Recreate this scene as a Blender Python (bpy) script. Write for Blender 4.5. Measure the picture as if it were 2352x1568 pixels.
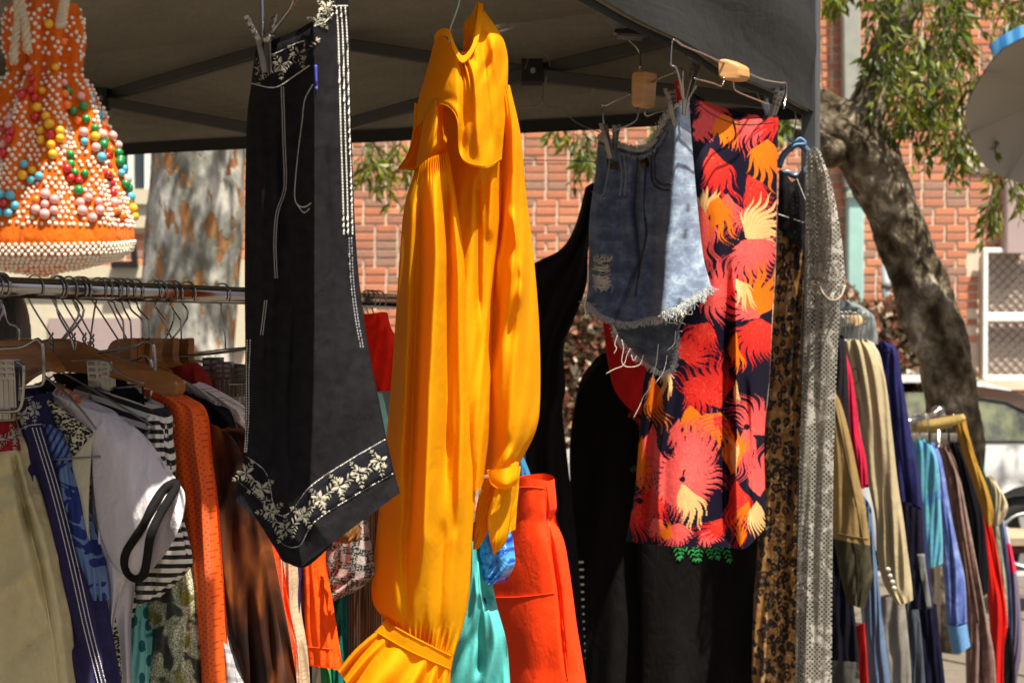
import bpy, math, random
import numpy as np
from mathutils import Vector, Matrix

for _o in list(bpy.data.objects):
    bpy.data.objects.remove(_o)
SC = bpy.context.scene
COL = SC.collection
rnd = random.Random(7)

# ------------------------------------------------------------------ camera
EYE = 1.75
F = 3267.0                      # focal length in pixels of a 2352 x 1568 picture
CX, CY, HZ = 1176.0, 784.0, 735.0
TH = math.atan((CY - HZ) / F)   # the camera looks very slightly down
cam_d = bpy.data.cameras.new("camera")
cam_d.sensor_width = 36.0
cam_d.lens = F * 36.0 / 2352.0
cam_d.clip_start = 0.05
cam_d.clip_end = 500.0
cam_d.dof.use_dof = True
cam_d.dof.focus_distance = 2.25
cam_d.dof.aperture_fstop = 8.0
cam = bpy.data.objects.new("camera", cam_d)
COL.objects.link(cam)
cam.location = (0, 0, EYE)
cam.rotation_euler = (math.radians(90) - TH, 0, 0)
SC.camera = cam

# ------------------------------------------------------------------ light
SUN_EL, SUN_AZ = 65.5, 40.0     # degrees; azimuth from straight behind the camera towards the right
w = bpy.data.worlds.new("World")
SC.world = w
w.use_nodes = True
nt = w.node_tree
nt.nodes.clear()
wo = nt.nodes.new("ShaderNodeOutputWorld")
wb = nt.nodes.new("ShaderNodeBackground")
sky = nt.nodes.new("ShaderNodeTexSky")
sky.sky_type = 'NISHITA'
sky.sun_disc = False
sky.sun_elevation = math.radians(SUN_EL)
sky.sun_rotation = math.radians(180.0 - SUN_AZ)
sky.dust_density = 5.0
sky.air_density = 0.7
sky.ozone_density = 0.4
wb.inputs[1].default_value = 0.062
nt.links.new(sky.outputs[0], wb.inputs[0])
nt.links.new(wb.outputs[0], wo.inputs[0])
sd = bpy.data.lights.new("sun", 'SUN')
sd.energy = 5.0
sd.angle = math.radians(0.55)
sd.color = (1.0, 0.92, 0.78)
sun = bpy.data.objects.new("sun", sd)
COL.objects.link(sun)
_e, _a = math.radians(SUN_EL), math.radians(SUN_AZ)
SUNV = Vector((math.cos(_e) * math.sin(_a), -math.cos(_e) * math.cos(_a), math.sin(_e)))
sun.rotation_euler = SUNV.to_track_quat('Z', 'Y').to_euler()
sun.location = (6, -6, 9)
SC.view_settings.view_transform = 'Standard'
SC.view_settings.look = 'None'
SC.view_settings.gamma = 1.0
SC.view_settings.exposure = 1.04
SC.view_settings.use_curve_mapping = False

# ------------------------------------------------------------------ pixel <-> place
_ct, _st = math.cos(TH), math.sin(TH)
def ray(x, y):
    dx = (np.asarray(x, float) - CX) / F
    dz = -(np.asarray(y, float) - CY) / F
    return np.stack([dx, _ct + dz * _st, -_st + dz * _ct], -1)
ORG = np.array([0.0, 0.0, EYE])
def P(x, y, Y):
    r = ray(x, y)
    s = np.asarray(Y, float) / r[..., 1]
    return ORG + r * s[..., None]
def PP(x, y, pt, n):
    """the place where the sight line through a picture point meets a plane"""
    r = ray(x, y)
    s = np.dot(np.asarray(pt) - ORG, n) / (r @ np.asarray(n))
    return ORG + r * s[..., None]
def V(p): return Vector([float(c) for c in p])
def pxm(Y): return F / Y

# ------------------------------------------------------------------ objects
def props(o, label=None, cat=None, group=None, kind=None):
    if label: o["label"] = label
    if cat: o["category"] = cat
    if group: o["group"] = group
    if kind: o["kind"] = kind
    return o
def thing(name, label, cat, loc=(0, 0, 0), group=None):
    o = bpy.data.objects.new(name, None)
    o.empty_display_size = 0.05
    COL.objects.link(o)
    o.location = [float(c) for c in loc]
    return props(o, label, cat, group)
def link(name, me, parent=None):
    o = bpy.data.objects.new(name, me)
    COL.objects.link(o)
    if parent is not None:
        o.parent = parent
        l = Vector((0, 0, 0)); p = parent
        while p is not None:
            l += Vector(p.location); p = p.parent
        o.location = -l if parent.parent is None else (0, 0, 0)
        if parent.parent is not None:
            o.location = (0, 0, 0)
    return o
def newmesh(name, verts, faces, mat, smooth=True, col=None, uv=None):
    me = bpy.data.meshes.new(name)
    verts = np.asarray(verts, dtype=np.float32).reshape(-1, 3)
    if isinstance(faces, np.ndarray):
        nf, k = faces.shape
        me.vertices.add(len(verts)); me.vertices.foreach_set("co", verts.ravel())
        me.loops.add(nf * k); me.loops.foreach_set("vertex_index", faces.astype(np.int32).ravel())
        me.polygons.add(nf)
        me.polygons.foreach_set("loop_start", np.arange(0, nf * k, k, dtype=np.int32))
        me.polygons.foreach_set("loop_total", np.full(nf, k, dtype=np.int32))
        me.update(calc_edges=True)
    else:
        me.from_pydata(verts.tolist(), [], faces)
    if len(me.polygons):
        me.polygons.foreach_set("use_smooth", np.full(len(me.polygons), bool(smooth)))
    li = None
    if uv is not None:
        li = np.empty(len(me.loops), dtype=np.int32); me.loops.foreach_get("vertex_index", li)
        l = me.uv_layers.new(name="UVMap")
        l.data.foreach_set("uv", np.asarray(uv, dtype=np.float32)[li].ravel())
    if col is not None:
        a = me.color_attributes.new("Col", 'FLOAT_COLOR', 'POINT')
        c = np.ones((len(verts), 4), dtype=np.float32)
        c[:, :3] = np.asarray(col, dtype=np.float32)
        a.data.foreach_set("color", c.ravel())
    me.materials.append(mat)
    me.update()
    return me
def obj(name, verts, faces, mat, parent=None, smooth=True, col=None, uv=None):
    return link(name, newmesh(name, verts, faces, mat, smooth, col, uv), parent)

class MB:
    """collects tubes, boxes and sheets, then links them as one mesh"""
    def __init__(s): s.v = []; s.f = []; s.c = []; s.n = 0
    def add(s, vs, fs, c=None):
        vs = np.asarray(vs, float).reshape(-1, 3)
        s.v.append(vs); s.f += [tuple(int(i) + s.n for i in f) for f in fs]
        s.c.append(np.tile(np.asarray(c if c is not None else (1, 1, 1), float), (len(vs), 1)))
        s.n += len(vs)
        return s
    def tube(s, pts, r, n=7, c=None, closed=False, cap=True):
        pts = np.asarray(pts, float); m = len(pts)
        r = np.broadcast_to(np.asarray(r, float), (m,))
        if closed: t = np.roll(pts, -1, 0) - np.roll(pts, 1, 0)
        else: t = np.gradient(pts, axis=0)
        t /= np.linalg.norm(t, axis=1)[:, None] + 1e-12
        up = np.array([0, 0, 1.0]) if abs(t[0][2]) < .9 else np.array([1.0, 0, 0])
        a = np.cross(t[0], up); a /= np.linalg.norm(a)
        vs = []
        for i in range(m):
            a = a - t[i] * np.dot(a, t[i]); a /= np.linalg.norm(a) + 1e-12
            b = np.cross(t[i], a)
            for k in range(n):
                w_ = 2 * math.pi * k / n
                vs.append(pts[i] + r[i] * (math.cos(w_) * a + math.sin(w_) * b))
        fs = []
        for i in range(m if closed else m - 1):
            j = (i + 1) % m
            for k in range(n):
                fs.append((i * n + k, i * n + (k + 1) % n, j * n + (k + 1) % n, j * n + k))
        if cap and not closed:
            fs.append(tuple(range(n - 1, -1, -1))); fs.append(tuple((m - 1) * n + k for k in range(n)))
        return s.add(vs, fs, c)
    def hexa(s, p, c=None):
        return s.add(p, [(0, 3, 2, 1), (4, 5, 6, 7), (0, 1, 5, 4), (1, 2, 6, 5), (2, 3, 7, 6), (3, 0, 4, 7)], c)
    def box(s, lo, hi, c=None):
        (a, b, d), (e, f, g) = lo, hi
        return s.hexa([(a, b, d), (e, b, d), (e, f, d), (a, f, d), (a, b, g), (e, b, g), (e, f, g), (a, f, g)], c)
    def bar(s, a, b, wd, ht, up=(0, 0, 1), c=None, bev=0.18):
        """a bar of chamfered square section from a to b"""
        a, b = np.asarray(a, float), np.asarray(b, float)
        t = (b - a) / (np.linalg.norm(b - a) + 1e-12)
        x = np.cross(t, up); x /= np.linalg.norm(x) + 1e-12
        z = np.cross(x, t)
        k = 1 - bev
        pr = [(-k, -1), (k, -1), (1, -k), (1, k), (k, 1), (-k, 1), (-1, k), (-1, -k)]
        vs = [q + x * wd / 2 * u + z * ht / 2 * w_ for q in (a, b) for u, w_ in pr]
        fs = [(i, (i + 1) % 8, 8 + (i + 1) % 8, 8 + i) for i in range(8)] + [tuple(range(7, -1, -1)), tuple(range(8, 16))]
        return s.add(vs, fs, c)
    def prism(s, poly, d, c=None):
        """a flat outline (list of 3-D points) given the thickness vector d"""
        n = len(poly); p = np.asarray(poly, float); d = np.asarray(d, float)
        return s.add(np.concatenate([p, p + d]), [tuple(range(n - 1, -1, -1)), tuple(range(n, 2 * n))] +
                     [(i, (i + 1) % n, n + (i + 1) % n, n + i) for i in range(n)], c)
    def ball(s, p, r, nu=8, nv=6, c=None):
        vs = [np.array(p) + np.array([0, 0, r])]
        for j in range(1, nv):
            t = math.pi * j / nv
            for i in range(nu):
                a = 2 * math.pi * i / nu
                vs.append(np.array(p) + r * np.array([math.sin(t) * math.cos(a), math.sin(t) * math.sin(a), math.cos(t)]))
        vs.append(np.array(p) - np.array([0, 0, r]))
        fs = [(0, 1 + i, 1 + (i + 1) % nu) for i in range(nu)]
        for j in range(nv - 2):
            for i in range(nu):
                a = 1 + j * nu
                fs.append((a + i, a + nu + i, a + nu + (i + 1) % nu, a + (i + 1) % nu))
        l = len(vs) - 1; a = 1 + (nv - 2) * nu
        fs += [(a + i, l, a + (i + 1) % nu) for i in range(nu)]
        return s.add(vs, fs, c)
    def build(s, name, mat, parent=None, smooth=False, kind=None):
        if not s.v: return None
        o = obj(name, np.concatenate(s.v), s.f, mat, parent, smooth, np.concatenate(s.c))
        if kind: o["kind"] = kind
        return o

def spline(pts, n=8, closed=False):
    p = np.asarray(pts, float); m = len(p); out = []
    if closed:
        for i in range(m):
            a, b, c, d = p[(i - 1) % m], p[i], p[(i + 1) % m], p[(i + 2) % m]
            for t in np.arange(n) / n:
                out.append(.5 * (2 * b + (c - a) * t + (2 * a - 5 * b + 4 * c - d) * t * t + (3 * b - a - 3 * c + d) * t ** 3))
        return np.array(out)
    for i in range(m - 1):
        a = p[i - 1] if i else 2 * p[0] - p[1]
        b, c = p[i], p[i + 1]
        d = p[i + 2] if i + 2 < m else 2 * p[-1] - p[-2]
        for t in np.arange(n) / n:
            out.append(.5 * (2 * b + (c - a) * t + (2 * a - 5 * b + 4 * c - d) * t * t + (3 * b - a - 3 * c + d) * t ** 3))
    out.append(p[-1])
    return np.array(out)
def cubic_resample(A, n, lin=False):
    """A: (m, ...) control rows -> (n, ...) rows along the first axis"""
    A = np.asarray(A, float); m = len(A)
    t = np.linspace(0, m - 1, n); i = np.minimum(t.astype(int), m - 2); f = t - i
    sh = (-1,) + (1,) * (A.ndim - 1); f = f.reshape(sh)
    b, c = A[i], A[i + 1]
    if lin or m < 3: return b * (1 - f) + c * f
    E = np.concatenate([[2 * A[0] - A[1]], A, [2 * A[-1] - A[-2]]])
    a, d = E[i], E[i + 3]
    return .5 * (2 * b + (c - a) * f + (2 * a - 5 * b + 4 * c - d) * f ** 2 + (3 * b - a - 3 * c + d) * f ** 3)

# ------------------------------------------------------------------ materials
MATS = {}
class NT:
    def __init__(s, name):
        s.m = bpy.data.materials.new(name); s.m.use_nodes = True
        s.t = s.m.node_tree; s.t.nodes.clear()
        s.out = s.n("OutputMaterial")
    def n(s, kind, **kw):
        nd = s.t.nodes.new("ShaderNode" + kind)
        for k, v in kw.items(): setattr(nd, k, v)
        return nd
    def put(s, sock, v):
        if hasattr(v, "is_linked"): s.t.links.new(v, sock)
        elif v is not None:
            if hasattr(sock.default_value, "__len__") and not hasattr(v, "__len__"): v = (v, v, v, 1)[:len(sock.default_value)]
            if hasattr(v, "__len__") and len(v) == 3 and len(sock.default_value) == 4: v = (*v, 1)
            sock.default_value = v
    def math(s, op, a, b=0.0, c=None):
        nd = s.n("Math", operation=op); s.put(nd.inputs[0], a); s.put(nd.inputs[1], b)
        if c is not None: s.put(nd.inputs[2], c)
        return nd.outputs[0]
    def mix(s, f, a, b, mode='MIX'):
        nd = s.n("MixRGB", blend_type=mode); s.put(nd.inputs[0], f); s.put(nd.inputs[1], a); s.put(nd.inputs[2], b)
        return nd.outputs[0]
    def ramp(s, f, stops, interp='LINEAR'):
        nd = s.n("ValToRGB"); nd.color_ramp.interpolation = interp
        e = nd.color_ramp.elements
        while len(e) < len(stops): e.new(0.5)
        for k, (p, c) in zip(e, stops):
            k.position = p; k.color = (*c, 1) if hasattr(c, "__len__") else (c, c, c, 1)
        s.put(nd.inputs[0], f)
        return nd.outputs[0]
    def uv(s, sx=1, sy=None, rot=0):
        tc = s.n("TexCoord"); mp = s.n("Mapping")
        mp.inputs["Scale"].default_value = (sx, sy if sy is not None else sx, 1)
        mp.inputs["Rotation"].default_value = (0, 0, rot)
        s.t.links.new(tc.outputs["UV"], mp.inputs[0]); return mp.outputs[0]
    def ob(s, sx=1, sy=None, sz=None):
        tc = s.n("TexCoord"); mp = s.n("Mapping")
        mp.inputs["Scale"].default_value = (sx, sy if sy is not None else sx, sz if sz is not None else sx)
        s.t.links.new(tc.outputs["Object"], mp.inputs[0]); return mp.outputs[0]
    def noise(s, vec, scale, detail=3, rough=.55, col=False, dist=0):
        nd = s.n("TexNoise"); s.put(nd.inputs["Vector"], vec); nd.inputs["Scale"].default_value = scale
        nd.inputs["Detail"].default_value = detail; nd.inputs["Roughness"].default_value = rough
        nd.inputs["Distortion"].default_value = dist
        return nd.outputs["Color" if col else "Fac"]
    def voro(s, vec, scale, feature='F1', out="Distance", rand=1.0):
        nd = s.n("TexVoronoi", feature=feature); s.put(nd.inputs["Vector"], vec); nd.inputs["Scale"].default_value = scale
        if "Randomness" in nd.inputs: nd.inputs["Randomness"].default_value = rand
        return nd.outputs[out]
    def wave(s, vec, scale, dist=0, dirn='X', detail=0):
        nd = s.n("TexWave", wave_type='BANDS', bands_direction=dirn); s.put(nd.inputs["Vector"], vec)
        nd.inputs["Scale"].default_value = scale; nd.inputs["Distortion"].default_value = dist
        nd.inputs["Detail"].default_value = detail
        return nd.outputs["Fac"]
    def sep(s, vec):
        nd = s.n("SeparateXYZ"); s.put(nd.inputs[0], vec); return nd.outputs
    def vcol(s, name="Col"):
        nd = s.n("VertexColor"); nd.layer_name = name; return nd.outputs[0]
    def bump(s, h, strength, dist=.002, nrm=None):
        nd = s.n("Bump"); s.put(nd.inputs["Height"], h); nd.inputs["Strength"].default_value = strength
        nd.inputs["Distance"].default_value = dist
        if nrm is not None: s.put(nd.inputs["Normal"], nrm)
        return nd.outputs[0]
    def done(s, base, rough=.8, metal=0, spec=.3, bump=None, sheen=0, trans=0, alpha=None, transcol=None, coat=0, ior=None, tmis=0):
        b = s.n("BsdfPrincipled")
        s.put(b.inputs["Base Color"], base); s.put(b.inputs["Roughness"], rough); s.put(b.inputs["Metallic"], metal)
        b.inputs["Specular IOR Level"].default_value = spec
        if sheen: b.inputs["Sheen Weight"].default_value = sheen; b.inputs["Sheen Roughness"].default_value = .5
        if coat: b.inputs["Coat Weight"].default_value = coat; b.inputs["Coat Roughness"].default_value = .08
        if tmis: b.inputs["Transmission Weight"].default_value = tmis
        if ior: b.inputs["IOR"].default_value = ior
        if bump is not None: s.put(b.inputs["Normal"], bump)
        sh = b.outputs[0]
        if trans:
            tr = s.n("BsdfTranslucent"); s.put(tr.inputs[0], transcol if transcol is not None else base)
            mx = s.n("MixShader"); s.put(mx.inputs[0], trans)
            s.t.links.new(sh, mx.inputs[1]); s.t.links.new(tr.outputs[0], mx.inputs[2]); sh = mx.outputs[0]
        if alpha is not None:
            tp = s.n("BsdfTransparent"); mx = s.n("MixShader"); s.put(mx.inputs[0], alpha)
            s.t.links.new(tp.outputs[0], mx.inputs[1]); s.t.links.new(sh, mx.inputs[2]); sh = mx.outputs[0]
        s.t.links.new(sh, s.out.inputs[0])
        return s.m
def weave(k, scale=90, amount=.25):
    u = k.uv(scale)
    return k.bump(k.math('MULTIPLY', k.wave(u, .5, dirn='X'), k.wave(u, .5, dirn='Y')), amount, .0012)

def cloth_mat(name, color=None, rough=.85, sheen=.0, trans=0.0, var=.12, wv=.25, transcol=None, spec=.12, wrinkle=.6, wscale=1.6):
    """plain cloth: one colour with slight unevenness, weave and fine wrinkles; colour None reads the dyed-in print"""
    key = "cloth_" + name
    if key in MATS: return MATS[key]
    k = NT(key)
    base = k.vcol() if color is None else color
    sheen = 0.0 if color is None or max(color) < .1 else sheen * .3
    if color is not None and max(color) < .045: spec = .05
    nz = k.noise(k.uv(1.3), 3.0, 5)
    f = k.math('MULTIPLY_ADD', nz, 2 * var, 1 - var)
    if color is None: base = k.mix(1.0, base, f, 'MULTIPLY')
    else: base = k.mix(1.0, color, f, 'MULTIPLY')
    b0 = k.bump(k.noise(k.uv(wscale * 2.6, wscale * 1.5, .5), 2.0, 3, .5, dist=1.8), wrinkle * .35, .006)
    b1 = k.bump(k.noise(k.uv(wscale, wscale * .45), 2.2, 4, .5, dist=.6), wrinkle, .012, b0)
    u = k.uv(95)
    b2 = k.bump(k.math('MULTIPLY', k.wave(u, .5, dirn='X'), k.wave(u, .5, dirn='Y')), wv, .0012, b1)
    MATS[key] = k.done(base, rough, 0, spec, b2, sheen, trans, transcol=transcol)
    return MATS[key]
def simple(name, color, rough=.5, metal=0, spec=.5, nscale=0, namt=0, bscale=0, bamt=0, coat=0):
    if name in MATS: return MATS[name]
    k = NT(name)
    base = color
    if nscale:
        n = k.noise(k.ob(nscale), 1.0, 5)
        base = k.mix(1.0, color, k.math('MULTIPLY_ADD', n, 2 * namt, 1 - namt), 'MULTIPLY')
    bm = k.bump(k.noise(k.ob(bscale), 1.0, 5), bamt, .01) if bscale else None
    MATS[name] = k.done(base, rough, metal, spec, bm, coat=coat)
    return MATS[name]
CHROME = simple("chrome", (.36, .34, .32), .15, 1.0, nscale=40, namt=.15)
STEEL = simple("dull_steel", (.42, .41, .39), .34, 1.0, nscale=60, namt=.25)
WIRE = simple("galvanised_wire", (.30, .29, .27), .42, 1.0, nscale=90, namt=.3)
BLACKPL = simple("black_plastic", (.012, .012, .013), .45, 0, .4, nscale=25, namt=.3)
def wood_mat(name, c1, c2):
    k = NT(name)
    v = k.ob(6, 6, 60)
    f = k.noise(v, 1.2, 6, .6, dist=1.2)
    b = k.ramp(f, [(.3, c1), (.7, c2)])
    return k.done(b, .42, 0, .4, k.bump(f, .15, .002), coat=.15)
WOOD = wood_mat("varnished_wood", (.15, .050, .007), (.30, .115, .017))
WOODPALE = wood_mat("pale_wood", (.55, .36, .16), (.68, .48, .25))
# ================================================================== the setting
WALLY = 12.5
def asphalt():
    k = NT("asphalt"); n = k.noise(k.ob(1), 30, 8, .7); n2 = k.noise(k.ob(1), 1.2, 4)
    c = k.mix(n2, k.ramp(n, [(.3, (.03, .03, .032)), (.7, (.075, .073, .07))]), (.06, .057, .052))
    return k.done(c, .92, 0, .2, k.bump(n, .5, .004))
def concrete(name, a, b):
    k = NT(name); n = k.noise(k.ob(1), 18, 8, .65); n2 = k.noise(k.ob(1), 1.6, 5)
    c = k.mix(n2, k.ramp(n, [(.3, a), (.7, b)]), tuple(.85 * x for x in a))
    return k.done(c, .9, 0, .2, k.bump(n, .3, .003))
PAVE = concrete("pavement_concrete", (.13, .112, .088), (.19, .165, .135))
m = MB(); m.add([(-150, -60, -.154), (150, -60, -.154), (150, 200, -.154), (-150, 200, -.154)], [(0, 1, 2, 3)])
props(m.build("ground", concrete("packed_ground", (.16, .14, .11), (.24, .21, .17))), kind="structure")
m = MB(); m.add([(-60, 9.85, -.15), (60, 9.85, -.15), (60, 12.05, -.15), (-60, 12.05, -.15)], [(0, 1, 2, 3)])
props(m.build("road", asphalt()), kind="structure")
# pavement slabs, each its own piece near the view, with open joints
pv = MB(); pv.box((-60, -12, -.15), (60, 9.66, -.012))
pav = pv.build("pavement", PAVE); props(pav, kind="structure")
sm = MB(); sm.box((-.594, -.594, -.03), (.594, .594, 0)); slab_me = sm.build("slab", PAVE, pav).data
first = bpy.data.objects[-1] if False else pav.children[0]
first.location = (2.4, 8.9, 0)
for i in range(7):
    for j in range(4):
        if (i, j) == (2, 3): continue
        o = bpy.data.objects.new("slab", slab_me); COL.objects.link(o); o.parent = pav
        o.location = (0.0 + i * 1.2, 8.9 - (3 - j) * 1.2, rnd.uniform(-.003, .002))
first.location = (2.4, 8.9, 0)
kb = MB(); kb.box((-60, 9.665, -.15), (60, 9.845, .012)); props(kb.build("kerb", concrete("kerb_stone", (.3, .29, .27), (.4, .38, .35))), kind="structure")
fp = MB(); fp.box((-60, 12.055, -.15), (60, WALLY + .02, -.02)); props(fp.build("footpath", PAVE), kind="structure")

# ------------------------------------------------------------------ the brick building
S_W = F / WALLY
def wx(x): return (x - CX) / F * WALLY
def wz(y): return float(P(CX, y, WALLY)[2])
BL, BH, JT = .2000, .0745, .0195
def brick_mat():
    k = NT("fired_brick")
    n = k.noise(k.ob(1), 34, 6, .65)
    big = k.noise(k.ob(1), 2.2, 3)
    at = k.vcol()
    c = k.mix(1.0, at, k.math('MULTIPLY_ADD', n, .9, .55), 'MULTIPLY')
    c = k.mix(k.math('MULTIPLY', k.math('GREATER_THAN', k.noise(k.ob(1), 11, 4, .7), .62), .45), c, (.20, .13, .10))
    c = k.mix(k.math('MULTIPLY', big, .40), c, (.66, .40, .26))
    return k.done(c, .88, 0, .2, k.bump(n, .35, .004))
BRICK = brick_mat()
MORTAR = concrete("lime_mortar", (.70, .58, .44), (.82, .71, .56))
CREAM = concrete("cream_render", (.62, .56, .42), (.72, .66, .5))
MAUVE = concrete("mauve_paint", (.40, .31, .30), (.46, .36, .35))
bld = thing("brick_building", "red brick building with pale mortar standing behind the stall", "building", (0, WALLY, 0))
m = MB(); m.box((-9, WALLY, -.15), (9, WALLY + .3, 7.2)); m.build("wall", MORTAR, bld)
def in_rect(x, z, r): return r[0] < x < r[1] and r[2] < z < r[3]
# openings: (x0, x1, z0, z1)
W1 = (wx(150), wx(337), wz(436), wz(250))
W2 = (wx(2252), wx(2460), wz(868), wz(582))
CR = (wx(2216), wx(2303), wz(384), wz(255))
LOW = (wx(-900), wx(345), -.2, wz(612))
BAND = (wx(150), wx(345), wz(524), wz(430))
MV = (wx(2290), wx(2330), wz(585), wz(380))
LOW2 = (wx(500), wx(560), -.2, wz(598))
SKIP = [W1, W2, CR, LOW, BAND, LOW2]
PAL = [(.50, .155, .075), (.56, .19, .095), (.46, .135, .065), (.40, .13, .075), (.60, .235, .12), (.33, .135, .095),
       (.52, .17, .08), (.27, .15, .115), (.48, .165, .09), (.55, .21, .11), (.43, .16, .10), (.58, .20, .10)]
bm_ = []
for i, c in enumerate(PAL):
    for hdr in (0, 1):
        L = (BL - JT) if not hdr else (BL * .5 - JT)
        q = MB(); h = (BH - JT) / 2; e = .004
        fr = [(-L / 2 + e, -.014, -h + e), (L / 2 - e, -.014, -h + e), (L / 2 - e, -.014, h - e), (-L / 2 + e, -.014, h - e)]
        bk = [(-L / 2, -.008, -h), (L / 2, -.008, -h), (L / 2, -.008, h), (-L / 2, -.008, h)]
        b2 = [(x, .02, z) for x, _, z in bk]
        q.add(fr + bk + b2, [(0, 1, 2, 3), (0, 4, 5, 1), (1, 5, 6, 2), (2, 6, 7, 3), (3, 7, 4, 0), (4, 8, 9, 5), (5, 9, 10, 6), (6, 10, 11, 7), (7, 11, 8, 4)], c)
        bm_.append((np.array(fr + bk + b2), q.f, c, hdr, newmesh("brick", np.array(fr + bk + b2), q.f, BRICK, False, np.tile(c, (12, 1)))))
cand = []
nz = int(5.6 / BH)
for r in range(nz):
    z = .02 + r * BH
    x = -6.2 + (r % 2) * BL * .5 + rnd.uniform(-.004, .004)
    while x < 6.2:
        hdr = rnd.random() < .2
        L = BL * (.5 if hdr else 1)
        xc = x + L / 2; x += L
        if any(in_rect(xc, z, (a - .07, b + .07, c - .03, d + .03)) for a, b, c, d in SKIP): continue
        ci = rnd.randrange(len(PAL))
        if rnd.random() < .2: ci = rnd.choice((5, 7, 3))
        cand.append((xc, z, ci, int(hdr)))
def vis_rank(c):
    px = CX + c[0] / WALLY * F; py = HZ - (c[1] - EYE) / WALLY * F
    ok = (1895 < px < 2300 and -10 < py < 620) or (820 < px < 935 and 330 < py < 680) or (1205 < px < 1375 and 300 < py < 600)
    ok = ok or (535 < px < 562 and 390 < py < 600)
    if not ok: return None
    return abs(px - 2150) if px > 1800 else 100 + abs(px - 1280) * .5
near = sorted([(vis_rank(c), i) for i, c in enumerate(cand) if vis_rank(c) is not None])[:298]
pick = {i for _, i in near}
rest = MB()
for i, (x, z, ci, hdr) in enumerate(cand):
    vs, fs, c, _, me = bm_[ci * 2 + hdr]
    dy = rnd.uniform(-.003, .003)
    if i in pick:
        o = bpy.data.objects.new("brick", me); COL.objects.link(o); o.parent = bld; o.location = (x, dy, z)
    else:
        rest.add(vs + np.array([x, WALLY + dy, z]), fs, c)
rest.build("brickwork", BRICK, bld, kind="stuff")
# window at the plane tree
fr = MB(); x0, x1, z0, z1 = W1
GLASSD = simple("dark_window_glass", (.035, .045, .055), .06, 0, .8)
WHITEP = simple("white_paint", (.78, .77, .73), .45, nscale=8, namt=.06)
win = MB(); win.box((x0, WALLY - .03, z0), (x1, WALLY - .005, z1)); wn = win.build("window", GLASSD, bld)
for a, b, c, d in [(wx(299), wx(312), z0, z1), (x0 - .05, x0, z0, z1), (x1, x1 + .05, z0, z1), (x0 - .05, x1 + .05, z1, z1 + .07)]:
    fr.box((a, WALLY - .06, c), (b, WALLY - .002, d))
fr.build("frame", WHITEP, wn)
m = MB(); m.box((wx(140), WALLY - .075, wz(524)), (wx(352), WALLY - .001, wz(472)))
m.box((wx(140), WALLY - .11, wz(471)), (wx(352), WALLY - .001, wz(436.5))); m.build("stone_band", CREAM, bld)
m = MB(); m.box((wx(-900), WALLY - .06, -.1), (wx(352), WALLY - .001, wz(640)))
m.box((wx(-900), WALLY - .14, wz(639)), (wx(352), WALLY - .001, wz(611))); m.build("plinth", CREAM, bld)
m = MB(); m.box((wx(118), WALLY - .085, -.1), (wx(330), WALLY - .061, wz(730))); m.build("painted_panel", MAUVE, bld)
m = MB(); m.box((wx(505), WALLY - .07, wz(800)), (wx(565), WALLY - .001, wz(598))); m.build("stone_pier", CREAM, bld)
m = MB(); m.box((CR[0], WALLY - .05, CR[2]), (CR[1], WALLY - .001, CR[3])); m.build("stone_block", CREAM, bld)
m = MB(); m.bar((wx(2318), WALLY - .10, wz(583)), (wx(2318), WALLY - .10, wz(378)), .19, .15, (0, 1, 0)); m.build("painted_pier", MAUVE, bld)
# drainpipe, its top weathered grey and its foot painted turquoise
PIPE1 = simple("weathered_zinc", (.30, .31, .27), .6, nscale=9, namt=.25); PIPE2 = simple("turquoise_paint", (.33, .56, .52), .55, nscale=9, namt=.15)
xp = wx(1956)
m = MB(); m.bar((xp - .02, WALLY - .09, wz(432)), (xp - .06, WALLY - .09, 5.2), .155, .13, (0, 1, 0)); dp = m.build("drainpipe", PIPE1, bld)
m = MB(); m.bar((xp, WALLY - .09, wz(1000)), (xp, WALLY - .09, wz(433)), .14, .12, (0, 1, 0)); m.build("painted_pipe", PIPE2, dp)
m = MB()
for yy in (300, 452): m = MB(); m.bar((xp - .09, WALLY - .1, wz(yy)), (xp + .09, WALLY - .1, wz(yy)), .16, .05); m.build("bracket", PIPE1, dp)
# white framed mesh screen
x0, x1, z0, z1 = W2
gl = MB(); gl.box((x0, WALLY - .02, z0), (x1, WALLY - .006, z1)); g = gl.build("window", simple("screen_glass", (.52, .40, .33), .7), bld)
f2 = MB()
t = .036
for a, b, c, d in [(x0 - t * .6, x0 + t * .6, z0, z1), (x1 - t, x1 + t, z0, z1), (x0 - t * .6, x1 + t, z1, z1 + t * 1.2), (x0, x1, wz(738), wz(718)), (x0, x1, z0 - .02, z0 + .03)]:
    f2.bar(((a + b) / 2, WALLY - .10, c) if (b - a) < (d - c) else (a, WALLY - .101, (c + d) / 2), ((a + b) / 2, WALLY - .10, d) if (b - a) < (d - c) else (b, WALLY - .101, (c + d) / 2),
           (b - a) if (b - a) < (d - c) else .07, .07 if (b - a) < (d - c) else (d - c), (0, 1, 0) if (b - a) < (d - c) else (0, 0, 1))
f2.build("frame", WHITEP, g)
cl = MB(); st = .085
n_ = int((x1 - x0 + z1 - z0) / st)
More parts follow.
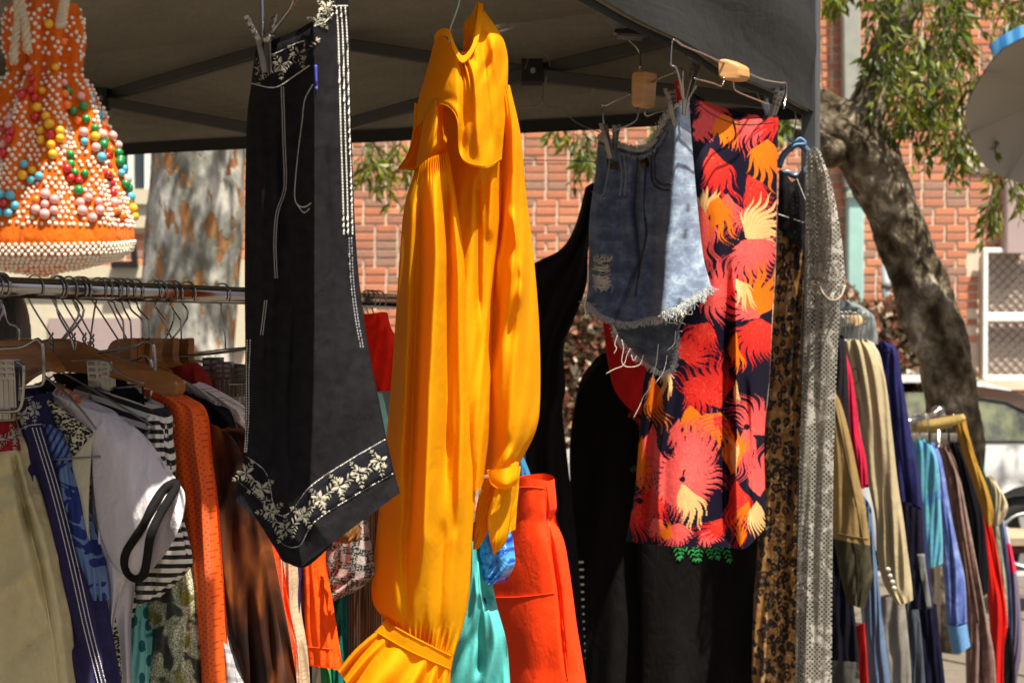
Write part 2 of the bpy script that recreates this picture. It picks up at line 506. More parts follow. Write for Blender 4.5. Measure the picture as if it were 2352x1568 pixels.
for i in range(n_):
    for sg in (1, -1):
        pts = []
        for q in np.linspace(0, 1, 2):
            pass
        o_ = i * st
        if sg == 1: a, b = (x0 + o_, z0), (x0 + o_ - (z1 - z0), z1)
        else: a, b = (x0 + o_ - (z1 - z0), z0), (x0 + o_, z1)
        p0, p1 = np.array(a), np.array(b); d_ = p1 - p0
        ts = sorted([0, 1, (x0 - p0[0]) / d_[0], (x1 - p0[0]) / d_[0]])
        lo, hi = max(0, min((x0 - p0[0]) / d_[0], (x1 - p0[0]) / d_[0])), min(1, max((x0 - p0[0]) / d_[0], (x1 - p0[0]) / d_[0]))
        if hi - lo < .01: continue
        A, B = p0 + d_ * lo, p0 + d_ * hi
        cl.tube([(A[0], WALLY - .06 - .006 * sg, A[1]), (B[0], WALLY - .06 - .006 * sg, B[1])], .0055, 4)
o = cl.build("chain_mesh", simple("mesh_wire", (.10, .10, .09), .6), g); o["kind"] = "stuff"
m = MB(); xs = wx(2235)
for i in range(3):
    m = MB(); m.box((xs + i * .62, WALLY - .16, wz(893)), (xs + i * .62 + .61, WALLY - .001, wz(871))); m.build("sill", CREAM, bld)
# black lamp bracket beside the plane tree
m = MB(); m.box((wx(270), WALLY - .2, wz(616)), (wx(318), WALLY - .14, wz(602))); m.build("bracket", BLACKPL, bld); m = MB(); m.bar(P(311, 615, WALLY - .16), P(306, 560, WALLY - .16), .05, .05, (0, 1, 0))
m.build("bracket", BLACKPL, bld)
# grey service pipe standing by the hedge
sp = thing("service_pipe", "blue grey upright pipe beside the leaning tree trunk", "pipe", (wx(2036) * .95, WALLY * .95, -.1))
Ys = WALLY * .95
m = MB(); m.tube([P(2036, 900, Ys) * [1, 1, 0] + [0, 0, -.1], P(2036, 700, Ys), P(2034, 600, Ys)], .036, 14); m.build("tube", simple("blue_grey_paint", (.30, .36, .40), .5), sp, True)
m = MB()
for yy in (655, 742): p = P(2036, yy, Ys); m = MB(); m.tube([p - [0, 0, .03], p + [0, 0, .03]], .045, 14); m.build("collar", simple("grey_iron", (.18, .19, .19), .6), sp, True)

# ------------------------------------------------------------------ trees
def bark(name, stops, sc, bmp):
    k = NT(name); v = k.ob(1, 1, .8)
    n = k.math('ADD', k.math('MULTIPLY', k.noise(v, sc, 7, .62, dist=.4), .6), k.math('MULTIPLY', k.noise(v, sc * .33, 3), .4))
    c = k.ramp(n, stops)
    return k.done(c, .9, 0, .2, k.bump(k.noise(v, sc * 2.5, 6), bmp, .03))
def plane_bark():
    k = NT("plane_tree_bark"); v = k.ob(1, 1, .5)
    d = k.noise(v, 9, 2, col=True)
    vv = k.n("VectorMath", operation='ADD'); k.put(vv.inputs[0], v); sc_ = k.n("VectorMath", operation='SCALE'); k.put(sc_.inputs[0], d); sc_.inputs["Scale"].default_value = .09
    k.put(vv.inputs[1], sc_.outputs[0]); vv = vv.outputs[0]
    big = k.noise(vv, 5.5, 5, .62)
    c = k.ramp(big, [(.34, (.10, .10, .075)), (.44, (.20, .205, .17)), (.52, (.31, .31, .275)), (.62, (.54, .52, .47))])
    fl = k.noise(vv, 10.5, 3, .5)
    m1 = k.ramp(fl, [(.565, 0.0), (.585, 1.0)], 'LINEAR')
    sel = k.math('GREATER_THAN', k.noise(v, 5.5, 2), .38)
    m1 = k.math('MULTIPLY', m1, sel)
    oc = k.ramp(k.noise(v, 20, 3), [(.3, (.22, .10, .04)), (.7, (.40, .205, .08))])
    c = k.mix(m1, c, oc)
    sp_ = k.math('GREATER_THAN', k.noise(v, 16, 4), .62)
    c = k.mix(k.math('MULTIPLY', sp_, .7), c, (.12, .11, .085))
    h = k.math('SUBTRACT', k.noise(v, 14, 5), k.math('MULTIPLY', m1, .8))
    return k.done(c, .8, 0, .25, k.bump(h, .5, .02))
def trunk_mesh(path, radii, n=28, seg=14, bump=.06, seed=1, fine=.02):
    pts = spline(path, seg); rr = np.interp(np.linspace(0, 1, len(pts)), np.linspace(0, 1, len(radii)), radii)
    t = np.gradient(pts, axis=0); t /= np.linalg.norm(t, axis=1)[:, None]
    R_ = random.Random(seed)
    w_ = [(R_.randint(1, 5), R_.uniform(1, 9), R_.uniform(0, 6.3), R_.uniform(.4, 1)) for _ in range(9)] + ([(R_.randint(4, 9), R_.uniform(12, 26), R_.uniform(0, 6.3), .35) for _ in range(5)] if bump > .08 else [])
    a = np.array([1.0, 0, 0]); vs = []; s = 0
    for i in range(len(pts)):
        if i: s += np.linalg.norm(pts[i] - pts[i - 1])
        a = a - t[i] * np.dot(a, t[i]); a /= np.linalg.norm(a); b = np.cross(t[i], a)
        for k in range(n):
            an = 2 * math.pi * k / n
            d = sum(m_ * math.sin(q * an + f * s + ph) for q, f, ph, m_ in w_) * bump / 3 + R_.uniform(-fine, fine)
            vs.append(pts[i] + rr[i] * (1 + d) * (math.cos(an) * a + math.sin(an) * b))
    fs = [(i * n + k, i * n + (k + 1) % n, (i + 1) * n + (k + 1) % n, (i + 1) * n + k) for i in range(len(pts) - 1) for k in range(n)]
    return vs, fs
def leafmat():
    k = NT("leaf_green"); at = k.vcol()
    c = k.mix(1.0, at, k.math('MULTIPLY_ADD', k.noise(k.ob(1), 30, 2), .8, .6), 'MULTIPLY')
    return k.done(c, .45, 0, .4, None, trans=.35, transcol=k.mix(1.0, c, (1.7, 1.6, .35), 'MULTIPLY'))
LEAF = leafmat()
def leaves(sprays, R_, size=.05, cols=((.08, .115, .014), (.12, .155, .018), (.055, .085, .012), (.18, .20, .024))):
    """hanging twigs with pointed leaflets in pairs; returns verts, faces, colours and the twig lines"""
    vs, fs, cs, tw = [], [], [], []
    for (p, d, L) in sprays:
        p = np.array(p, float); d = np.array(d, float); path = [p.copy()]
        n = max(4, int(L / .055)); col = np.array(R_.choice(cols))
        for i in range(n):
            d = d + np.array([R_.gauss(0, .12), R_.gauss(0, .12), -.16]); d /= np.linalg.norm(d)
            p = p + d * L / n; path.append(p.copy())
            for sgn in (-1, 1):
                if R_.random() < .12: continue
                sd_ = np.cross(d, (R_.gauss(0, 1), R_.gauss(0, 1), .3)); sd_ /= np.linalg.norm(sd_) + 1e-9
                ld = sd_ * sgn * .75 + d * .7 + np.array([R_.gauss(0, .2), R_.gauss(0, .2), -.35 + R_.gauss(0, .2)])
                ld /= np.linalg.norm(ld)
                s = size * R_.uniform(.7, 1.35); wd = np.cross(ld, (R_.gauss(0, 1), R_.gauss(0, 1), R_.gauss(0, 1)))
                wd /= np.linalg.norm(wd) + 1e-9; wd *= s * .17
                nn = np.cross(ld, wd) * .35
                b = len(vs)
                vs += [p, p + ld * s * .45 + wd + nn, p + ld * s, p + ld * s * .45 - wd + nn]
                fs += [(b, b + 1, b + 2), (b, b + 2, b + 3)]
                cc = col * R_.uniform(.75, 1.3); cs += [cc] * 4
        tw.append(np.array(path))
    return np.array(vs), fs, np.array(cs), tw

# plane tree seen between bag and black trousers
Yp = 9.0
pt = thing("plane_tree", "thick plane tree trunk with flaking grey, cream and orange bark", "tree", P(440, 1365, Yp))
vs, fs = trunk_mesh([P(428, 1400, Yp), P(430, 1200, Yp), P(430, 800, Yp), P(438, 620, Yp), P(450, 480, Yp), P(458, 350, Yp), P(470, 150, Yp), P(500, -200, Yp), P(520, -520, Yp)],
                    [.34, .315, .29, .285, .305, .30, .295, .24, .18], 40, 10, .045, 3, .006)
obj("trunk", vs, fs, plane_bark(), pt, True)
R_ = random.Random(5)
sp_ = [(P(R_.uniform(200, 800), R_.uniform(-900, -450), Yp + R_.uniform(-1.6, 1.4)), (R_.gauss(0, 1), R_.gauss(0, 1), R_.uniform(-.3, .6)), R_.uniform(.3, .6)) for _ in range(330)]
vs, fs, cs, tw = leaves(sp_, R_, .11)
obj("crown", vs, fs, LEAF, pt, False, cs)

# leaning tree with hanging leaves
Yt = 7.6
lt = thing("leaning_tree", "gnarled leaning tree with drooping narrow green leaves by parked car", "tree", P(2190, 1480, Yt))
BARK = bark("gnarled_bark", [(.40, (.022, .016, .008)), (.48, (.080, .062, .036)), (.55, (.17, .138, .092)), (.63, (.42, .36, .27))], 12.0, 1.0)
vs, fs = trunk_mesh([P(2190, 1520, Yt), P(2185, 1250, Yt), P(2190, 960, Yt), P(2175, 850, Yt), P(2135, 720, Yt), P(2095, 600, Yt), P(2050, 480, Yt), P(2000, 370, Yt), P(1950, 300, Yt), P(1900, 262, Yt + .1), P(1780, 205, Yt + .3), P(1500, 120, Yt + .6), P(1150, 40, Yt + .9)],
                    [.15, .14, .135, .145, .138, .122, .138, .158, .155, .105, .09, .07, .04], 40, 14, .18, 11, .022)
obj("trunk", vs, fs, BARK, lt, True)
vs, fs = trunk_mesh([P(1975, 330, Yt), P(1990, 255, Yt), P(2010, 190, Yt), P(2032, 110, Yt - .05), P(2090, 0, Yt - .1), P(2160, -200, Yt), P(2200, -500, Yt)], [.12, .105, .085, .075, .07, .06, .04], 24, 9, .1, 12, .03)
obj("limb", vs, fs, BARK, lt, True)
vs, fs = trunk_mesh([P(1935, 330, Yt), P(1900, 350, Yt - .1), P(1870, 320, Yt - .1), P(1840, 300, Yt - .1), P(1700, 260, Yt)], [.10, .08, .06, .05, .03], 20, 9, .1, 13, .03)
obj("limb", vs, fs, BARK, lt, True)
R_ = random.Random(21); sp_ = []
def spr(n, x0, x1, y0, y1, L0, L1, dY=.6, slant=0):
    for _ in range(n):
        sp_.append((P(R_.uniform(x0, x1), R_.uniform(y0, y1), Yt + R_.uniform(-dY, dY)), (R_.gauss(slant, .35), R_.gauss(0, .35), -.5), R_.uniform(L0, L1)))
spr(120, 2005, 2230, -120, 110, .15, .30)
spr(62, 1998, 2170, 40, 200, .13, .28)
spr(46, 2080, 2225, 130, 265, .12, .30, .35)
spr(14, 2140, 2215, 250, 330, .15, .30, .3)
spr(7, 2060, 2090, 200, 260, .14, .24, .3)
spr(45, 2200, 2420, -140, 20, .12, .28)
spr(9, 2270, 2340, 240, 330, .12, .3, .3)
spr(9, 2290, 2350, 320, 420, .15, .36, .25, -.2)
spr(6, 2270, 2305, 420, 470, .14, .24, .2, -.2)
spr(4, 2200, 2260, 130, 170, .1, .22, .2)
spr(10, 1910, 1945, -30, -5, .05, .1, .2)
spr(16, 825, 870, 300, 380, .12, .30, .3)
spr(12, 895, 960, 310, 380, .12, .26, .3)
spr(5, 1240, 1320, 270, 300, .06, .14, .3)
spr(15, 1335, 1380, 280, 370, .1, .26, .3)
spr(8, 1500, 1560, 270, 310, .06, .14, .3)
spr(14, 1785, 1835, 240, 290, .06, .16, .3)
for _ in range(430):      # the crown over the stall, above the picture, which dapples wall and tree
    sp_.append(((R_.uniform(-1.5, 5.5), R_.uniform(7.2, 10.6), R_.uniform(4.3, 6.6)), (R_.gauss(0, .6), R_.gauss(0, .6), -.3), R_.uniform(.3, .6)))
vs, fs, cs, tw = leaves(sp_, R_, .075)
obj("crown", vs, fs, LEAF, lt, False, cs)
m = MB()
for t_ in tw: m.tube(t_, .0035, 3, cap=False)
m.build("twigs", simple("twig_bark", (.07, .055, .03), .9), lt, kind="stuff")

# ragged hedge against the foot of the wall
def hedge(name, label, x0, x1, y0, y1, Y, n, seed, top=0):
    R_ = random.Random(seed); vs, fs, cs = [], [], []
    cols = [(.30, .10, .055), (.22, .085, .05), (.38, .30, .22), (.10, .09, .045), (.05, .05, .03), (.44, .38, .30), (.33, .16, .09)]
    for _ in range(n):
        u = R_.random(); x = x0 + (x1 - x0) * u; yt = y0 + top * u + 25 * math.sin(9 * u + seed)
        p = P(x, R_.uniform(yt, y1), Y + R_.uniform(-.2, .25)); s = R_.uniform(.025, .06)
        a = np.array([R_.gauss(0, 1) for _ in range(3)]); a /= np.linalg.norm(a); b = np.cross(a, [R_.gauss(0, 1) for _ in range(3)]); b /= np.linalg.norm(b)
        k = len(vs); vs += [p - a * s, p + b * s * .5, p + a * s, p - b * s * .5]; fs += [(k, k + 1, k + 2), (k, k + 2, k + 3)]
        cs += [np.array(R_.choice(cols)) * R_.uniform(.7, 1.3)] * 4
    t_ = thing(name, label, "hedge", P((x0 + x1) / 2, 1400, Y))
    k = NT(name + "_leaf"); mm = k.done(k.vcol(), .8, 0, .2, None, trans=.15)
    obj("foliage", vs, fs, mm, t_, False, np.array(cs))
    s = MB()
    for i in range(26):
        x = x0 + (x1 - x0) * (i + .5) / 26; p = P(x, y1, Y); q = P(x + R_.uniform(-25, 25), y0 + top * (i + .5) / 26 + 20, Y + R_.uniform(-.1, .2))
        s.tube(spline([p * [1, 1, 0] + [0, 0, -.1], p, (p + q) / 2 + [R_.gauss(0, .05), 0, 0], q], 4), .008, 5)
    s.build("stems", MATS["twig_bark"], t_, kind="stuff")
hedge("hedge", "dry reddish brown hedge between drainpipe and leaning tree", 1900, 2135, 655, 1000, 11.85, 5200, 4, 40)
hedge("hedge", "sparse flowering hedge glimpsed between black halter top and black coat", 1250, 1420, 690, 1050, 11.85, 3800, 6)

# ------------------------------------------------------------------ parked car (its tail half stands in view)
YN = 10.25      # near flank
def cp(x, y, Y=YN): return P(x, y, Y)
car = thing("parked_car", "silver white car parked at the kerb behind the clothes rack", "car", (float(cp(2100, 1344)[0]), YN + .85, -.15))
CARP = simple("silver_car_paint", (.56, .57, .57), .35, 0, .4, coat=.25)
k_ = NT("car_glass"); CGL = k_.done(k_.ramp(k_.noise(k_.ob(1), 9, 3), [(.35, (.05, .06, .05)), (.65, (.16, .17, .09))]), .06, 0, .8)
RUB = simple("tyre_rubber", (.016, .016, .016), .85, nscale=12, namt=.3)
ALLOY = simple("alloy_wheel", (.62, .62, .6), .35, .7)
XR = float(cp(2362, 1245)[0])       # rear wheel centre
# flank outline in x (from rear wheel) and z above road
prof = [(.98, .42), (1.0, .62), (.97, .84), (.80, .92), (.62, .98), (.30, 1.22), (-.05, 1.38), (-.5, 1.44), (-1.2, 1.44), (-1.75, 1.36), (-2.35, 1.02), (-2.5, .97), (-3.2, .90), (-3.42, .78), (-3.46, .5), (-3.42, .24)]
def section(k):           # k: 0 near flank .. 1 far flank
    out = []
    for x, z in prof:
        tum = max(0, (z - .85)) * .38
        out.append((XR + x * (1 - .03 * abs(2 * k - 1)), (YN + tum) * (1 - k) + (YN + 1.72 - tum) * k, z - .15 + .035 * (1 - (2 * k - 1) ** 2)))
    return out
m = MB()
ks = [0, .04, .2, .5, .8, .96, 1]
vs = []
for k in ks: vs += section(k)
n = len(prof); fs = [(i * n + j, i * n + j + 1, (i + 1) * n + j + 1, (i + 1) * n + j) for i in range(len(ks) - 1) for j in range(n - 1)]
m.add(vs, fs)
def arch(cx, r, k=10): return [(cx + r * math.cos(a), .31 + r * math.sin(a)) for a in np.linspace(0, math.pi, k)]
def flank(y_of, sg):
    # lower body below the belt with wheel arches, then the cabin side
    bot = [(.98, .30), (.42, .25)] + [(x, z) for x, z in arch(0, .40)] + [(-.44, .22), (-2.05, .22)] + [(x, z) for x, z in arch(-2.5, .40)] + [(-2.94, .22), (-3.42, .24)]
    top = [(.98, .42), (1.0, .62), (.97, .84), (.62, .98), (.30, 1.0), (-.5, 1.0), (-1.75, .98), (-2.35, 1.0), (-3.2, .90), (-3.42, .78), (-3.46, .5)]
    bx = [b[0] for b in bot]
    N = 90; xs = np.linspace(.97, -3.42, N)
    vs, fs = [], []
    tz = np.interp(-xs, [-t_[0] for t_ in top[2:]], [t_[1] for t_ in top[2:]])
    def botz(x):
        z = .24
        for cx in (0, -2.5):
            if abs(x - cx) < .40: z = max(z, .31 + math.sqrt(.16 - (x - cx) ** 2))
        return z
    rows = 8
    for i, x in enumerate(xs):
        b = botz(x)
        for j in range(rows):
            z = b + (tz[i] - b) * j / (rows - 1)
            bul = -.05 * math.sin(math.pi * min(1, max(0, (z - .2) / .85))) * sg + (.02 if abs(z - .72) < .03 else 0) * sg
            vs.append((XR + x, y_of + bul, z - .15))
    for i in range(N - 1):
        for j in range(rows - 1):
            fs.append((i * rows + j, i * rows + j + 1, (i + 1) * rows + j + 1, (i + 1) * rows + j))
    m.add(vs, fs)
flank(YN + .0, 1); flank(YN + 1.72, -1)
m.build("body", CARP, car, True)
m = MB(); lo = lambda x, z: (XR + x, YN + .012 + max(0, z - .85) * .38, z - .15)
qw = [lo(.30, 1.02), lo(.12, 1.18), lo(-.12, 1.30), lo(-.5, 1.36), lo(-.62, 1.36), lo(-.60, 1.02)]
m.prism([np.array(p) - [0, .03, 0] for p in qw], (0, .012, 0)); m.build("rear_window", CGL, car)
dw = [lo(-.68, 1.02), lo(-.70, 1.37), lo(-1.2, 1.37), lo(-1.68, 1.28), lo(-2.1, 1.02)]
m = MB(); m.prism([np.array(p) - [0, .03, 0] for p in dw], (0, .012, 0)); m.build("door_window", CGL, car)
m = MB(); m.tube([np.array(p) - [0, .035, 0] for p in qw + qw[:1]], .012, 5); m.build("window_seal", RUB, car)
m = MB(); m.bar((XR - .75, YN - .06, .72), (XR - .93, YN - .06, .72), .03, .03); m.build("door_handle", CARP, car)
for cx in (0, -2.5):
    for yy in (YN + .05, YN + 1.55):
        wh = MB(); a = np.linspace(0, 2 * math.pi, 33)[:-1]
        prf = [(.20, -.02), (.235, -.035), (.30, -.02), (.312, .02), (.312, .12), (.30, .16), (.2, .17)]
        vs = [(XR + cx + r * math.cos(t_), yy + d, .16 + r * math.sin(t_)) for r, d in prf for t_ in a]
        fs = [(i * 32 + j, i * 32 + (j + 1) % 32, (i + 1) * 32 + (j + 1) % 32, (i + 1) * 32 + j) for i in range(len(prf) - 1) for j in range(32)]
        wh.add(vs, fs); t_ = wh.build("wheel", RUB, car, True)
        rm = MB()
        rm.tube([(XR + cx + .195 * math.cos(q), yy - .012, .16 + .195 * math.sin(q)) for q in a], .014, 6, closed=True)
        for q in np.linspace(0, 2 * math.pi, 8)[:-1]:
            rm.bar((XR + cx + .03 * math.cos(q), yy - .012, .16 + .03 * math.sin(q)), (XR + cx + .19 * math.cos(q), yy - .005, .16 + .19 * math.sin(q)), .045, .02, (0, 1, 0))
        rm.tube([(XR + cx, yy - .025, .16), (XR + cx, yy + .05, .16)], .05, 14)
        rm.build("rim", ALLOY, t_)
        sh = MB(); sh.tube([(XR + cx, yy + .06, .16), (XR + cx, yy + .075, .16)], .2, 20); sh.build("brake_disc", simple("brake_iron", (.05, .05, .05), .5), t_)
# low stall bench standing at the kerb in front of the wheel
be = thing("low_bench", "low grey and ochre bench standing in front of the car wheel", "bench", P(2345, 1380, 8.6))
Yb = 8.6
m = MB(); m.bar(P(2285, 1232, Yb), P(2480, 1232, Yb), .4, .055); m.build("seat", simple("ochre_grey_boards", (.33, .26, .17), .8, nscale=9, namt=.3), be)
m = MB(); m.bar(P(2288, 1252, Yb), P(2480, 1252, Yb), .34, .05); m.build("rail", simple("dark_red_paint", (.10, .012, .015), .6), be)
for x in (2292, 2470):
    for dy in (-.15, .15):
        m = MB(); a = P(x, 1256, Yb + dy); m.bar(a, (a[0], a[1], 0.004), .05, .05, (0, 1, 0)); m.build("leg", simple("bench_grey_paint", (.16, .17, .18), .6), be)
# ================================================================== the stall canopy
ZV, ZE = 2.30, 2.63             # foot and top of the valance
def gz(x, y, z):                # the place at height z seen at a picture point
    r = ray(x, y); s = (z - EYE) / r[2]; return ORG + r * s
C0 = gz(1866, 262, ZV); N1 = gz(1360, 0, ZV); L1 = gz(250, 352, ZV)
nd = (N1 - C0); nd[2] = 0; nd /= np.linalg.norm(nd)
bd = (L1 - C0); bd[2] = 0; bd /= np.linalg.norm(bd)
A_, B_, D_ = C0.copy(), C0 + nd * 3.0, C0 + bd * 3.0
E_ = B_ + bd * 3.0
CORN = [B_, A_, D_, E_]          # near-left, right corner, far-left, back-left
tent = thing("canopy_tent", "black pop-up market canopy on grey metal frame over the clothes", "canopy", (A_[0], A_[1], 0))
def tentmat(name, c, tr=0.0, big=.3):
    k = NT(name); v = k.ob(1)
    n = k.noise(v, 3.2, 5, .55, dist=.5)
    col_ = k.mix(1.0, c, k.math('MULTIPLY_ADD', k.noise(v, 60, 3), .3, .85), 'MULTIPLY')
    sp = k.math('GREATER_THAN', k.noise(v, 46, 2), .76)
    col_ = k.mix(k.math('MULTIPLY', sp, .35), col_, tuple(min(1, 3 * q) for q in c))
    col_ = k.mix(1.0, col_, k.math('MULTIPLY_ADD', k.noise(k.ob(1, 1, 2.5), 1.6, 5, .6), .7, .62), 'MULTIPLY')
    b2 = k.bump(k.noise(k.ob(1.5, 1.5, 7), 2.2, 4, .5, dist=1.0), big * .8, .02, k.bump(n, big, .05))
    return k.done(col_, .7, 0, .25, b2, trans=tr)
TOUT = tentmat("canopy_black_cloth", (.014, .0135, .013), 0)
TIN = tentmat("canopy_grey_lining", (.36, .33, .265), .25, .55)
HEM = simple("black_hem_tape", (.012, .012, .012), .8)
cen = (B_ + A_ + D_ + E_) / 4
def sheet(p00, p10, p01, p11, nu, nv, disp):
    vs, uv_ = [], []
    nrm = np.cross(p10 - p00, p01 - p00); nrm /= np.linalg.norm(nrm)
    for j in range(nv + 1):
        for i in range(nu + 1):
            u, v = i / nu, j / nv
            p = (p00 * (1 - u) + p10 * u) * (1 - v) + (p01 * (1 - u) + p11 * u) * v
            vs.append(p + nrm * disp(u, v)); uv_.append((u, v))
    fs = [(j * (nu + 1) + i, j * (nu + 1) + i + 1, (j + 1) * (nu + 1) + i + 1, (j + 1) * (nu + 1) + i) for j in range(nv) for i in range(nu)]
    return vs, fs
Z = lambda p, z: np.array([p[0], p[1], z])
up3 = np.array([0, 0, 1.0])
def outw(a, b):
    d = b - a; e = np.array([d[1], -d[0], 0.0]); e /= np.linalg.norm(e)
    return e if e @ ((a + b) / 2 - cen) > 0 else -e
for i in range(4):
    a, b = CORN[i], CORN[(i + 1) % 4]
    o_ = outw(a, b); sd_ = i * 1.7
    rip = lambda u, v: .007 * math.sin(14 * u + 3 * v + sd_) * (1 - v) + .006 * math.sin(31 * u - 4 * v + sd_) * (1 - v * .5) + .012 * math.sin(5 * u + 6 * v + sd_) * math.sin(3.1 * v)
    vs, fs = sheet(Z(a, ZV) + o_ * .012, Z(b, ZV) + o_ * .012, Z(a, ZE + .03) + o_ * .006, Z(b, ZE + .03) + o_ * .006, 90, 14, rip)
    va = obj("valance", vs, fs, TOUT, tent, True)
    vs, fs = sheet(Z(a, ZV) - o_ * .002, Z(b, ZV) - o_ * .002, Z(a, ZE + .02) - o_ * .004, Z(b, ZE + .02) - o_ * .004, 90, 14, rip)
    obj("lining", vs, fs, TIN, va, True)
    vs, fs = sheet(Z(a, ZV - .012) - o_ * .010, Z(b, ZV - .012) - o_ * .010, Z(a, ZV + .026) - o_ * .010, Z(b, ZV + .026) - o_ * .012, 90, 2, lambda u, v: rip(u, v * .1))
    obj("hem_tape", vs, fs, HEM, va, True)
    # roof panel: a triangle to the peak, black above and lined below
    pk = np.array([cen[0], cen[1], 3.45]); vs = []; N = 26
    for j in range(N + 1):
        for q in range(N + 1):
            u, v = q / N, j / N
            e = Z(a, ZE) * (1 - u) + Z(b, ZE) * u
            p = e * (1 - v) + pk * v
            vs.append(p + np.array([0, 0, -.10 * math.sin(math.pi * v) * (1 - v) + .012 * math.sin(9 * u + 5 * v + sd_)]) + up3 * .004)
    fs = [(j * (N + 1) + q, j * (N + 1) + q + 1, (j + 1) * (N + 1) + q + 1, (j + 1) * (N + 1) + q) for j in range(N) for q in range(N)]
    rp = obj("roof_panel", vs, fs, TOUT, tent, True)
    obj("lining", np.array(vs) - [0, 0, .012], fs, TIN, rp, True)
# legs
LEGM = simple("grey_powder_coat", (.085, .09, .095), .45, .3, .5, nscale=12, namt=.2)
for p in CORN:
    q = p + (cen - p) / np.linalg.norm((cen - p)[:2]) * .045
    if p is A_: q = P(1862, 262, A_[1] - .02)
    m = MB(); m.bar((q[0], q[1], .0), (q[0], q[1], ZE - .03), .042, .042, (nd[0], nd[1], 0)); lg = m.build("leg", LEGM, tent)
    if p is A_: continue
    m = MB(); m.bar((q[0], q[1], ZV + .02), (q[0], q[1], ZV + .11), .06, .06, (nd[0], nd[1], 0)); m.bar((q[0], q[1], 0.0), (q[0], q[1], .012), .1, .1, (nd[0], nd[1], 0)); m.build("bracket", BLACKPL, lg)
# scissor trusses: far side as seen, in a plane just inside the far valance
fo = outw(A_, D_)
FP, FN = A_ - fo * .06, fo
def on_far(x, y, k=0): return PP(x, y, FP - fo * k, FN)
BARM = simple("truss_steel", (.055, .057, .053), .5, .2, .5, nscale=14, namt=.2)
for (a, b, k) in [((228, 226), (700, 88), 0), ((228, 232), (690, 316), .03), ((700, 88), (1222, 168), 0), ((690, 316), (1222, 166), .03), ((1222, 166), (1640, 66), 0), ((1222, 172), (1790, 238), .03), ((228, 228), (-330, 150), .03), ((228, 228), (-330, 350), 0)]:
    m = MB(); m.bar(on_far(*a, k), on_far(*b, k), .036, .018, tuple(fo)); m.build("truss_bar", BARM, tent)
for x, y in ((228, 228), (1222, 166)):
    m = MB(); p = on_far(x, y, .035); m.bar(p - [.03, 0, 0], p + [.03, 0, 0], .07, .044, tuple(fo)); j = m.build("joint", BLACKPL, tent)
    m = MB(); p2 = on_far(x + 2, y - 4, .075); m.tube([p2, p2 + fo * .01], .008, 10); m.build("bolt", STEEL, j)
# trusses along the near side
no = outw(B_, A_)
def on_near(t, z, k=.05): return A_ + nd * t - no * k + np.array([0, 0, z - A_[2]])
for (a, b, k) in [((.0, 2.60), (.75, 2.36), .05), ((.0, 2.36), (.75, 2.60), .075), ((.75, 2.36), (1.5, 2.60), .05), ((.75, 2.60), (1.5, 2.36), .075), ((1.5, 2.6), (2.25, 2.36), .05), ((1.5, 2.36), (2.25, 2.6), .075), ((2.25, 2.36), (3.0, 2.6), .05), ((2.25, 2.6), (3.0, 2.36), .075)]:
    m = MB(); m.bar(on_near(*a, k), on_near(*b, k), .030, .016, tuple(no)); m.build("truss_bar", BARM, tent)
for t_ in (.75, 1.5, 2.25):
    for z in (2.36, 2.6):
        m = MB(); p = on_near(t_, z, .065); m.bar(p - nd * .03, p + nd * .03, .06, .045, tuple(no)); m.build("joint", BLACKPL, tent)
# the bar and socket seen under the near valance
pB = P(1442, 62, 2.75)
m = MB(); m.bar(P(1330, -40, 2.45), P(1425, 48, 2.72), .03, .03); m.build("truss_bar", BARM, tent)
m = MB(); m.bar(pB - [.02, 0, .0], pB + [.03, 0, -.004], .05, .04); m.build("joint", BLACKPL, tent); m = MB(); m.bar(P(1414, 66, 2.75), P(1440, 78, 2.75), .03, .02); m.build("joint", BLACKPL, tent)
# hanging line along the near side, from which the garments in front hang
m = MB(); m.tube([on_near(0.02, 2.355, .10), on_near(2.98, 2.355, .10)], .010, 8); m.build("hanging_rail", BARM, tent, True)
m = MB(); m.tube(spline([P(1190, 368, 4.1), P(1300, 369, 4.1), P(1372, 372, 4.1)], 4), .0012, 4); m.build("guy_line", HEM, tent)

# ================================================================== rails and hangers
R0, R1 = P(100, 663, 2.09), P(870, 690.5, 2.80)
rd = R1 - R0; rd /= np.linalg.norm(rd)
rn = np.array([rd[0], rd[1], 0]); rn /= np.linalg.norm(rn)      # garments hang square to the rail
side = np.array([rn[1], -rn[0], 0])                             # towards the viewer's right
def rail_at(x):
    """rail point seen at picture x"""
    k = (x - CX) / F
    t = (k * R0[1] - R0[0]) / (rd[0] - k * rd[1]); return R0 + rd * t
RAIL_A, RAIL_B = rail_at(-330), rail_at(1195)
rk = thing("clothes_rail", "long chrome clothes rail crowded with hangers under the canopy", "clothes rail", (RAIL_A[0], RAIL_A[1], 0))
m = MB(); m.tube([RAIL_A, RAIL_B], .0150, 20); m.build("rail", CHROME, rk, True)
for q in (RAIL_A, RAIL_B):
    m = MB(); m.tube([q, (q[0], q[1], .06)], .0125, 12); m.build("upright", CHROME, rk, True)
    m = MB(); m.tube([Z(q, .06) + side * .3, Z(q, .06) - side * .3], .0125, 12); m.build("foot", CHROME, rk, True)
def hook_pts(top, r, d, n=12, tail=.0):
    """hook over a rail at top (rail centre) with its stem leaving below; d: horizontal direction across the rail"""
    a = np.linspace(math.radians(-35), math.radians(215), n)
    return [top + d * r * math.cos(t_) + up3 * r * math.sin(t_) for t_ in a]
def twisted(p, q, r, turns):
    out = []
    for sgn in (0, math.pi):
        t_ = np.linspace(0, 1, turns * 8)
        dv = (q - p)
        out.append([p + dv * s_ + .0024 * (np.array([math.cos(sgn + s_ * turns * 6.283), 0, 0]) + np.array([0, math.sin(sgn + s_ * turns * 6.283), 0])) for s_ in t_])
    return out
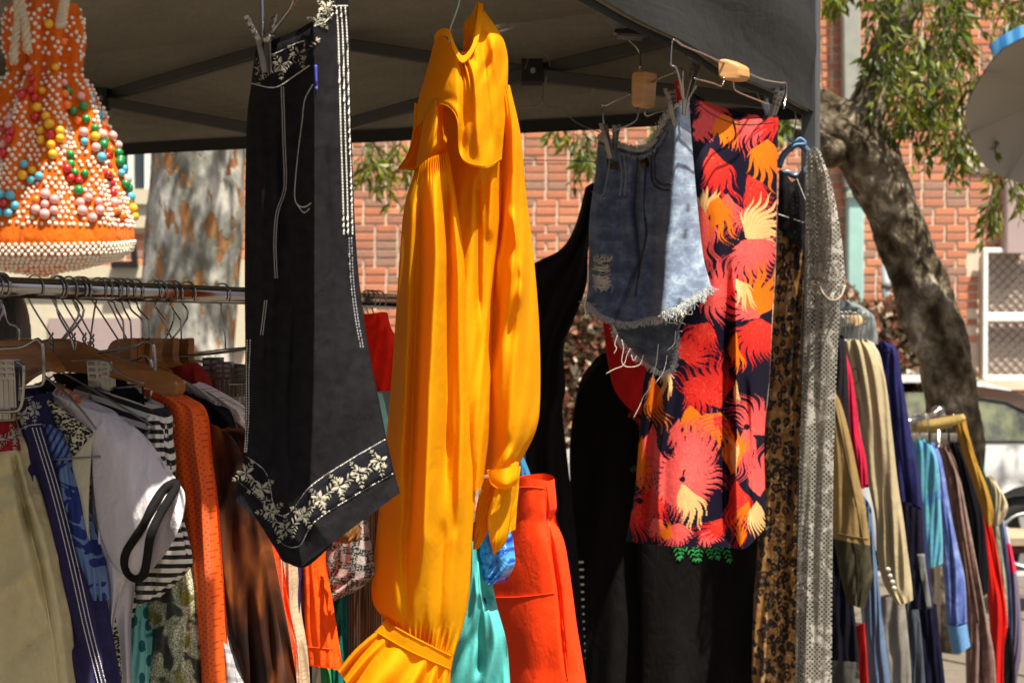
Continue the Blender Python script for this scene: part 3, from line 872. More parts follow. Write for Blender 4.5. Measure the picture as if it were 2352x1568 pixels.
def wire_hanger(xh, slant, label, group=None, drop=.10, half=.19, body=True, lean=0):
    q = rail_at(xh); t_ = thing("wire_hanger", label, "hanger", q + up3 * (-.2), group)
    hp = hook_pts(q, .0195, side)
    m = MB(); low = q + np.array([0, 0, -drop]) + rn * slant
    stem_ = [hp[-1], q - side * .012 + [0, 0, -.03] + rn * slant * .3, low + up3 * .045]
    m.tube(np.concatenate([spline(hp + stem_, 4)]), .0014, 6); m.build("hook", WIRE, t_, True)
    m = MB()
    for tw_ in twisted(low + up3 * .05, low, .0014, 3): m.tube(tw_, .0015, 5)
    m.build("twisted_neck", WIRE, t_, True)
    if body:
        m = MB(); a, b = low + side * half - up3 * .085, low - side * half - up3 * .085
        m.tube(spline([low, low + side * .03 - up3 * .01, a + up3 * .012, a + side * .01, a - up3 * .008], 4), .0014, 6)
        m.tube(spline([low, low - side * .03 - up3 * .01, b + up3 * .012, b - side * .01, b - up3 * .008], 4), .0014, 6)
        m.tube([a - up3 * .008, b - up3 * .008], .0014, 6); m.build("shoulder_wire", WIRE, t_, True)
    return t_
CLIPM = simple("nickel_clip", (.32, .305, .28), .36, 1.0, nscale=50, namt=.3)
def clip_meshes(t_, p, ax, dn, s=1.0, opn=.35, wd=1.0):
    """spring clip at p: two ribbed plates that open upwards; ax: plate width direction"""
    ax = np.asarray(ax, float); ax /= np.linalg.norm(ax); dn = np.asarray(dn, float); dn /= np.linalg.norm(dn)
    nn = np.cross(ax, dn); nn /= np.linalg.norm(nn)
    for sg in (1, -1):
        m = MB()
        top, mid, bot = p - dn * .022 * s + nn * sg * .010 * opn * 2.2 * s, p + nn * sg * .0035 * s, p + dn * .030 * s + nn * sg * .0012 * s
        ax = ax * wd; wv_ = ax * .0095 * s; th = nn * sg * .0012
        for a, b in ((top, mid), (mid, bot)):
            m.hexa([a - wv_, a + wv_, b + wv_, b - wv_, a - wv_ + th, a + wv_ + th, b + wv_ + th, b - wv_ + th])
        for k in (-.6, 0, .6): m.bar(mid + ax * .0095 * s * k + th, bot + ax * .0095 * s * k + th, .003 * s, .002 * s, tuple(nn))
        for k in range(3):
            for u in (-.5, .5):
                c_ = top + (mid - top) * (.2 + .28 * k) + ax * .0095 * s * u + th
                m.bar(c_ - ax * .003 * s, c_ + ax * .003 * s, .003 * s, .003 * s, tuple(nn))
        m.build("clip", CLIPM, t_)
def line3(pts, Y):   # picture polyline at a depth (one value or one per point)
    Ys_ = np.broadcast_to(np.asarray(Y, float), (len(pts),))
    return np.array([P(x, y, d) for (x, y), d in zip(pts, Ys_)])
def on_rail_plane(x, y, xh, k=0.0): return PP(x, y, rail_at(xh) - rn * k, rn)
def rail_line(pts, xh, k=0.0): return np.array([on_rail_plane(x, y, xh, k) for x, y in pts])
def smooth_poly(p, n=6): return spline(p, n)

# wire hangers, each with its hook on the rail
ORD = "first second third fourth fifth sixth seventh eighth".split()
for hi_, (xh, sl, dr) in enumerate([(80, .03, .115), (135, .028, .115), (158, .03, .115), (181, .026, .117), (225, .045, .125), (240, -.03, .128), (262, .03, .125), (365, .03, .12)]):
    wire_hanger(xh, sl, ORD[hi_] + " twisted wire hanger along the rail from the dark haired person", "twisted wire hangers on the chrome rail", dr)
# shaped hook hangers: stem runs straight, then bends out
def shaped_hook(xh, pts, name, label, extra=None, group=None, r=.0016):
    q = rail_at(xh); t_ = thing(name, label, "hanger", q - up3 * .2, group)
    hp = hook_pts(q, .0195, side); m = MB()
    st_ = rail_line(pts, xh)
    m.tube(np.concatenate([spline(hp + [st_[0]], 4), smooth_poly(st_, 5)[1:]]), r, 7); m.build("hook", CHROME, t_, True)
    return t_
def wood_body(t_, xh, out, k=.012, m_=None, nm="wooden_body"):
    pts = rail_line(smooth_poly(np.array(out, float), 5) if True else out, xh, k / 2)
    mb = MB(); mb.prism(pts, rn * k); o = mb.build(nm, m_ or WOOD, t_)
    bv = o.modifiers.new("round", 'BEVEL'); bv.width = .004; bv.segments = 2; bv.limit_method = 'ANGLE'
    return o
t_ = shaped_hook(-12, [(4, 690), (20, 740), (42, 752), (45, 783)], "wooden_hanger", "broad wooden hanger at the picture's edge beside the dark haired person")
wood_body(t_, 30, [(-160, 860), (-60, 800), (10, 779), (60, 780), (90, 800), (130, 855), (60, 845), (-100, 900), (-160, 880)], .018)
t_ = shaped_hook(128, [(128, 690), (135, 725), (160, 770), (172, 805), (175, 783)], "wooden_hanger", "long curved wooden hanger over the striped black and white top")
wood_body(t_, 150, [(-30, 905), (20, 830), (80, 785), (140, 778), (190, 795), (240, 818), (320, 840), (385, 862), (405, 885), (398, 908), (370, 908), (300, 880), (200, 860), (90, 855), (20, 900)], .02)
for i, (xh, a, lab) in enumerate([(258, 283, "narrow wooden hanger block left of four beside the plane tree"), (276, 300, "second wooden hanger block from the long curved hanger"),
                                  (292, 327, "third wooden hanger block from the long curved hanger"), (310, 341, "wooden hanger block with dark grooves third before the plane tree"),
                                  (352, 380, "darkest wooden hanger block with hook bent twice"), (388, 415, "last wooden hanger block before black trousers at the rail")]):
    t_ = shaped_hook(xh, [(xh + 4, 695), (xh + 10, 712), (a - 3, 732), (a, 742), (a + 2, 781)], "wooden_hanger", lab)
    wood_body(t_, xh + 22, [(a - 42, 812), (a - 25, 783), (a + 10, 777), (a + 18, 782), (a + 20, 830), (a + 60, 850), (a + 55, 862), (a, 848), (a - 40, 850)], .014)
t_ = shaped_hook(510, [(508, 700), (510, 740), (517, 770), (518, 802)], "clip_hanger", "chrome hanger with thin black hook right of the plane tree")
m = MB(); m.tube(rail_line([(365, 820), (450, 810), (517, 802), (600, 795)], 480), .0016, 6); m.build("cross_wire", CHROME, t_, True)
# chrome clip hangers in front: closed wire loops with ribbed clips
def loop_hanger(xh, outline, clips, label, k=0.0, r=.0024):
    q = rail_at(xh); t_ = thing("clip_hanger", label, "hanger", q - up3 * .2)
    m = MB(); m.tube(smooth_poly(rail_line(outline, xh, k), 4), r, 8); m.build("loop_wire", CHROME, t_, True)
    hp = hook_pts(q, .0195, side); m = MB(); a = rail_line(outline[:1], xh, k)[0]
    m.tube(spline(hp + [q - up3 * .04, a], 4), .0018, 7); m.build("hook", CHROME, t_, True)
    for (x, y, s) in clips: clip_meshes(t_, on_rail_plane(x, y, xh, k), side + rn * .5, -up3, s)
    return t_
loop_hanger(5, [(-90, 812), (0, 801), (50, 797), (82, 780), (92, 783), (99, 800), (101, 860), (98, 880), (85, 886), (30, 892)], [(4, 888, 1.5), (34, 868, 1.0)], "chrome clip hanger with tall rounded loop gripping cream trousers", .03)
loop_hanger(2, [(-70, 850), (-10, 838), (18, 838), (40, 832), (52, 838), (55, 855), (52, 915), (45, 938), (30, 944), (-40, 944)], [(20, 872, 1.25)], "lower chrome clip hanger with fat loop at the red waistband", .06)
loop_hanger(180, [(103, 826), (200, 812), (300, 798), (330, 785), (346, 787), (354, 800), (357, 860), (352, 880), (335, 884), (255, 892)], [(228, 876, 1.5), (252, 868, 1.1)], "long chrome clip hanger crossing the curved wooden hanger", .03)
loop_hanger(190, [(103, 826), (200, 826), (300, 828), (328, 817), (344, 824), (350, 850), (348, 900), (340, 916), (310, 918)], [(288, 896, 1.2), (312, 898, 1.1)], "slanting chrome clip hanger over the orange mesh jersey", .02)
loop_hanger(400, [(358, 820), (450, 815), (540, 805), (575, 797), (600, 795), (610, 830), (600, 876), (480, 882)], [(490, 868, 1.5), (516, 872, 1.3)], "chrome clip hanger beside the black trousers, clips close together", .0)
loop_hanger(430, [(360, 820), (480, 832), (570, 840), (600, 835), (604, 900), (590, 905), (500, 905)], [(540, 878, 1.3), (566, 878, 1.3)], "chrome clip hanger gripping pale trousers next to black trousers", -.02)
t_ = thing("wire_hanger", "stray wire hanger whose end loops over the white T-shirt", "hanger", on_rail_plane(215, 1000, 95))
m = MB(); m.tube(smooth_poly(rail_line([(100, 860), (175, 928), (225, 990), (236, 991), (262, 1020), (270, 1038), (262, 1046), (175, 1052), (90, 1056)], 95, .05), 5), .0017, 7); m.build("shoulder_wire", WIRE, t_, True)
t_ = thing("wire_hanger", "wire hanger with end poking out beside velvet coat", "hanger", on_rail_plane(500, 930, 420))
m = MB(); m.tube(smooth_poly(rail_line([(400, 870), (420, 890), (460, 898), (505, 912), (535, 945), (560, 948), (620, 930)], 420, .02), 5), .0017, 7); m.build("shoulder_wire", WIRE, t_, True)
for (lab, pts) in [("bent wire hanger shoulder over black neckline, upper of two", [(165, 829), (240, 827), (265, 850), (300, 868), (330, 880)]),
                   ("bent wire hanger shoulder above floral scarf, lower of two", [(50, 835), (82, 836), (110, 870), (138, 884), (150, 884)])]:
    t_ = thing("wire_hanger", lab, "hanger", on_rail_plane(pts[0][0], pts[0][1], 130)); m = MB(); m.tube(smooth_poly(rail_line(pts, 130, .035), 5), .0014, 6); m.build("shoulder_wire", WIRE, t_, True)
# pale wooden trouser bars behind the black trousers
for lab, y0, y1, xh in [("dull wooden hanger bar below the red cloth by the yellow blouse", 801, 836, 760), ("lower wooden hanger bar under the blue argyle cloth", 865, 905, 800)]:
    t_ = thing("wooden_hanger", lab, "hanger", on_rail_plane(870, y0, xh))
    mb = MB(); mb.prism(rail_line([(700, y0 + 2), (960, y0 - 3), (960, y1 - 4), (700, y1)], xh), rn * .012); mb.build("bar", simple("dull_wood", (.20, .125, .05), .6, nscale=12, namt=.2), t_)
    m = MB(); m.tube(hook_pts(rail_at(xh), .0195, side) + [on_rail_plane(840, y0, xh)], .0016, 6); m.build("hook", WIRE, t_, True)
    m = MB(); m.tube(smooth_poly(rail_line([(800, y0 + 24), (870, y0 + 22), (890, y0 + 14), (930, y0 + 12)], xh, .02), 4), .0013, 5); m.build("wire_clip", WIRE, t_, True)
for hi_, xh in enumerate((845, 855, 868)): wire_hanger(xh, .02, ORD[hi_] + " dark hook on the rail after black trousers, before yellow blouse", "hooks between black trousers and yellow blouse", .12, .1, False)
for xh in (560, 600, 700): pass
# ================================================================== cloth
def folds(seed, amp, n=4, f0=.8, f1=5.0, top=.3, drift=.25, sharp=.35):
    R_ = random.Random(seed)
    w_ = [(R_.uniform(f0, f1), R_.uniform(-drift, drift), R_.uniform(0, 6.3), R_.uniform(.5, 1) / math.sqrt(n)) for _ in range(n)]
    w2 = [(R_.uniform(2, 9), R_.uniform(1, 6), R_.uniform(0, 6.3)) for _ in range(4)]
    def f(u, v, x, y):
        s = 0
        for fr_, dr_, ph, a in w_:
            q = np.sin(6.283 * (.55 + .3 * fr_) * (u + dr_ * v + .06 * np.sin(4 * v + ph) + .05 * np.sin(9 * u + 2 * ph)) + ph) * (.55 + .45 * np.sin(3.1 * u + 4.5 * v + 2 * ph))
            s = s + a * (q - sharp * q * q)
        z = 0
        for a, b, ph in w2: z = z + .16 * np.sin(a * u * 3 + b * v * 4 + ph + 1.3 * np.sin(3 * v + ph))
        return amp * (s * (top + (1 - top) * v) + z)
    return f
def crease(items):
    """items: (polyline [(x, y)...], half width in pixels, height in metres): ridges (+) and valleys (-) that run down the cloth"""
    def f(u, v, x, y):
        d = 0
        for pl, wd, amp in items:
            pl = np.array(pl, float); xc = np.interp(y, pl[:, 1], pl[:, 0])
            sp_ = pl[-1, 1] - pl[0, 1]; fa, fb = max(25., .16 * sp_), max(35., .22 * sp_)
            fade = np.clip((y - pl[0, 1]) / fa, 0, 1) * np.clip((pl[-1, 1] - y) / fb, 0, 1); fade = fade * fade * (3 - 2 * fade)
            d = d + amp * np.exp(-((x - xc) / wd) ** 2) * fade
        return d
    return f
def bumps(items):
    """items: (x, y, rx, ry, angle, height)"""
    def f(u, v, x, y):
        d = 0
        for x0, y0, rx, ry, an, amp in items:
            c, s = math.cos(an), math.sin(an); a = ((x - x0) * c + (y - y0) * s) / rx; b = (-(x - x0) * s + (y - y0) * c) / ry
            d = d + amp * np.exp(-(a * a + b * b))
        return d
    return f
class Cloth:
    def __init__(s, net, plane, fold=(), thick=.02, nu=40, nv=70, lin=False, belly=.5, colour=None, sway=None):
        net = [[(p[0], p[1], p[2] if len(p) > 2 else 0.0) for p in row] for row in net]
        A = np.array(net, float)
        G = cubic_resample(A, nv)                                           # rows
        G = np.swapaxes(cubic_resample(np.swapaxes(G, 0, 1), nu, lin), 0, 1)  # columns
        s.x, s.y, d = G[..., 0], G[..., 1], G[..., 2]
        s.u, s.v = np.broadcast_to(np.linspace(0, 1, nu), d.shape), np.broadcast_to(np.linspace(0, 1, nv)[:, None], d.shape)
        edge = (np.sin(np.pi * np.clip(s.u, 0, 1)) + 1e-6) ** .5
        for f in (fold if isinstance(fold, (list, tuple)) else [fold]): d = d + f(s.u, s.v, s.x, s.y)
        d = d + thick * belly * edge
        s.pt, s.n = np.asarray(plane[0], float), np.asarray(plane[1], float)
        s.d = d
        s.front = s.place(s.x, s.y, d)
        s.back = s.front + s.n * (thick * edge)[..., None]
        s.nu, s.nv = nu, nv
        s.colour = colour
    def place(s, x, y, d):
        r = ray(x, y); t_ = (np.dot(s.pt - ORG, s.n) - d) / (r @ s.n)
        return ORG + r * t_[..., None]
    def build(s, name, mat, parent=None):
        nu, nv = s.nu, s.nv
        bk = s.back[:, ::-1][:, 1:-1]
        L = np.concatenate([s.front, bk], 1); m_ = L.shape[1]
        i, j = np.meshgrid(np.arange(nv - 1), np.arange(m_), indexing='ij'); j2 = (j + 1) % m_
        fs = np.stack([i * m_ + j, (i + 1) * m_ + j, (i + 1) * m_ + j2, i * m_ + j2], -1).reshape(-1, 4)
        X = np.concatenate([s.x, s.x[:, ::-1][:, 1:-1]], 1); Y_ = np.concatenate([s.y, s.y[:, ::-1][:, 1:-1]], 1)
        uv_ = np.stack([X, 1568 - Y_], -1).reshape(-1, 2) / 100.0
        col_ = s.colour(X, Y_).reshape(-1, 3) if s.colour else None
        s.o = obj(name, L.reshape(-1, 3), fs, mat, parent, True, col_, uv_)
        return s.o
    def at(s, x, y, off=.001):
        k = np.argmin((s.x - x) ** 2 + (s.y - y) ** 2)
        i, j = divmod(int(k), s.nu)
        return s.place(np.array(float(x)), np.array(float(y)), s.d[i, j] + off)
    def along(s, pl, step=6, off=.001):
        pl = np.array(pl, float); out = []
        q = spline(pl, 8) if len(pl) > 2 else np.linspace(pl[0], pl[1], 9)
        L = np.concatenate([[0], np.cumsum(np.linalg.norm(np.diff(q, axis=0), axis=1))]); n = max(3, int(L[-1] / step))
        xs, ys = np.interp(np.linspace(0, L[-1], n), L, q[:, 0]), np.interp(np.linspace(0, L[-1], n), L, q[:, 1])
        return np.array([s.at(a, b, off) for a, b in zip(xs, ys)])
    def stitches(s, lines, mat, parent, name="stitching", r=.0008, dash=6, gap=.35, off=.0012):
        m = MB()
        for pl in lines:
            p = s.along(pl, dash, off)
            for a, b in zip(p[:-1], p[1:]): m.tube([a, a + (b - a) * (1 - gap)], r, 4)
        return m.build(name, mat, parent, kind="stuff")
    def seam(s, lines, mat, parent, name="seam", r=.0015, step=7, off=.0008):
        m = MB()
        for pl in lines: m.tube(s.along(pl, step, off), r, 6)
        return m.build(name, mat, parent, True, kind="stuff")
def rows2(rows, n=2):
    out = []
    for xl, yl, xr, yr in rows: out.append([(xl + (xr - xl) * k / (n - 1), yl + (yr - yl) * k / (n - 1)) for k in range(n)])
    return out
def YP(Y): return ((0, Y, 0), (0, 1.0, 0))
def RP(xh): return (rail_at(xh), rn)
def embroider(cl, motifs, mat, parent, name="embroidery", off=.0012):
    """motifs: (x, y, size, angle, kind) with kind f flower or l leaf spray; small satin-stitch shapes lying on the cloth"""
    m = MB()
    def petal(cx, cy, an, L, wd):
        ca, sa = math.cos(an), math.sin(an)
        prof_ = [(0, 0), (.25, .7), (.55, 1), (.85, .6), (1, 0), (.85, -.6), (.55, -1), (.25, -.7)]
        vs = [cl.at(cx + ca * a * L - sa * b * wd, cy + sa * a * L + ca * b * wd, off) for a, b in prof_]
        vs.append(cl.at(cx + ca * .5 * L, cy + sa * .5 * L, off + .0012))
        m.add(vs, [(8, i, (i + 1) % 8) for i in range(8)])
    for x, y, s_, an, kd in motifs:
        if kd == 'f':
            for k in range(5): petal(x + 3 * math.cos(an + k * 1.257), y + 3 * math.sin(an + k * 1.257), an + k * 1.257, s_ * .44, s_ * .095)
        else:
            for k in range(4):
                t_ = k / 3.0; bx, by = x + math.cos(an) * s_ * .8 * t_, y + math.sin(an) * s_ * .8 * t_
                for sg in (-1, 1): petal(bx, by, an + sg * .8, s_ * .38 * (1 - .35 * t_), s_ * .042)
            petal(x + math.cos(an) * s_ * .8, y + math.sin(an) * s_ * .8, an, s_ * .3, s_ * .05)
    return m.build(name, mat, parent, True, kind="stuff")
def garland(pl, size, step, seed):
    R_ = random.Random(seed); q = spline(np.array(pl, float), 10)
    L = np.concatenate([[0], np.cumsum(np.linalg.norm(np.diff(q, axis=0), axis=1))]); out = []; t_ = step * .4; k = 0
    while t_ < L[-1]:
        x, y = np.interp(t_, L, q[:, 0]), np.interp(t_, L, q[:, 1])
        x2, y2 = np.interp(min(L[-1], t_ + 4), L, q[:, 0]), np.interp(min(L[-1], t_ + 4), L, q[:, 1]); an = math.atan2(y2 - y, x2 - x)
        if k % 2 == 0:
            out.append((x, y, size, R_.uniform(0, 6), 'f')); out.append((x, y, size * .8, an + 1.9, 'l')); out.append((x, y, size * .75, an - 1.7, 'l'))
        else: out.append((x - 4, y, size, an + R_.uniform(-.4, .4), 'l')); out.append((x, y + 2, size * .7, an + 2.6, 'l'))
        t_ += step; k += 1
    return out
THREAD = simple("ecru_thread", (.36, .335, .255), .8)
WHITETH = simple("white_thread", (.72, .70, .64), .7)
BDENIM = cloth_mat("black_denim", (.0165, .016, .0178), .85, 0, 0, .75, .6, wrinkle=.45)

# ------------------------------------------------------------------ black embroidered trousers
tr = thing("cropped_trousers", "black cropped trousers with cream floral embroidery and white stitching", "trousers", P(720, 1290, 1.72))
dz = (-.115, -.085, -.060, -.035, .040, -.055)
def dr(row, k=1): return [(x, y, d * k) for (x, y), d in zip(row, dz)]
net = [dr([(588, 104), (614, 95), (645, 85), (682, 70), (722, 45), (800, -25)], .9),
       dr([(577, 193), (604, 197), (632, 200), (676, 172), (722, 138), (803, 95)], .95),
       dr([(566, 300), (606, 300), (646, 300), (684, 300), (722, 300), (807, 290)]),
       dr([(562, 600), (600, 600), (640, 600), (678, 600), (722, 600), (818, 560)]),
       dr([(563, 800), (602, 800), (636, 800), (672, 800), (722, 800), (840, 760)]),
       dr([(563, 960), (608, 960), (640, 960), (668, 965), (718, 955), (872, 925)]),
       [(564, 1046, -.085), (612, 1088, -.07), (632, 1172, -.05), (665, 1178, .0), (713, 1116, .03), (888, 1006, -.05)],
       [(546, 1104, -.085), (610, 1162, -.065), (641, 1242, -.03), (686, 1255, .02), (722, 1198, .035), (906, 1084, -.04)],
       [(540, 1150, -.08), (594, 1198, -.06), (648, 1286, -.02), (694, 1300, .025), (762, 1248, .03), (919, 1131, -.04)]]
P_ = Cloth(net, YP(1.72), [folds(3, .006, 4, 1, 4, .15), crease([([(640, 200), (650, 500), (632, 800), (636, 1170)], 9, -.012), ([(600, 220), (600, 1080)], 10, .010), ([(690, 640), (668, 900), (668, 1180)], 8, -.010), ([(770, 60), (765, 400), (800, 900), (830, 1040)], 12, .006),
           ([(745, 300), (755, 600), (770, 980)], 9, -.006)]), bumps([(770, 300, 30, 90, .3, .006), (790, 640, 26, 110, -.2, -.007), (760, 820, 40, 70, .5, .006), (840, 900, 30, 60, .6, .005)])], .05, 121, 170, lin=True)
P_.build("legs", BDENIM, tr)
bandc = cloth_mat("black_band", (.011, .011, .015), .75, .1, 0, .3, .4)
def strip(cl, top, bot, mat, parent, name, off=.0015, n=60):
    a, b = spline(np.array(top, float), 10), spline(np.array(bot, float), 10)
    a = cubic_resample(a, n, True); b = cubic_resample(b, n, True); vs = []; k = 6
    uv_ = []
    for i in range(n):
        for j in range(k):
            q = a[i] * (1 - j / (k - 1)) + b[i] * j / (k - 1); vs.append(cl.at(q[0], q[1], off)); uv_.append((q[0] / 100, (1568 - q[1]) / 100))
    fs = [(i * k + j, (i + 1) * k + j, (i + 1) * k + j + 1, i * k + j + 1) for i in range(n - 1) for j in range(k - 1)]
    o = obj(name, vs, fs, mat, parent, True, None, uv_)
    sol = o.modifiers.new("thickness", 'SOLIDIFY'); sol.thickness = .0012; sol.offset = 0
    return o
hu, hl = [(565, 1047), (612, 1088), (632, 1172), (665, 1178), (714, 1116), (800, 1058), (886, 1008)], [(548, 1104), (610, 1162), (642, 1240), (686, 1253), (722, 1198), (810, 1140), (904, 1086)]
hb = strip(P_, hu, hl, bandc, tr, "hem_band")
P_.stitches([hu, hl], WHITETH, hb, r=.0006, dash=5)
embroider(P_, garland([(556, 1078), (600, 1120), (628, 1185), (662, 1215), (712, 1165), (760, 1128), (820, 1090), (888, 1050)], 42, 27, 2), THREAD, hb, off=.0032)
wbd = strip(P_, [(587, 118), (645, 98), (690, 80), (722, 60)], [(578, 191), (632, 199), (680, 170), (721, 140)], bandc, tr, "waistband")
embroider(P_, garland([(588, 165), (632, 155), (680, 130), (718, 92)], 40, 24, 5), THREAD, wbd, off=.0032)
embroider(P_, garland([(728, 55), (742, 25), (775, -5)], 34, 18, 6), THREAD, wbd, off=.003)
P_.stitches([[(608, 130), (640, 120), (680, 100), (706, 92)], [(578, 192), (632, 201), (680, 172), (712, 150)]], WHITETH, wbd, r=.0006, dash=5, off=.003)
P_.stitches([[(x0_, 16), (x0_ + 5, 100), (x0_ + 10, 300), (x0_ + 14, 420), (x0_ + 17, 540)] for x0_ in (772, 782, 792)], WHITETH, tr, r=.0013, dash=7, gap=.25)
P_.stitches([[(x0_ + 17, 545), (x0_ + 21, 640), (x0_ + 30, 720), (x0_ + 44, 800)] for x0_ in (784, 790)], simple('grey_stitch', (.30, .30, .31), .8), tr, r=.0009, dash=7)
P_.stitches([[(763, 14), (800, 14)], [(728, 58), (745, 52), (766, 30)]], WHITETH, tr, "topstitch", r=.0008, dash=4)
for dx in (0, 5):
    P_.stitches([[(646 + dx, 200), (650 + dx, 330), (652 + dx, 430), (634 + dx, 490), (629 + dx, 560), (632 + dx, 640)], [(608 + dx, 690), (602 + dx, 740), (598 + dx, 770)]], WHITETH, tr, "seam_stitch", r=.00045, dash=5)
P_.stitches([[(718, 195), (700, 230), (694, 280), (685, 350), (679, 410), (678, 460), (696, 476), (716, 466)], [(678, 462), (697, 488), (712, 478)]], WHITETH, tr, "pocket_stitch", r=.0006, dash=5)
P_.stitches([[(568, 780), (566, 860), (566, 960), (562, 1040)], [(575, 780), (572, 860), (571, 960), (566, 1040)]], WHITETH, tr, "side_stitch", r=.0007, dash=6)
m = MB(); pl = P_.along([(725, 150), (726, 180), (727, 208)], 5, .003); m.tube(pl, .0017, 6); m.build("blue_tag", simple("cobalt_thread", (.05, .06, .45), .6), tr, True)
# rolled inner cuff under the trousers
c2 = Cloth([[(640, 1250, -.0), (700, 1255, .0), (770, 1215, -.01)], [(648, 1287, 0), (700, 1300, .012), (764, 1250, -.01)], [(690, 1298, -.02), (712, 1290, -.03), (766, 1238, -.03)]], YP(1.80), [], .02, 40, 24)
c2.build("inner_cuff", BDENIM, tr)
th = thing("clip_hanger", "chrome clip hanger holding the black embroidered trousers", "hanger", P(640, 40, 1.76))
clip_meshes(th, P(604, 92, 1.765), (.5, -.85, 0), (0.12, 0, -1), 1.35, .6, .7)
m = MB(); m.tube(smooth_poly(line3([(600, -40), (602, 10), (604, 84)], 1.76), 4), .0022, 8); m.tube(smooth_poly(line3([(618, 86), (640, 55), (668, 18), (676, -5), (672, -40)], [1.75, 1.73, 1.72, 1.71, 1.71]), 4), .0024, 8); m.build("hook_wire", CHROME, th, True)
m = MB(); m.ball(P(616, 88, 1.745), .006); m.tube([P(612, 90, 1.75), P(622, 84, 1.74)], .005, 10); m.build("spring", STEEL, th, True)

# ------------------------------------------------------------------ yellow blouse
YEL = cloth_mat("yellow_silk", (.84, .415, .004), .68, 0, .42, .05, .12, (.94, .33, .0), .08, .25, .8)
bl = thing("blouse", "bright yellow orange blouse with cape ruffle and long gathered sleeves", "blouse", P(1040, 1500, 2.2))
BY = 2.2
bod = Cloth([[(1000, 110, -.03), (1050, 120, .01), (1110, 110, .01), (1150, 110, -.02)], [(1000, 300, -.09), (1058, 300, -.03), (1110, 300, .015), (1150, 300, -.03)],
             [(1000, 480, -.09), (1058, 480, -.01), (1112, 480, -.01), (1150, 480, -.04)], [(975, 760, -.05), (1060, 760, .02), (1104, 760, .0), (1130, 760, -.03)],
             [(970, 950, -.05), (1050, 950, .02), (1100, 950, .02), (1128, 950, -.02)], [(975, 1130, -.05), (1050, 1130, .0), (1096, 1125, .01), (1110, 1110, -.02)]], YP(BY + .02),
            [folds(11, .012, 4, 1, 4, .3), crease([([(1098, 390), (1100, 760)], 7, -.02), ([(1128, 390), (1126, 560)], 10, .012)])], .03, 80, 130)
bod.build("body", YEL, bl)
sl = Cloth([[(953, 390, -.045), (988, 362, .0), (1030, 350, -.02)], [(928, 480, -.06), (985, 480, .02), (1050, 470, -.02)], [(916, 620, -.07), (985, 620, .03), (1066, 600, -.02)], [(900, 860, -.08), (985, 860, .04), (1080, 850, -.03)],
            [(884, 1040, -.08), (975, 1050, .04), (1094, 1050, -.03)], [(862, 1250, -.07), (960, 1270, .04), (1084, 1250, -.03)], [(854, 1370, -.06), (950, 1400, .04), (1074, 1390, -.03)], [(884, 1424, -.03), (950, 1462, .02), (1042, 1508, -.02)]], YP(BY - .02),
           [folds(12, .010, 5, 1.2, 4.5, .35, .1),
            crease([([(952, 380), (935, 620), (925, 950), (905, 1200)], 14, .026), ([(975, 360), (965, 620), (950, 960), (930, 1390)], 13, -.034), ([(1000, 350), (1003, 600), (985, 900), (975, 1250), (960, 1440)], 17, .034),
                    ([(1018, 355), (1030, 600), (1025, 900), (1020, 1180)], 13, -.034), ([(1034, 360), (1056, 640), (1062, 950), (1050, 1300)], 12, .024), ([(898, 1200), (912, 1440)], 9, .006), ([(926, 1180), (940, 1460)], 9, -.008), ([(990, 1200), (985, 1490)], 10, .008), ([(1018, 1180), (1005, 1500)], 10, -.008), ([(1046, 1200), (1030, 1510)], 10, .007)]),
            lambda u, v, x, y: .006 * np.sin(u * 95 + 4 * np.sin(u * 9)) * (np.exp(-((v) / .05) ** 2) + np.exp(-((v - 1) / .06) ** 2))], .06, 130, 190)
sl.build("sleeve", YEL, bl)
sl2 = Cloth([[(1146, 190, -.02), (1158, 192, .0), (1171, 196, -.02)], [(1150, 300, -.02), (1175, 300, .01), (1196, 310, -.03)], [(1146, 420, -.02), (1175, 430, .01), (1208, 440, -.04)], [(1132, 560, -.03), (1180, 570, .02), (1224, 570, -.05)],
             [(1116, 720, -.02), (1175, 720, .03), (1238, 740, -.05)], [(1110, 880, -.02), (1175, 880, .03), (1241, 900, -.05)], [(1118, 1000, -.02), (1175, 1000, .03), (1232, 985, -.04)], [(1112, 1090, -.02), (1150, 1085, .02), (1196, 1060, -.03)]], YP(BY + .06),
            [folds(13, .010, 4, 1, 4, .4, .15), crease([([(1160, 260), (1163, 400), (1148, 520), (1126, 640)], 10, -.035), ([(1172, 470), (1195, 580), (1200, 640), (1190, 720)], 11, .022), ([(1130, 560), (1126, 640), (1140, 720), (1128, 860)], 10, -.022), ([(1128, 400), (1134, 560), (1150, 640)], 8, .015)]),
             bumps([(1165, 612, 40, 30, .1, .008), (1148, 680, 24, 80, 0, -.014), (1188, 690, 22, 95, -.2, .012), (1160, 760, 30, 44, .6, -.010), (1135, 690, 14, 80, .15, .010), (1165, 1050, 28, 24, .8, .012), (1150, 1040, 18, 34, .6, -.016)])], .06, 90, 150)
sl2.build("sleeve", YEL, bl)
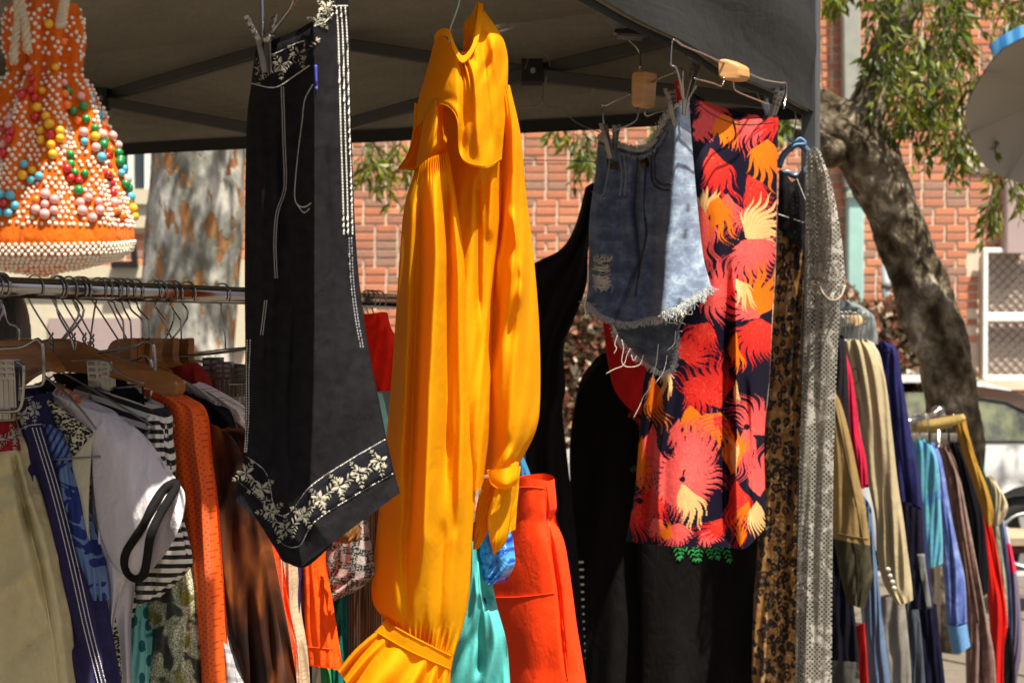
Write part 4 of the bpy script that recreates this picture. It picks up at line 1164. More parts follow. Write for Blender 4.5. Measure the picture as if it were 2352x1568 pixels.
cape = Cloth([[(999, 90, -.05), (1018, 84, .0), (1042, 110, .035), (1062, 139, .045), (1088, 108, .03), (1112, 22, -.02)], [(978, 170, -.06), (1010, 160, .02), (1045, 180, .055), (1075, 198, .06), (1112, 172, .04), (1160, 100, -.03)],
              [(960, 232, -.07), (1005, 208, .03), (1048, 228, .06), (1072, 275, .065), (1115, 275, .045), (1167, 190, -.03)], [(955, 296, -.07), (1008, 242, .04), (1049, 270, .06), (1060, 364, .07), (1117, 385, .05), (1153, 367, -.01)]], YP(BY),
             [folds(14, .006, 4, 1.5, 4, .3, .1), crease([([(1060, 140), (1066, 260), (1058, 372)], 8, -.012), ([(1085, 120), (1095, 230), (1100, 382)], 10, .014), ([(1105, 90), (1120, 240), (1128, 378)], 8, -.014), ([(1122, 60), (1145, 200), (1142, 340)], 9, .012)]),
              lambda u, v, x, y: .006 * np.sin(u * 70 + 3 * np.sin(u * 11) + 2 * v) * np.exp(-(v / .35) ** 2) * np.clip((u - .45) * 6, 0, 1), bumps([(1135, 110, 14, 40, .3, .018), (1118, 150, 9, 40, .4, -.014), (1150, 180, 10, 50, .1, -.012)]), lambda u, v, x, y: .010 * np.sin(u * 17 + 1) * v ** 2], .004, 120, 80)
cape.build("cape_ruffle", YEL, bl)
cape.seam([[(957, 292), (1008, 240), (1048, 268), (1059, 360), (1117, 381), (1151, 364)]], YEL, bl, "ruffle_hem", .0006)
us = Cloth([[(985, 232, -.03), (1002, 228, .0), (1020, 232, -.03)], [(972, 280, -.03), (1000, 270, .01), (1022, 275, -.03)], [(962, 340, -.03), (995, 330, .015), (1027, 325, -.03)], [(953, 392, -.04), (988, 364, .0), (1031, 352, -.03)]], YP(BY - .01), [folds(18, .005, 3, 1, 3)], .03, 40, 40)
us.build("upper_sleeve", YEL, bl)
flap = Cloth([[(952, 236, -.03), (985, 250, -.03), (1012, 250, -.02)], [(948, 300, -.02), (966, 305, -.04), (1010, 320, -.05)], [(936, 352, -.01), (952, 362, -.05), (985, 365, -.06)], [(913, 388, .0), (938, 390, -.04), (962, 392, -.06)]], YP(BY + .05), [folds(15, .006, 3, 1, 3)], .008, 40, 40)
flap.build("ruffle_back", YEL, bl)
colr = Cloth([[(997, 82, -.03), (1012, 67, .0), (1032, 69, .02), (1046, 104, .035), (1063, 128, .04), (1084, 104, .03), (1096, 50, .0), (1099, 2, -.03)], [(998, 96, -.03), (1015, 82, .005), (1030, 86, .025), (1042, 116, .04), (1063, 144, .045), (1090, 114, .035), (1106, 58, .0), (1110, 8, -.03)]], YP(BY - .008), [], .008, 80, 10)
colr.build("collar", YEL, bl)
nb = Cloth([[(1066, 52, 0), (1082, 35, 0), (1098, 0, 0)], [(1064, 92, 0), (1082, 80, .01), (1101, 40, 0)], [(1062, 132, 0), (1078, 125, .01), (1098, 90, 0)]], YP(BY + .09), [folds(16, .006, 3, 1, 3)], .008, 24, 24)
nb.build("collar_back", YEL, bl)
cuff = Cloth([[(884, 1424, .0), (950, 1460, .03), (1042, 1506, .0)], [(860, 1452, .0), (940, 1496, .03), (1036, 1540, .0)]], YP(BY - .03), [], .05, 60, 14)
cuff.build("cuff", YEL, bl)
cuff.seam([[(886, 1427), (950, 1463), (1040, 1508)], [(862, 1449), (940, 1493), (1035, 1536)]], YEL, bl, "cuff_seam", .0010)
ruf = Cloth([[(862, 1450, .0), (945, 1496, .03), (1036, 1540, .0)], [(815, 1490, -.01), (900, 1556, .05), (1032, 1590, .0)], [(775, 1538, -.02), (850, 1625, .06), (1026, 1650, .0)]], YP(BY - .03),
            [lambda u, v, x, y: (.003 + .014 * v) * np.sin(u * 34 + 3 * np.sin(u * 7))], .04, 110, 50)
ruf.build("cuff_ruffle", YEL, bl)
for q in ([[(1150, 1050, .02), (1185, 1040, .0)], [(1134, 1130, .03), (1186, 1110, .0)], [(1120, 1185, .03), (1174, 1180, 0)], [(1124, 1235, .03), (1164, 1240, 0)], [(1134, 1274, .01), (1138, 1272, 0)]],
          [[(1160, 1080, -.01), (1196, 1070, -.02)], [(1160, 1150, -.01), (1190, 1140, -.02)], [(1158, 1228, -.01), (1184, 1215, -.02)]],
          [[(1112, 1100, 0), (1150, 1095, 0)], [(1095, 1160, 0), (1135, 1160, .0)], [(1088, 1230, 0), (1118, 1225, 0)], [(1086, 1262, 0), (1098, 1260, 0)]]):
    Cloth(q, YP(BY + .05), [folds(17, .006, 3, 1, 3)], .012, 24, 40).build("tie_end", YEL, bl)
kn = Cloth([[(1118, 1080, 0), (1160, 1075, .02), (1192, 1060, 0)], [(1125, 1105, .01), (1160, 1110, .03), (1190, 1095, .01)], [(1132, 1118, 0), (1160, 1124, .02), (1186, 1112, 0)]], YP(BY + .03), [], .03, 30, 16); kn.build("knot", YEL, bl)
bh = thing("wire_hanger", "thin pale wire hanger inside the yellow blouse", "hanger", P(1040, 40, 2.2))
m = MB(); m.tube(smooth_poly(line3([(1060, -60), (1055, 0), (1045, 35), (1033, 70), (1030, 110)], 2.2), 4), .0016, 7); m.build("hook", simple("pale_blue_wire", (.35, .46, .46), .4, .6), bh, True)
m = MB(); m.tube(line3([(1030, 110), (1000, 140), (1150, 130), (1030, 110)], 2.22), .0014, 6); m.build("shoulder_wire", WIRE, bh, True)
# ------------------------------------------------------------------ denim shorts
def denim():
    k = NT("washed_denim"); u = k.uv(1)
    tw = k.wave(k.uv(60, 60, .9), .5)
    n = k.noise(u, 3.2, 7, .68); n2 = k.noise(u, 38, 5, .75)
    c = k.ramp(n, [(.34, (.035, .05, .115)), (.47, (.10, .14, .22)), (.58, (.24, .31, .38)), (.72, (.50, .57, .60))])
    c = k.mix(k.math('MULTIPLY', n2, .40), c, (.36, .40, .45))
    c = k.mix(k.math('MULTIPLY', tw, .35), c, (.05, .07, .13))
    wh = k.noise(k.uv(.5, 3.0), 2.0, 3); c = k.mix(k.math('MULTIPLY', k.math('GREATER_THAN', wh, .60), .22), c, (.42, .45, .46))
    c = k.mix(1.0, c, k.vcol(), 'MULTIPLY')
    return k.done(c, .9, 0, .15, k.bump(k.math('ADD', tw, n2), .35, .0015), .2)
DEN = denim()
SY = 3.05
sh = thing("denim_shorts", "faded blue cut-off denim shorts with frayed hems and ripped thigh", "shorts", P(1480, 850, SY))
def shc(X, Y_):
    # sun and shade painted in: outer side paler, partly bleached, front darker, seams keep their dark dye
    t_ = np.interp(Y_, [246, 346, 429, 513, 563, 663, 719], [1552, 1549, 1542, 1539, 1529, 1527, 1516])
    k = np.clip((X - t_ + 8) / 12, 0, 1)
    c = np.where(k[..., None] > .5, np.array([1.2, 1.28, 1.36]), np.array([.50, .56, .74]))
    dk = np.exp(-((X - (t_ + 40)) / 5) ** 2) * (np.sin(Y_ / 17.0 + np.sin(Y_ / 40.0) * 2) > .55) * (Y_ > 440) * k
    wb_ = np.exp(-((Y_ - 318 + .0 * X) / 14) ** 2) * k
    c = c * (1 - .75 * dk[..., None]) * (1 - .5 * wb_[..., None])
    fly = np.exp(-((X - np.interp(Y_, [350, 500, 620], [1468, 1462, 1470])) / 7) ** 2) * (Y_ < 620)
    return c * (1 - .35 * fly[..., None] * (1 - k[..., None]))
sd5 = (-.19, -.15, -.10, -.05, .05, .02, -.045)
def dq(row): return [(x, y, d) for (x, y), d in zip(row, sd5)]
snet = [dq([(1374, 318), (1408, 331), (1466, 346), (1506, 318), (1552, 246), (1566, 236), (1583, 240)]),
        dq([(1367, 400), (1408, 405), (1466, 412), (1506, 395), (1547, 370), (1568, 350), (1591, 350)]),
        dq([(1354, 500), (1400, 505), (1462, 512), (1500, 505), (1539, 500), (1572, 480), (1603, 480)]),
        dq([(1352, 600), (1395, 612), (1460, 625), (1500, 615), (1529, 600), (1572, 590), (1616, 590)]),
        dq([(1346, 693), (1385, 724), (1440, 740), (1490, 730), (1521, 722), (1575, 690), (1633, 656)])]
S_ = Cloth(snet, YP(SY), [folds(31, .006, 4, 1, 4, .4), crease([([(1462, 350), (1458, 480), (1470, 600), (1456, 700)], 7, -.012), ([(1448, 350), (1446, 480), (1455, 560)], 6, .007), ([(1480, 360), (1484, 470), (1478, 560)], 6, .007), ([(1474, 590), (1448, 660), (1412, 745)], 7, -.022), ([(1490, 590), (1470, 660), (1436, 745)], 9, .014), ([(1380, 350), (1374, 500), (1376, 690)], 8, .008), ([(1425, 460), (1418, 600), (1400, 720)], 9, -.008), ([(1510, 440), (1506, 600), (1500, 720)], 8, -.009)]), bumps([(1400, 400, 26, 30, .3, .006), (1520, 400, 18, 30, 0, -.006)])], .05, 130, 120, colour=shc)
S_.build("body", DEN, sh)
legn = [[(1408, 738, 0), (1470, 745, 0), (1555, 700, 0), (1600, 680, 0)], [(1424, 775, 0), (1470, 785, .01), (1545, 770, .0), (1560, 755, 0)], [(1462, 812, 0), (1490, 815, .01), (1532, 815, 0), (1552, 805, 0)], [(1498, 838, 0), (1510, 843, .0), (1525, 852, 0), (1544, 838, 0)]]
leg2 = Cloth(legn, YP(SY + .10), [folds(32, .008, 4, 1, 4, .5)], .03, 60, 50, colour=lambda X, Y_: np.ones(X.shape + (3,)) * np.array([.34, .33, .32]))  # the back leg's shade is put into its darker multiplier
leg2.build("back_leg", DEN, sh)
DSEAM = simple("denim_seam", (.028, .034, .055), .9, nscale=60, namt=.5); DLIGHT = simple("denim_edge", (.20, .23, .27), .9, nscale=80, namt=.4)
S_.seam([[(1396, 350), (1400, 375), (1388, 440), (1380, 450), (1360, 440)], [(1422, 352), (1428, 400), (1424, 450)], [(1432, 352), (1438, 400), (1434, 450)]], DLIGHT, sh, "pocket_seam", .0022)
S_.seam([[(1512, 330), (1504, 370), (1506, 410), (1522, 424), (1544, 424)], [(1504, 330), (1496, 375), (1500, 420), (1520, 436), (1542, 436)], [(1466, 350), (1460, 440), (1456, 500), (1470, 600), (1460, 680)], [(1484, 352), (1480, 470), (1484, 540), (1472, 600)]], DSEAM, sh, "fly_seam", .0028)
S_.stitches([[(1362, 446), (1382, 456), (1394, 452)], [(1520, 430), (1542, 430)]], DLIGHT, sh, "pocket_stitch", .0018, 7)
m = MB(); p = S_.at(1480, 376, .006); m.tube([p, p + [0, -.003, 0]], .0105, 16); m.tube([p + [0, -.003, 0], p + [0, -.005, 0]], .006, 12); m.build("button", simple("aged_brass", (.10, .065, .03), .45, .8), sh, True)
m = MB(); p = [S_.at(x, y, .002) for x, y in ((1392, 364), (1420, 372), (1420, 392), (1396, 386))]; m.prism(p, (0, -.001, 0)); m.build("leather_patch", simple("dark_leather", (.03, .018, .014), .7), sh)
# rip: dark patches painted for the shade in the hole, pale threads across
FRAY = simple("fray_thread", (.62, .58, .49), .9, nscale=80, namt=.3); FRAYB = simple("fray_blue", (.34, .41, .48), .9, nscale=80, namt=.4)
m = MB()
for cx_, cy_, a, b in ((1385, 604, 14, 10), (1383, 626, 11, 6)):
    vs = [S_.at(cx_ + a * math.cos(t_), cy_ + b * math.sin(t_), .0012) for t_ in np.linspace(0, 6.283, 15)[:-1]]; m.add(vs, [tuple(range(14))])
m.build("hole", simple("painted_hole_shade", (.012, .012, .014), .95), sh)
R_ = random.Random(8); m = MB()
for i in range(60):
    y0 = R_.uniform(592, 660); xs = np.linspace(1366 + R_.uniform(-6, 10), 1400 + R_.uniform(-12, 4), 5)
    if 598 < y0 < 610 or 621 < y0 < 630:
        if R_.random() < .75: continue
    m.tube([S_.at(x, y0 + 5 * math.sin((x - 1366) / 11) + R_.gauss(0, 1.3), .002) for x in xs], .0008, 4)
for i in range(50):
    x = R_.uniform(1362, 1408); y = R_.choice((586, 590, 658)) + R_.uniform(-4, 6); m.tube([S_.at(x, y, .0015), S_.at(x + R_.gauss(0, 4), y + R_.uniform(4, 13), .004)], .0006, 3)
m.build("rip_threads", FRAY, sh, kind="stuff")
def fringe(cl, pl, n, L0, L1, mats, parent, name, seed, off=.002, curl=3, dn=1.0, rr=.0006, spread=5):
    R_ = random.Random(seed); q = spline(np.array(pl, float), 12); ms = [MB() for _ in mats]
    for i in range(n):
        x, y = q[R_.randrange(len(q))]; L = R_.uniform(L0, L1); an = R_.gauss(0, .45); pts = []; dd = R_.uniform(-.003, .006)
        for k in range(4):
            pts.append(cl.at(x, y, off + dd) + np.array([0, -.001 * k, 0])); x += math.sin(an) * L / 3; y += dn * math.cos(an) * L / 3; an += R_.gauss(0, curl * .15)
        j = R_.randrange(len(mats)); ms[j].tube(pts, rr, 3, cap=False)
    return [b.build(name, mt, parent, kind="stuff") for b, mt in zip(ms, mats)]
hemS = [(1346, 690), (1385, 722), (1440, 738), (1490, 728), (1521, 722), (1575, 690), (1633, 656)]
fringe(S_, hemS, 900, 6, 22, [FRAY, FRAYB, FRAYB], sh, "hem_fringe", 1, rr=.0006)
fringe(S_, [(1521, 715), (1560, 700), (1600, 672), (1630, 655)], 160, 12, 34, [FRAY, FRAYB], sh, "hem_fringe", 2)
fringe(S_, [(1374, 322), (1408, 335), (1466, 350), (1500, 335)], 700, 5, 18, [FRAY, FRAYB], sh, "waist_fringe", 3, dn=-1, rr=.0008)
fringe(S_, [(1376, 330), (1408, 343), (1466, 357), (1502, 342), (1530, 300)], 420, 4, 12, [FRAYB, DLIGHT], sh, "waist_fringe", 33, rr=.0009)
fringe(S_, [(1500, 330), (1520, 290), (1545, 262)], 260, 6, 20, [FRAY, FRAYB], sh, "waist_fringe", 4, dn=-1, rr=.0008)
fringe(S_, [(1552, 248), (1566, 238), (1583, 242)], 60, 4, 10, [FRAY], sh, "waist_fringe", 5, dn=-1)
fringe(leg2, [(1408, 745), (1424, 778), (1462, 815), (1498, 840), (1525, 852), (1548, 830), (1560, 760)], 420, 6, 18, [FRAY, FRAYB], sh, "hem_fringe", 6)
for pl in ([(1418, 770), (1412, 790), (1416, 800), (1410, 812)], [(1428, 780), (1432, 800), (1428, 830), (1440, 842), (1468, 838), (1478, 815)], [(1448, 800), (1440, 815), (1432, 838), (1410, 848), (1392, 858)],
           [(1512, 790), (1508, 830), (1500, 862), (1492, 890), (1478, 910), (1470, 930), (1455, 960)], [(1532, 815), (1528, 840), (1520, 860), (1505, 880)], [(1552, 760), (1548, 790), (1532, 805)], [(1588, 690), (1582, 715), (1560, 735), (1575, 745)], [(1580, 690), (1590, 720), (1570, 720)], [(1352, 620), (1350, 660), (1345, 690), (1342, 705), (1345, 720), (1332, 735)],
           [(1450, 815), (1455, 828), (1462, 818)], [(1530, 740), (1552, 742), (1556, 744)], [(1565, 700), (1560, 725), (1548, 735), (1555, 745)]):
    m = MB(); m.tube(smooth_poly(line3(pl, SY - .02), 6), .0008, 5); m.build("loose_thread", FRAY, sh, True)
# their hanger: wire, pale wooden block, two pairs of clips
hg = thing("wooden_clip_hanger", "wire clip hanger with tall wooden block above the denim shorts", "hanger", P(1470, 240, SY))
m = MB(); m.tube(smooth_poly(line3([(1440, 85), (1448, 95), (1468, 118), (1470, 160)], SY - .03), 5), .0022, 8); m.build("hook", CHROME, hg, True)
def block(pl, Y0, t_, parent, bev=.006):
    mb = MB(); mb.prism(line3(pl, Y0), (.028, t_, .0)); o = mb.build("wooden_block", WOODPALE if False else WOODB, parent)
    b = o.modifiers.new("round", 'BEVEL'); b.width = bev; b.segments = 3; b.limit_method = 'ANGLE'; return o
WOODB = wood_mat("honey_wood", (.40, .19, .06), (.56, .30, .11))
block([(1449, 170), (1456, 162), (1484, 162), (1478, 244), (1452, 246), (1448, 236)], SY - .05, .03, hg)
m = MB(); m.tube(smooth_poly(line3([(1448, 216), (1420, 228), (1392, 242), (1383, 240), (1384, 262), (1388, 300)], [SY, SY + .03, SY + .08, SY + .1, SY + .1, SY + .1]), 4), .0020, 7)
m.tube(smooth_poly(line3([(1484, 195), (1520, 178), (1550, 166), (1566, 160), (1568, 190), (1570, 232)], [SY - .02, SY - .06, SY - .08, SY - .1, SY - .1, SY - .09]), 4), .0024, 7)
m.tube(smooth_poly(line3([(1466, 246), (1464, 270), (1450, 284), (1405, 302)], SY), 4), .0020, 7); m.tube(smooth_poly(line3([(1481, 244), (1484, 266), (1510, 258), (1540, 250)], SY), 4), .0018, 7)
m.build("wire_arms", CHROME, hg, True)
clip_meshes(hg, P(1392, 318, SY + .08), (.9, -.3, 0), (.25, 0, -1), 1.5, .5, .55); clip_meshes(hg, P(1415, 312, SY + .1), (.7, .4, 0), (-.1, 0, -1), 1.1, .4, .6)
clip_meshes(hg, P(1543, 240, SY - .07), (.8, -.5, 0), (.2, 0, -1), 1.5, .5, .55); clip_meshes(hg, P(1576, 226, SY - .08), (.4, .9, 0), (-.1, 0, -1), 1.2, .7, .6)

# ------------------------------------------------------------------ skirt with feathered fans
def fan_print():
    NAVY = np.array([.008, .006, .018]); CORAL = np.array([.78, .082, .078]); RED = np.array([.60, .014, .012]); ORG_ = np.array([.80, .17, .006]); CREAM_ = np.array([.80, .50, .20])
    K = {'c': CORAL, 'r': RED, 'o': ORG_, 'y': CREAM_}
    d2r = math.radians
    # x, y, heading (deg, 0 right, 90 down), half spread, radius, colour, spikes
    fans = [(1590, 300, 0, 75, 60, 'c', 9), (1640, 232, 105, 70, 80, 'c', 10), (1660, 262, 80, 55, 95, 'o', 6), (1700, 300, 150, 40, 60, 'o', 5), (1614, 262, 70, 50, 70, 'c', 8),
            (1740, 262, 115, 55, 100, 'c', 11), (1780, 262, 100, 45, 80, 'r', 7), (1762, 320, 95, 48, 118, 'o', 6), (1632, 340, 75, 32, 170, 'r', 9), (1668, 440, 80, 26, 110, 'c', 8),
            (1742, 450, 110, 28, 130, 'c', 12), (1718, 400, 70, 30, 150, 'r', 10), (1622, 500, 255, 45, 95, 'y', 5), (1640, 520, 300, 30, 90, 'o', 4), (1606, 470, 85, 30, 190, 'c', 9),
            (1650, 450, 95, 40, 110, 'o', 7), (1712, 545, 325, 62, 125, 'y', 9), (1728, 548, 85, 75, 130, 'c', 15), (1650, 700, 265, 55, 125, 'c', 13), (1640, 660, 80, 60, 90, 'c', 11),
            (1600, 560, 100, 30, 120, 'c', 8), (1752, 728, 215, 45, 110, 'c', 10), (1748, 722, 270, 55, 120, 'o', 8), (1750, 732, 100, 62, 145, 'r', 15), (1690, 640, 60, 30, 90, 'y', 5),
            (1630, 740, 120, 50, 110, 'r', 10), (1560, 820, 330, 60, 95, 'r', 11), (1600, 860, 95, 42, 120, 'r', 12), (1585, 930, 80, 42, 90, 'o', 7), (1500, 860, 90, 22, 130, 'o', 6), (1520, 840, 70, 25, 80, 'y', 4),
            (1655, 938, 250, 42, 165, 'r', 12), (1655, 946, 110, 55, 110, 'o', 7), (1690, 760, 95, 16, 130, 'o', 4), (1690, 870, 85, 12, 90, 'y', 3),
            (1760, 1000, 250, 60, 120, 'c', 14), (1715, 980, 90, 30, 130, 'c', 10), (1640, 950, 60, 35, 60, 'r', 6),
            (1500, 970, 95, 18, 220, 'c', 9), (1474, 1000, 95, 14, 170, 'o', 6), (1560, 960, 100, 22, 110, 'c', 6),
            (1570, 1088, 205, 72, 92, 'c', 16), (1574, 1085, 285, 45, 155, 'c', 12), (1572, 1090, 330, 42, 112, 'c', 12), (1566, 1096, 20, 55, 118, 'c', 15), (1568, 1100, 130, 52, 120, 'c', 14), (1566, 1110, 70, 34, 128, 'y', 7),
            (1690, 1100, 85, 26, 170, 'r', 12), (1680, 1090, 275, 26, 150, 'o', 5), (1690, 1095, 268, 10, 145, 'y', 3), (1745, 1140, 265, 36, 130, 'c', 9), (1738, 1150, 92, 34, 90, 'y', 7), (1720, 1150, 110, 25, 70, 'o', 5),
            (1500, 1120, 100, 40, 120, 'r', 12), (1620, 1215, 60, 60, 60, 'c', 10), (1560, 1200, 95, 60, 75, 'c', 12), (1660, 1190, 120, 45, 80, 'r', 10), (1470, 1150, 90, 40, 100, 'r', 9), (1500, 1190, 60, 50, 60, 'c', 9), (1530, 1240, 270, 50, 45, 'o', 5), (1700, 1255, 270, 25, 60, 'o', 4)]
    def f(X, Y_):
        C = np.tile(NAVY, X.shape + (1,))
        for i, (x0, y0, hd, sp_, R0_, kd, ns) in enumerate(fans):
            dx, dy = X - x0, Y_ - y0; r = np.hypot(dx, dy)
            a = (np.degrees(np.arctan2(dy, dx)) - hd + 180) % 360 - 180
            q0 = np.clip(r / R0_, 0, 1.3)
            a = a + (14 if i % 2 else -14) * q0 ** 2 + 4 * np.sin(r * .09 + i)      # feathers sweep sideways
            t_ = a / (sp_ * 1.12)
            ph = (t_ * .5 + .5) * ns * 1.5
            k_ = np.floor(ph); fr_ = ph - k_
            jit = .5 + .5 * np.sin(k_ * 12.9898 + i * 7.13)                          # uneven feather lengths
            tip = 1 - np.abs(fr_ - .5 - .22 * np.sin(k_ * 3 + i)) * 1.7
            Rr = R0_ * 1.08 * (.46 + (.18 + .40 * jit) * np.clip(tip, 0, 1) ** 1.5) * np.clip(1 - .62 * np.abs(t_) ** 2.6, 0, 1)
            tooth = 1 - np.clip(tip, 0, 1)
            ins = (np.abs(t_) < 1) & (r < Rr)
            q = np.clip(r / R0_, 0, 1)[..., None]
            base = K[kd]
            if kd == 'y':
                st_ = (np.abs(((ph) % 1.0) - .5) * 2)[..., None]
                cc = base * (1 - .0 * q) * (1 - .35 * st_ ** 4) + np.array([.35, -.2, -.05]) * (st_ ** 3) * .45 * q + np.array([.0, -.38, -.12]) * np.clip(q - .72, 0, 1) * 2.2
            elif kd == 'o': cc = base * (1.05 - .25 * q * np.abs(np.sin(ph * 3.1))[..., None])
            else:
                streak = (np.sin(ph * 12.0 + i) * np.clip(1 - q[..., 0] * 1.4, 0, 1))[..., None]
                cc = base * (1.12 - .38 * q ** 2) + np.array([.10, .10, .05]) * np.clip(streak, 0, 1) * .8 + np.array([.05, .08, .06]) * (np.sin(X * .41 + 2 * np.sin(Y_ * .11 + i)) * np.sin(Y_ * .19 + 2.5 * np.sin(X * .13)) > .93)[..., None]
                cc = cc * (1 - .25 * np.sin(ph * 6.283)[..., None] * q ** 2)
            C = np.where(ins[..., None], np.clip(cc, .003, 1), C)
            if kd in 'cr' and i % 3 == 0:       # dark eye at the root of some fans
                C = np.where((r < 7)[..., None], NAVY, C)
        return C
    return f
KY = 3.38
sk = thing("flared_skirt", "flared navy skirt printed with coral and orange feathered fans", "skirt", P(1600, 1250, KY))
knet = [[(1580, 208, .19), (1634, 250, .09), (1690, 272, .05), (1745, 273, .0), (1788, 267, -.06)], [(1588, 380, .18), (1640, 385, .15), (1695, 390, .05), (1745, 390, .02), (1785, 385, -.06)],
        [(1590, 560, .15), (1640, 560, .14), (1695, 560, .06), (1740, 560, .03), (1782, 560, -.06)], [(1540, 740, .08), (1615, 740, .11), (1690, 740, .06), (1735, 740, .04), (1773, 740, -.05)],
        [(1484, 850, .05), (1590, 860, .10), (1680, 860, .06), (1725, 860, .05), (1767, 862, -.05)], [(1470, 980, .04), (1570, 985, .10), (1675, 990, .05), (1720, 990, .05), (1756, 1000, -.05)],
        [(1458, 1125, .03), (1560, 1130, .11), (1672, 1130, .05), (1715, 1125, .07), (1758, 1150, -.04)], [(1438, 1243, .02), (1550, 1254, .11), (1668, 1256, .05), (1712, 1258, .07), (1758, 1212, -.04)]]
SK = Cloth(knet, YP(KY), [folds(41, .006, 3, 1, 3, .2), crease([([(1520, 830), (1496, 1000), (1476, 1250)], 9, -.03), ([(1545, 830), (1515, 1050), (1508, 1250)], 9, .02), ([(1690, 620), (1692, 900), (1690, 1258)], 8, .03), ([(1672, 560), (1668, 900), (1664, 1256)], 9, -.03), ([(1715, 860), (1722, 1050), (1722, 1250)], 6, -.02), ([(1640, 300), (1650, 600), (1630, 900)], 14, .008)])], .05, 190, 520, colour=fan_print())
SATIN = cloth_mat("printed_satin", None, .6, .0, .12, .04, .08, None, .10, .2)
SK.build("panel", SATIN, sk)
SK.seam([[(1582, 222), (1634, 262), (1690, 284), (1745, 285), (1786, 279)]], simple("navy_piping", (.02, .012, .03), .7), sk, "waist_seam", .0010)
def edgeY(x): return (ZV - EYE) * F / (HZ - np.interp(x, [1360, 1866], [0, 262])) - .07
wl = Cloth([[(1580, 208, 0), (1640, 240, -.02), (1720, 262, -.02), (1788, 266, 0)], [(1582, 240, 0), (1640, 275, -.02), (1720, 290, -.02), (1786, 290, 0)]], YP(KY + .03), [], .01, 40, 10, colour=fan_print()); wl.build("waist_back", SATIN, sk)
m = MB(); m.tube(SK.along([(1684, 276), (1690, 300), (1688, 320)], 5, .003), .0016, 5); m.build("tie", BLACKPL, sk, True)
rt = Cloth([[(1549, 186, 0), (1568, 184, 0)], [(1551, 215, .0), (1572, 222, .0)], [(1556, 250, 0), (1590, 260, 0)]], YP(KY - .2), [], .01, 14, 14, colour=lambda X, Y_: np.ones(X.shape + (3,)) * [.62, .02, .012]); rt.build("waist_corner", SATIN, sk)
hk = thing("wooden_clip_hanger", "wire clip hanger with wooden block tucked under the black valance", "hanger", P(1680, 160, KY))
pl_ = [(1568, 228), (1562, 190), (1552, 155), (1541, 148), (1543, 100), (1550, 92), (1570, 106), (1610, 122), (1650, 140), (1700, 160), (1750, 182), (1792, 190), (1804, 192), (1806, 215), (1800, 250)]
m = MB(); m.tube(smooth_poly(line3(pl_, [edgeY(max(1550, x)) for x, y in pl_]), 5), .0022, 7)
for q_ in ([(1594, 180), (1640, 192), (1656, 198), (1662, 188), (1662, 178)], [(1684, 184), (1686, 202), (1696, 212), (1740, 230), (1772, 242)]):
    m.tube(smooth_poly(line3(q_, [edgeY(x) for x, y in q_]), 4), .0019, 7)
m.build("wire_arms", CHROME, hk, True)
block([(1648, 136), (1664, 134), (1698, 150), (1700, 172), (1692, 184), (1660, 184), (1648, 176)], edgeY(1670) - .02, .03, hk)
clip_meshes(hk, P(1586, 186, KY - .26), (.8, -.5, 0), (-.3, 0, -1), 1.9, .2, .5); clip_meshes(hk, P(1778, 246, KY + .04), (.8, -.4, 0), (-.3, 0, -1), 2.0, .3, .5); clip_meshes(hk, P(1758, 236, KY + .08), (.6, .5, 0), (.3, 0, -1), 1.4, .3, .6)
# bare wire hanger hooked on the truss joint
t_ = thing("wire_hanger", "empty thin wire hanger hanging from the far truss joint", "hanger", P(1250, 230, 3.9))
m = MB(); m.tube(smooth_poly(line3([(1206, 158), (1214, 135), (1226, 122), (1245, 122), (1260, 135), (1263, 152)], 3.95), 5), .0012, 5); m.build("hook", WIRE, t_, True)
m = MB()
for tw_ in twisted(P(1255, 176, 3.95), P(1246, 220, 3.95), .0014, 3): m.tube(tw_, .0016, 5)
m.build("twisted_neck", WIRE, t_, True)
m = MB(); m.tube(smooth_poly(line3([(1246, 220), (1248, 236), (1262, 246), (1290, 248), (1310, 270), (1330, 285), (1372, 302), (1420, 318)], 3.95), 4), .0015, 5); m.tube(smooth_poly(line3([(1246, 220), (1240, 236), (1228, 244), (1190, 246)], 3.95), 4), .0015, 5); m.build("shoulder_wire", WIRE, t_, True)

# ------------------------------------------------------------------ leopard dress and lace dress at the corner post
def leopard():
    k = NT("leopard_cloth"); u = k.uv(1.0, .72)
    wob = k.noise(u, 5, 2, col=True)
    vv = k.n("VectorMath", operation='MULTIPLY_ADD'); k.put(vv.inputs[0], wob); vv.inputs[1].default_value = (.14, .14, 0); k.put(vv.inputs[2], u)
    d = k.voro(vv.outputs[0], 7.6)
    ring = k.ramp(d, [(.0, 0), (.22, 0), (.25, 1), (.52, 1), (.57, 0)])
    brk = k.math('GREATER_THAN', k.noise(u, 12, 2), .38)
    mask = k.math('MULTIPLY', ring, brk)
    tan_ = k.ramp(k.noise(u, 6, 3), [(.3, (.15, .07, .018)), (.55, (.28, .135, .032)), (.74, (.42, .32, .2))])
    ins = k.math('LESS_THAN', d, .30)
    c = k.mix(ins, tan_, (.15, .055, .011)); c = k.mix(mask, c, (.006, .005, .004))
    c = k.mix(k.math('GREATER_THAN', k.noise(u, 11, 2), .70), c, (.012, .01, .008))
    return k.done(c, .6, 0, .25, k.bump(k.noise(k.uv(2, .5), 2, 3), .3, .01), .1)
LEO = leopard()
BLK = cloth_mat("black_jersey", (.012, .0112, .0115), .85, .1, 0, .25, .3)
ld = thing("leopard_dress", "long leopard print dress with black yoke beside the lace dress", "dress", P(1790, 1560, 3.72))
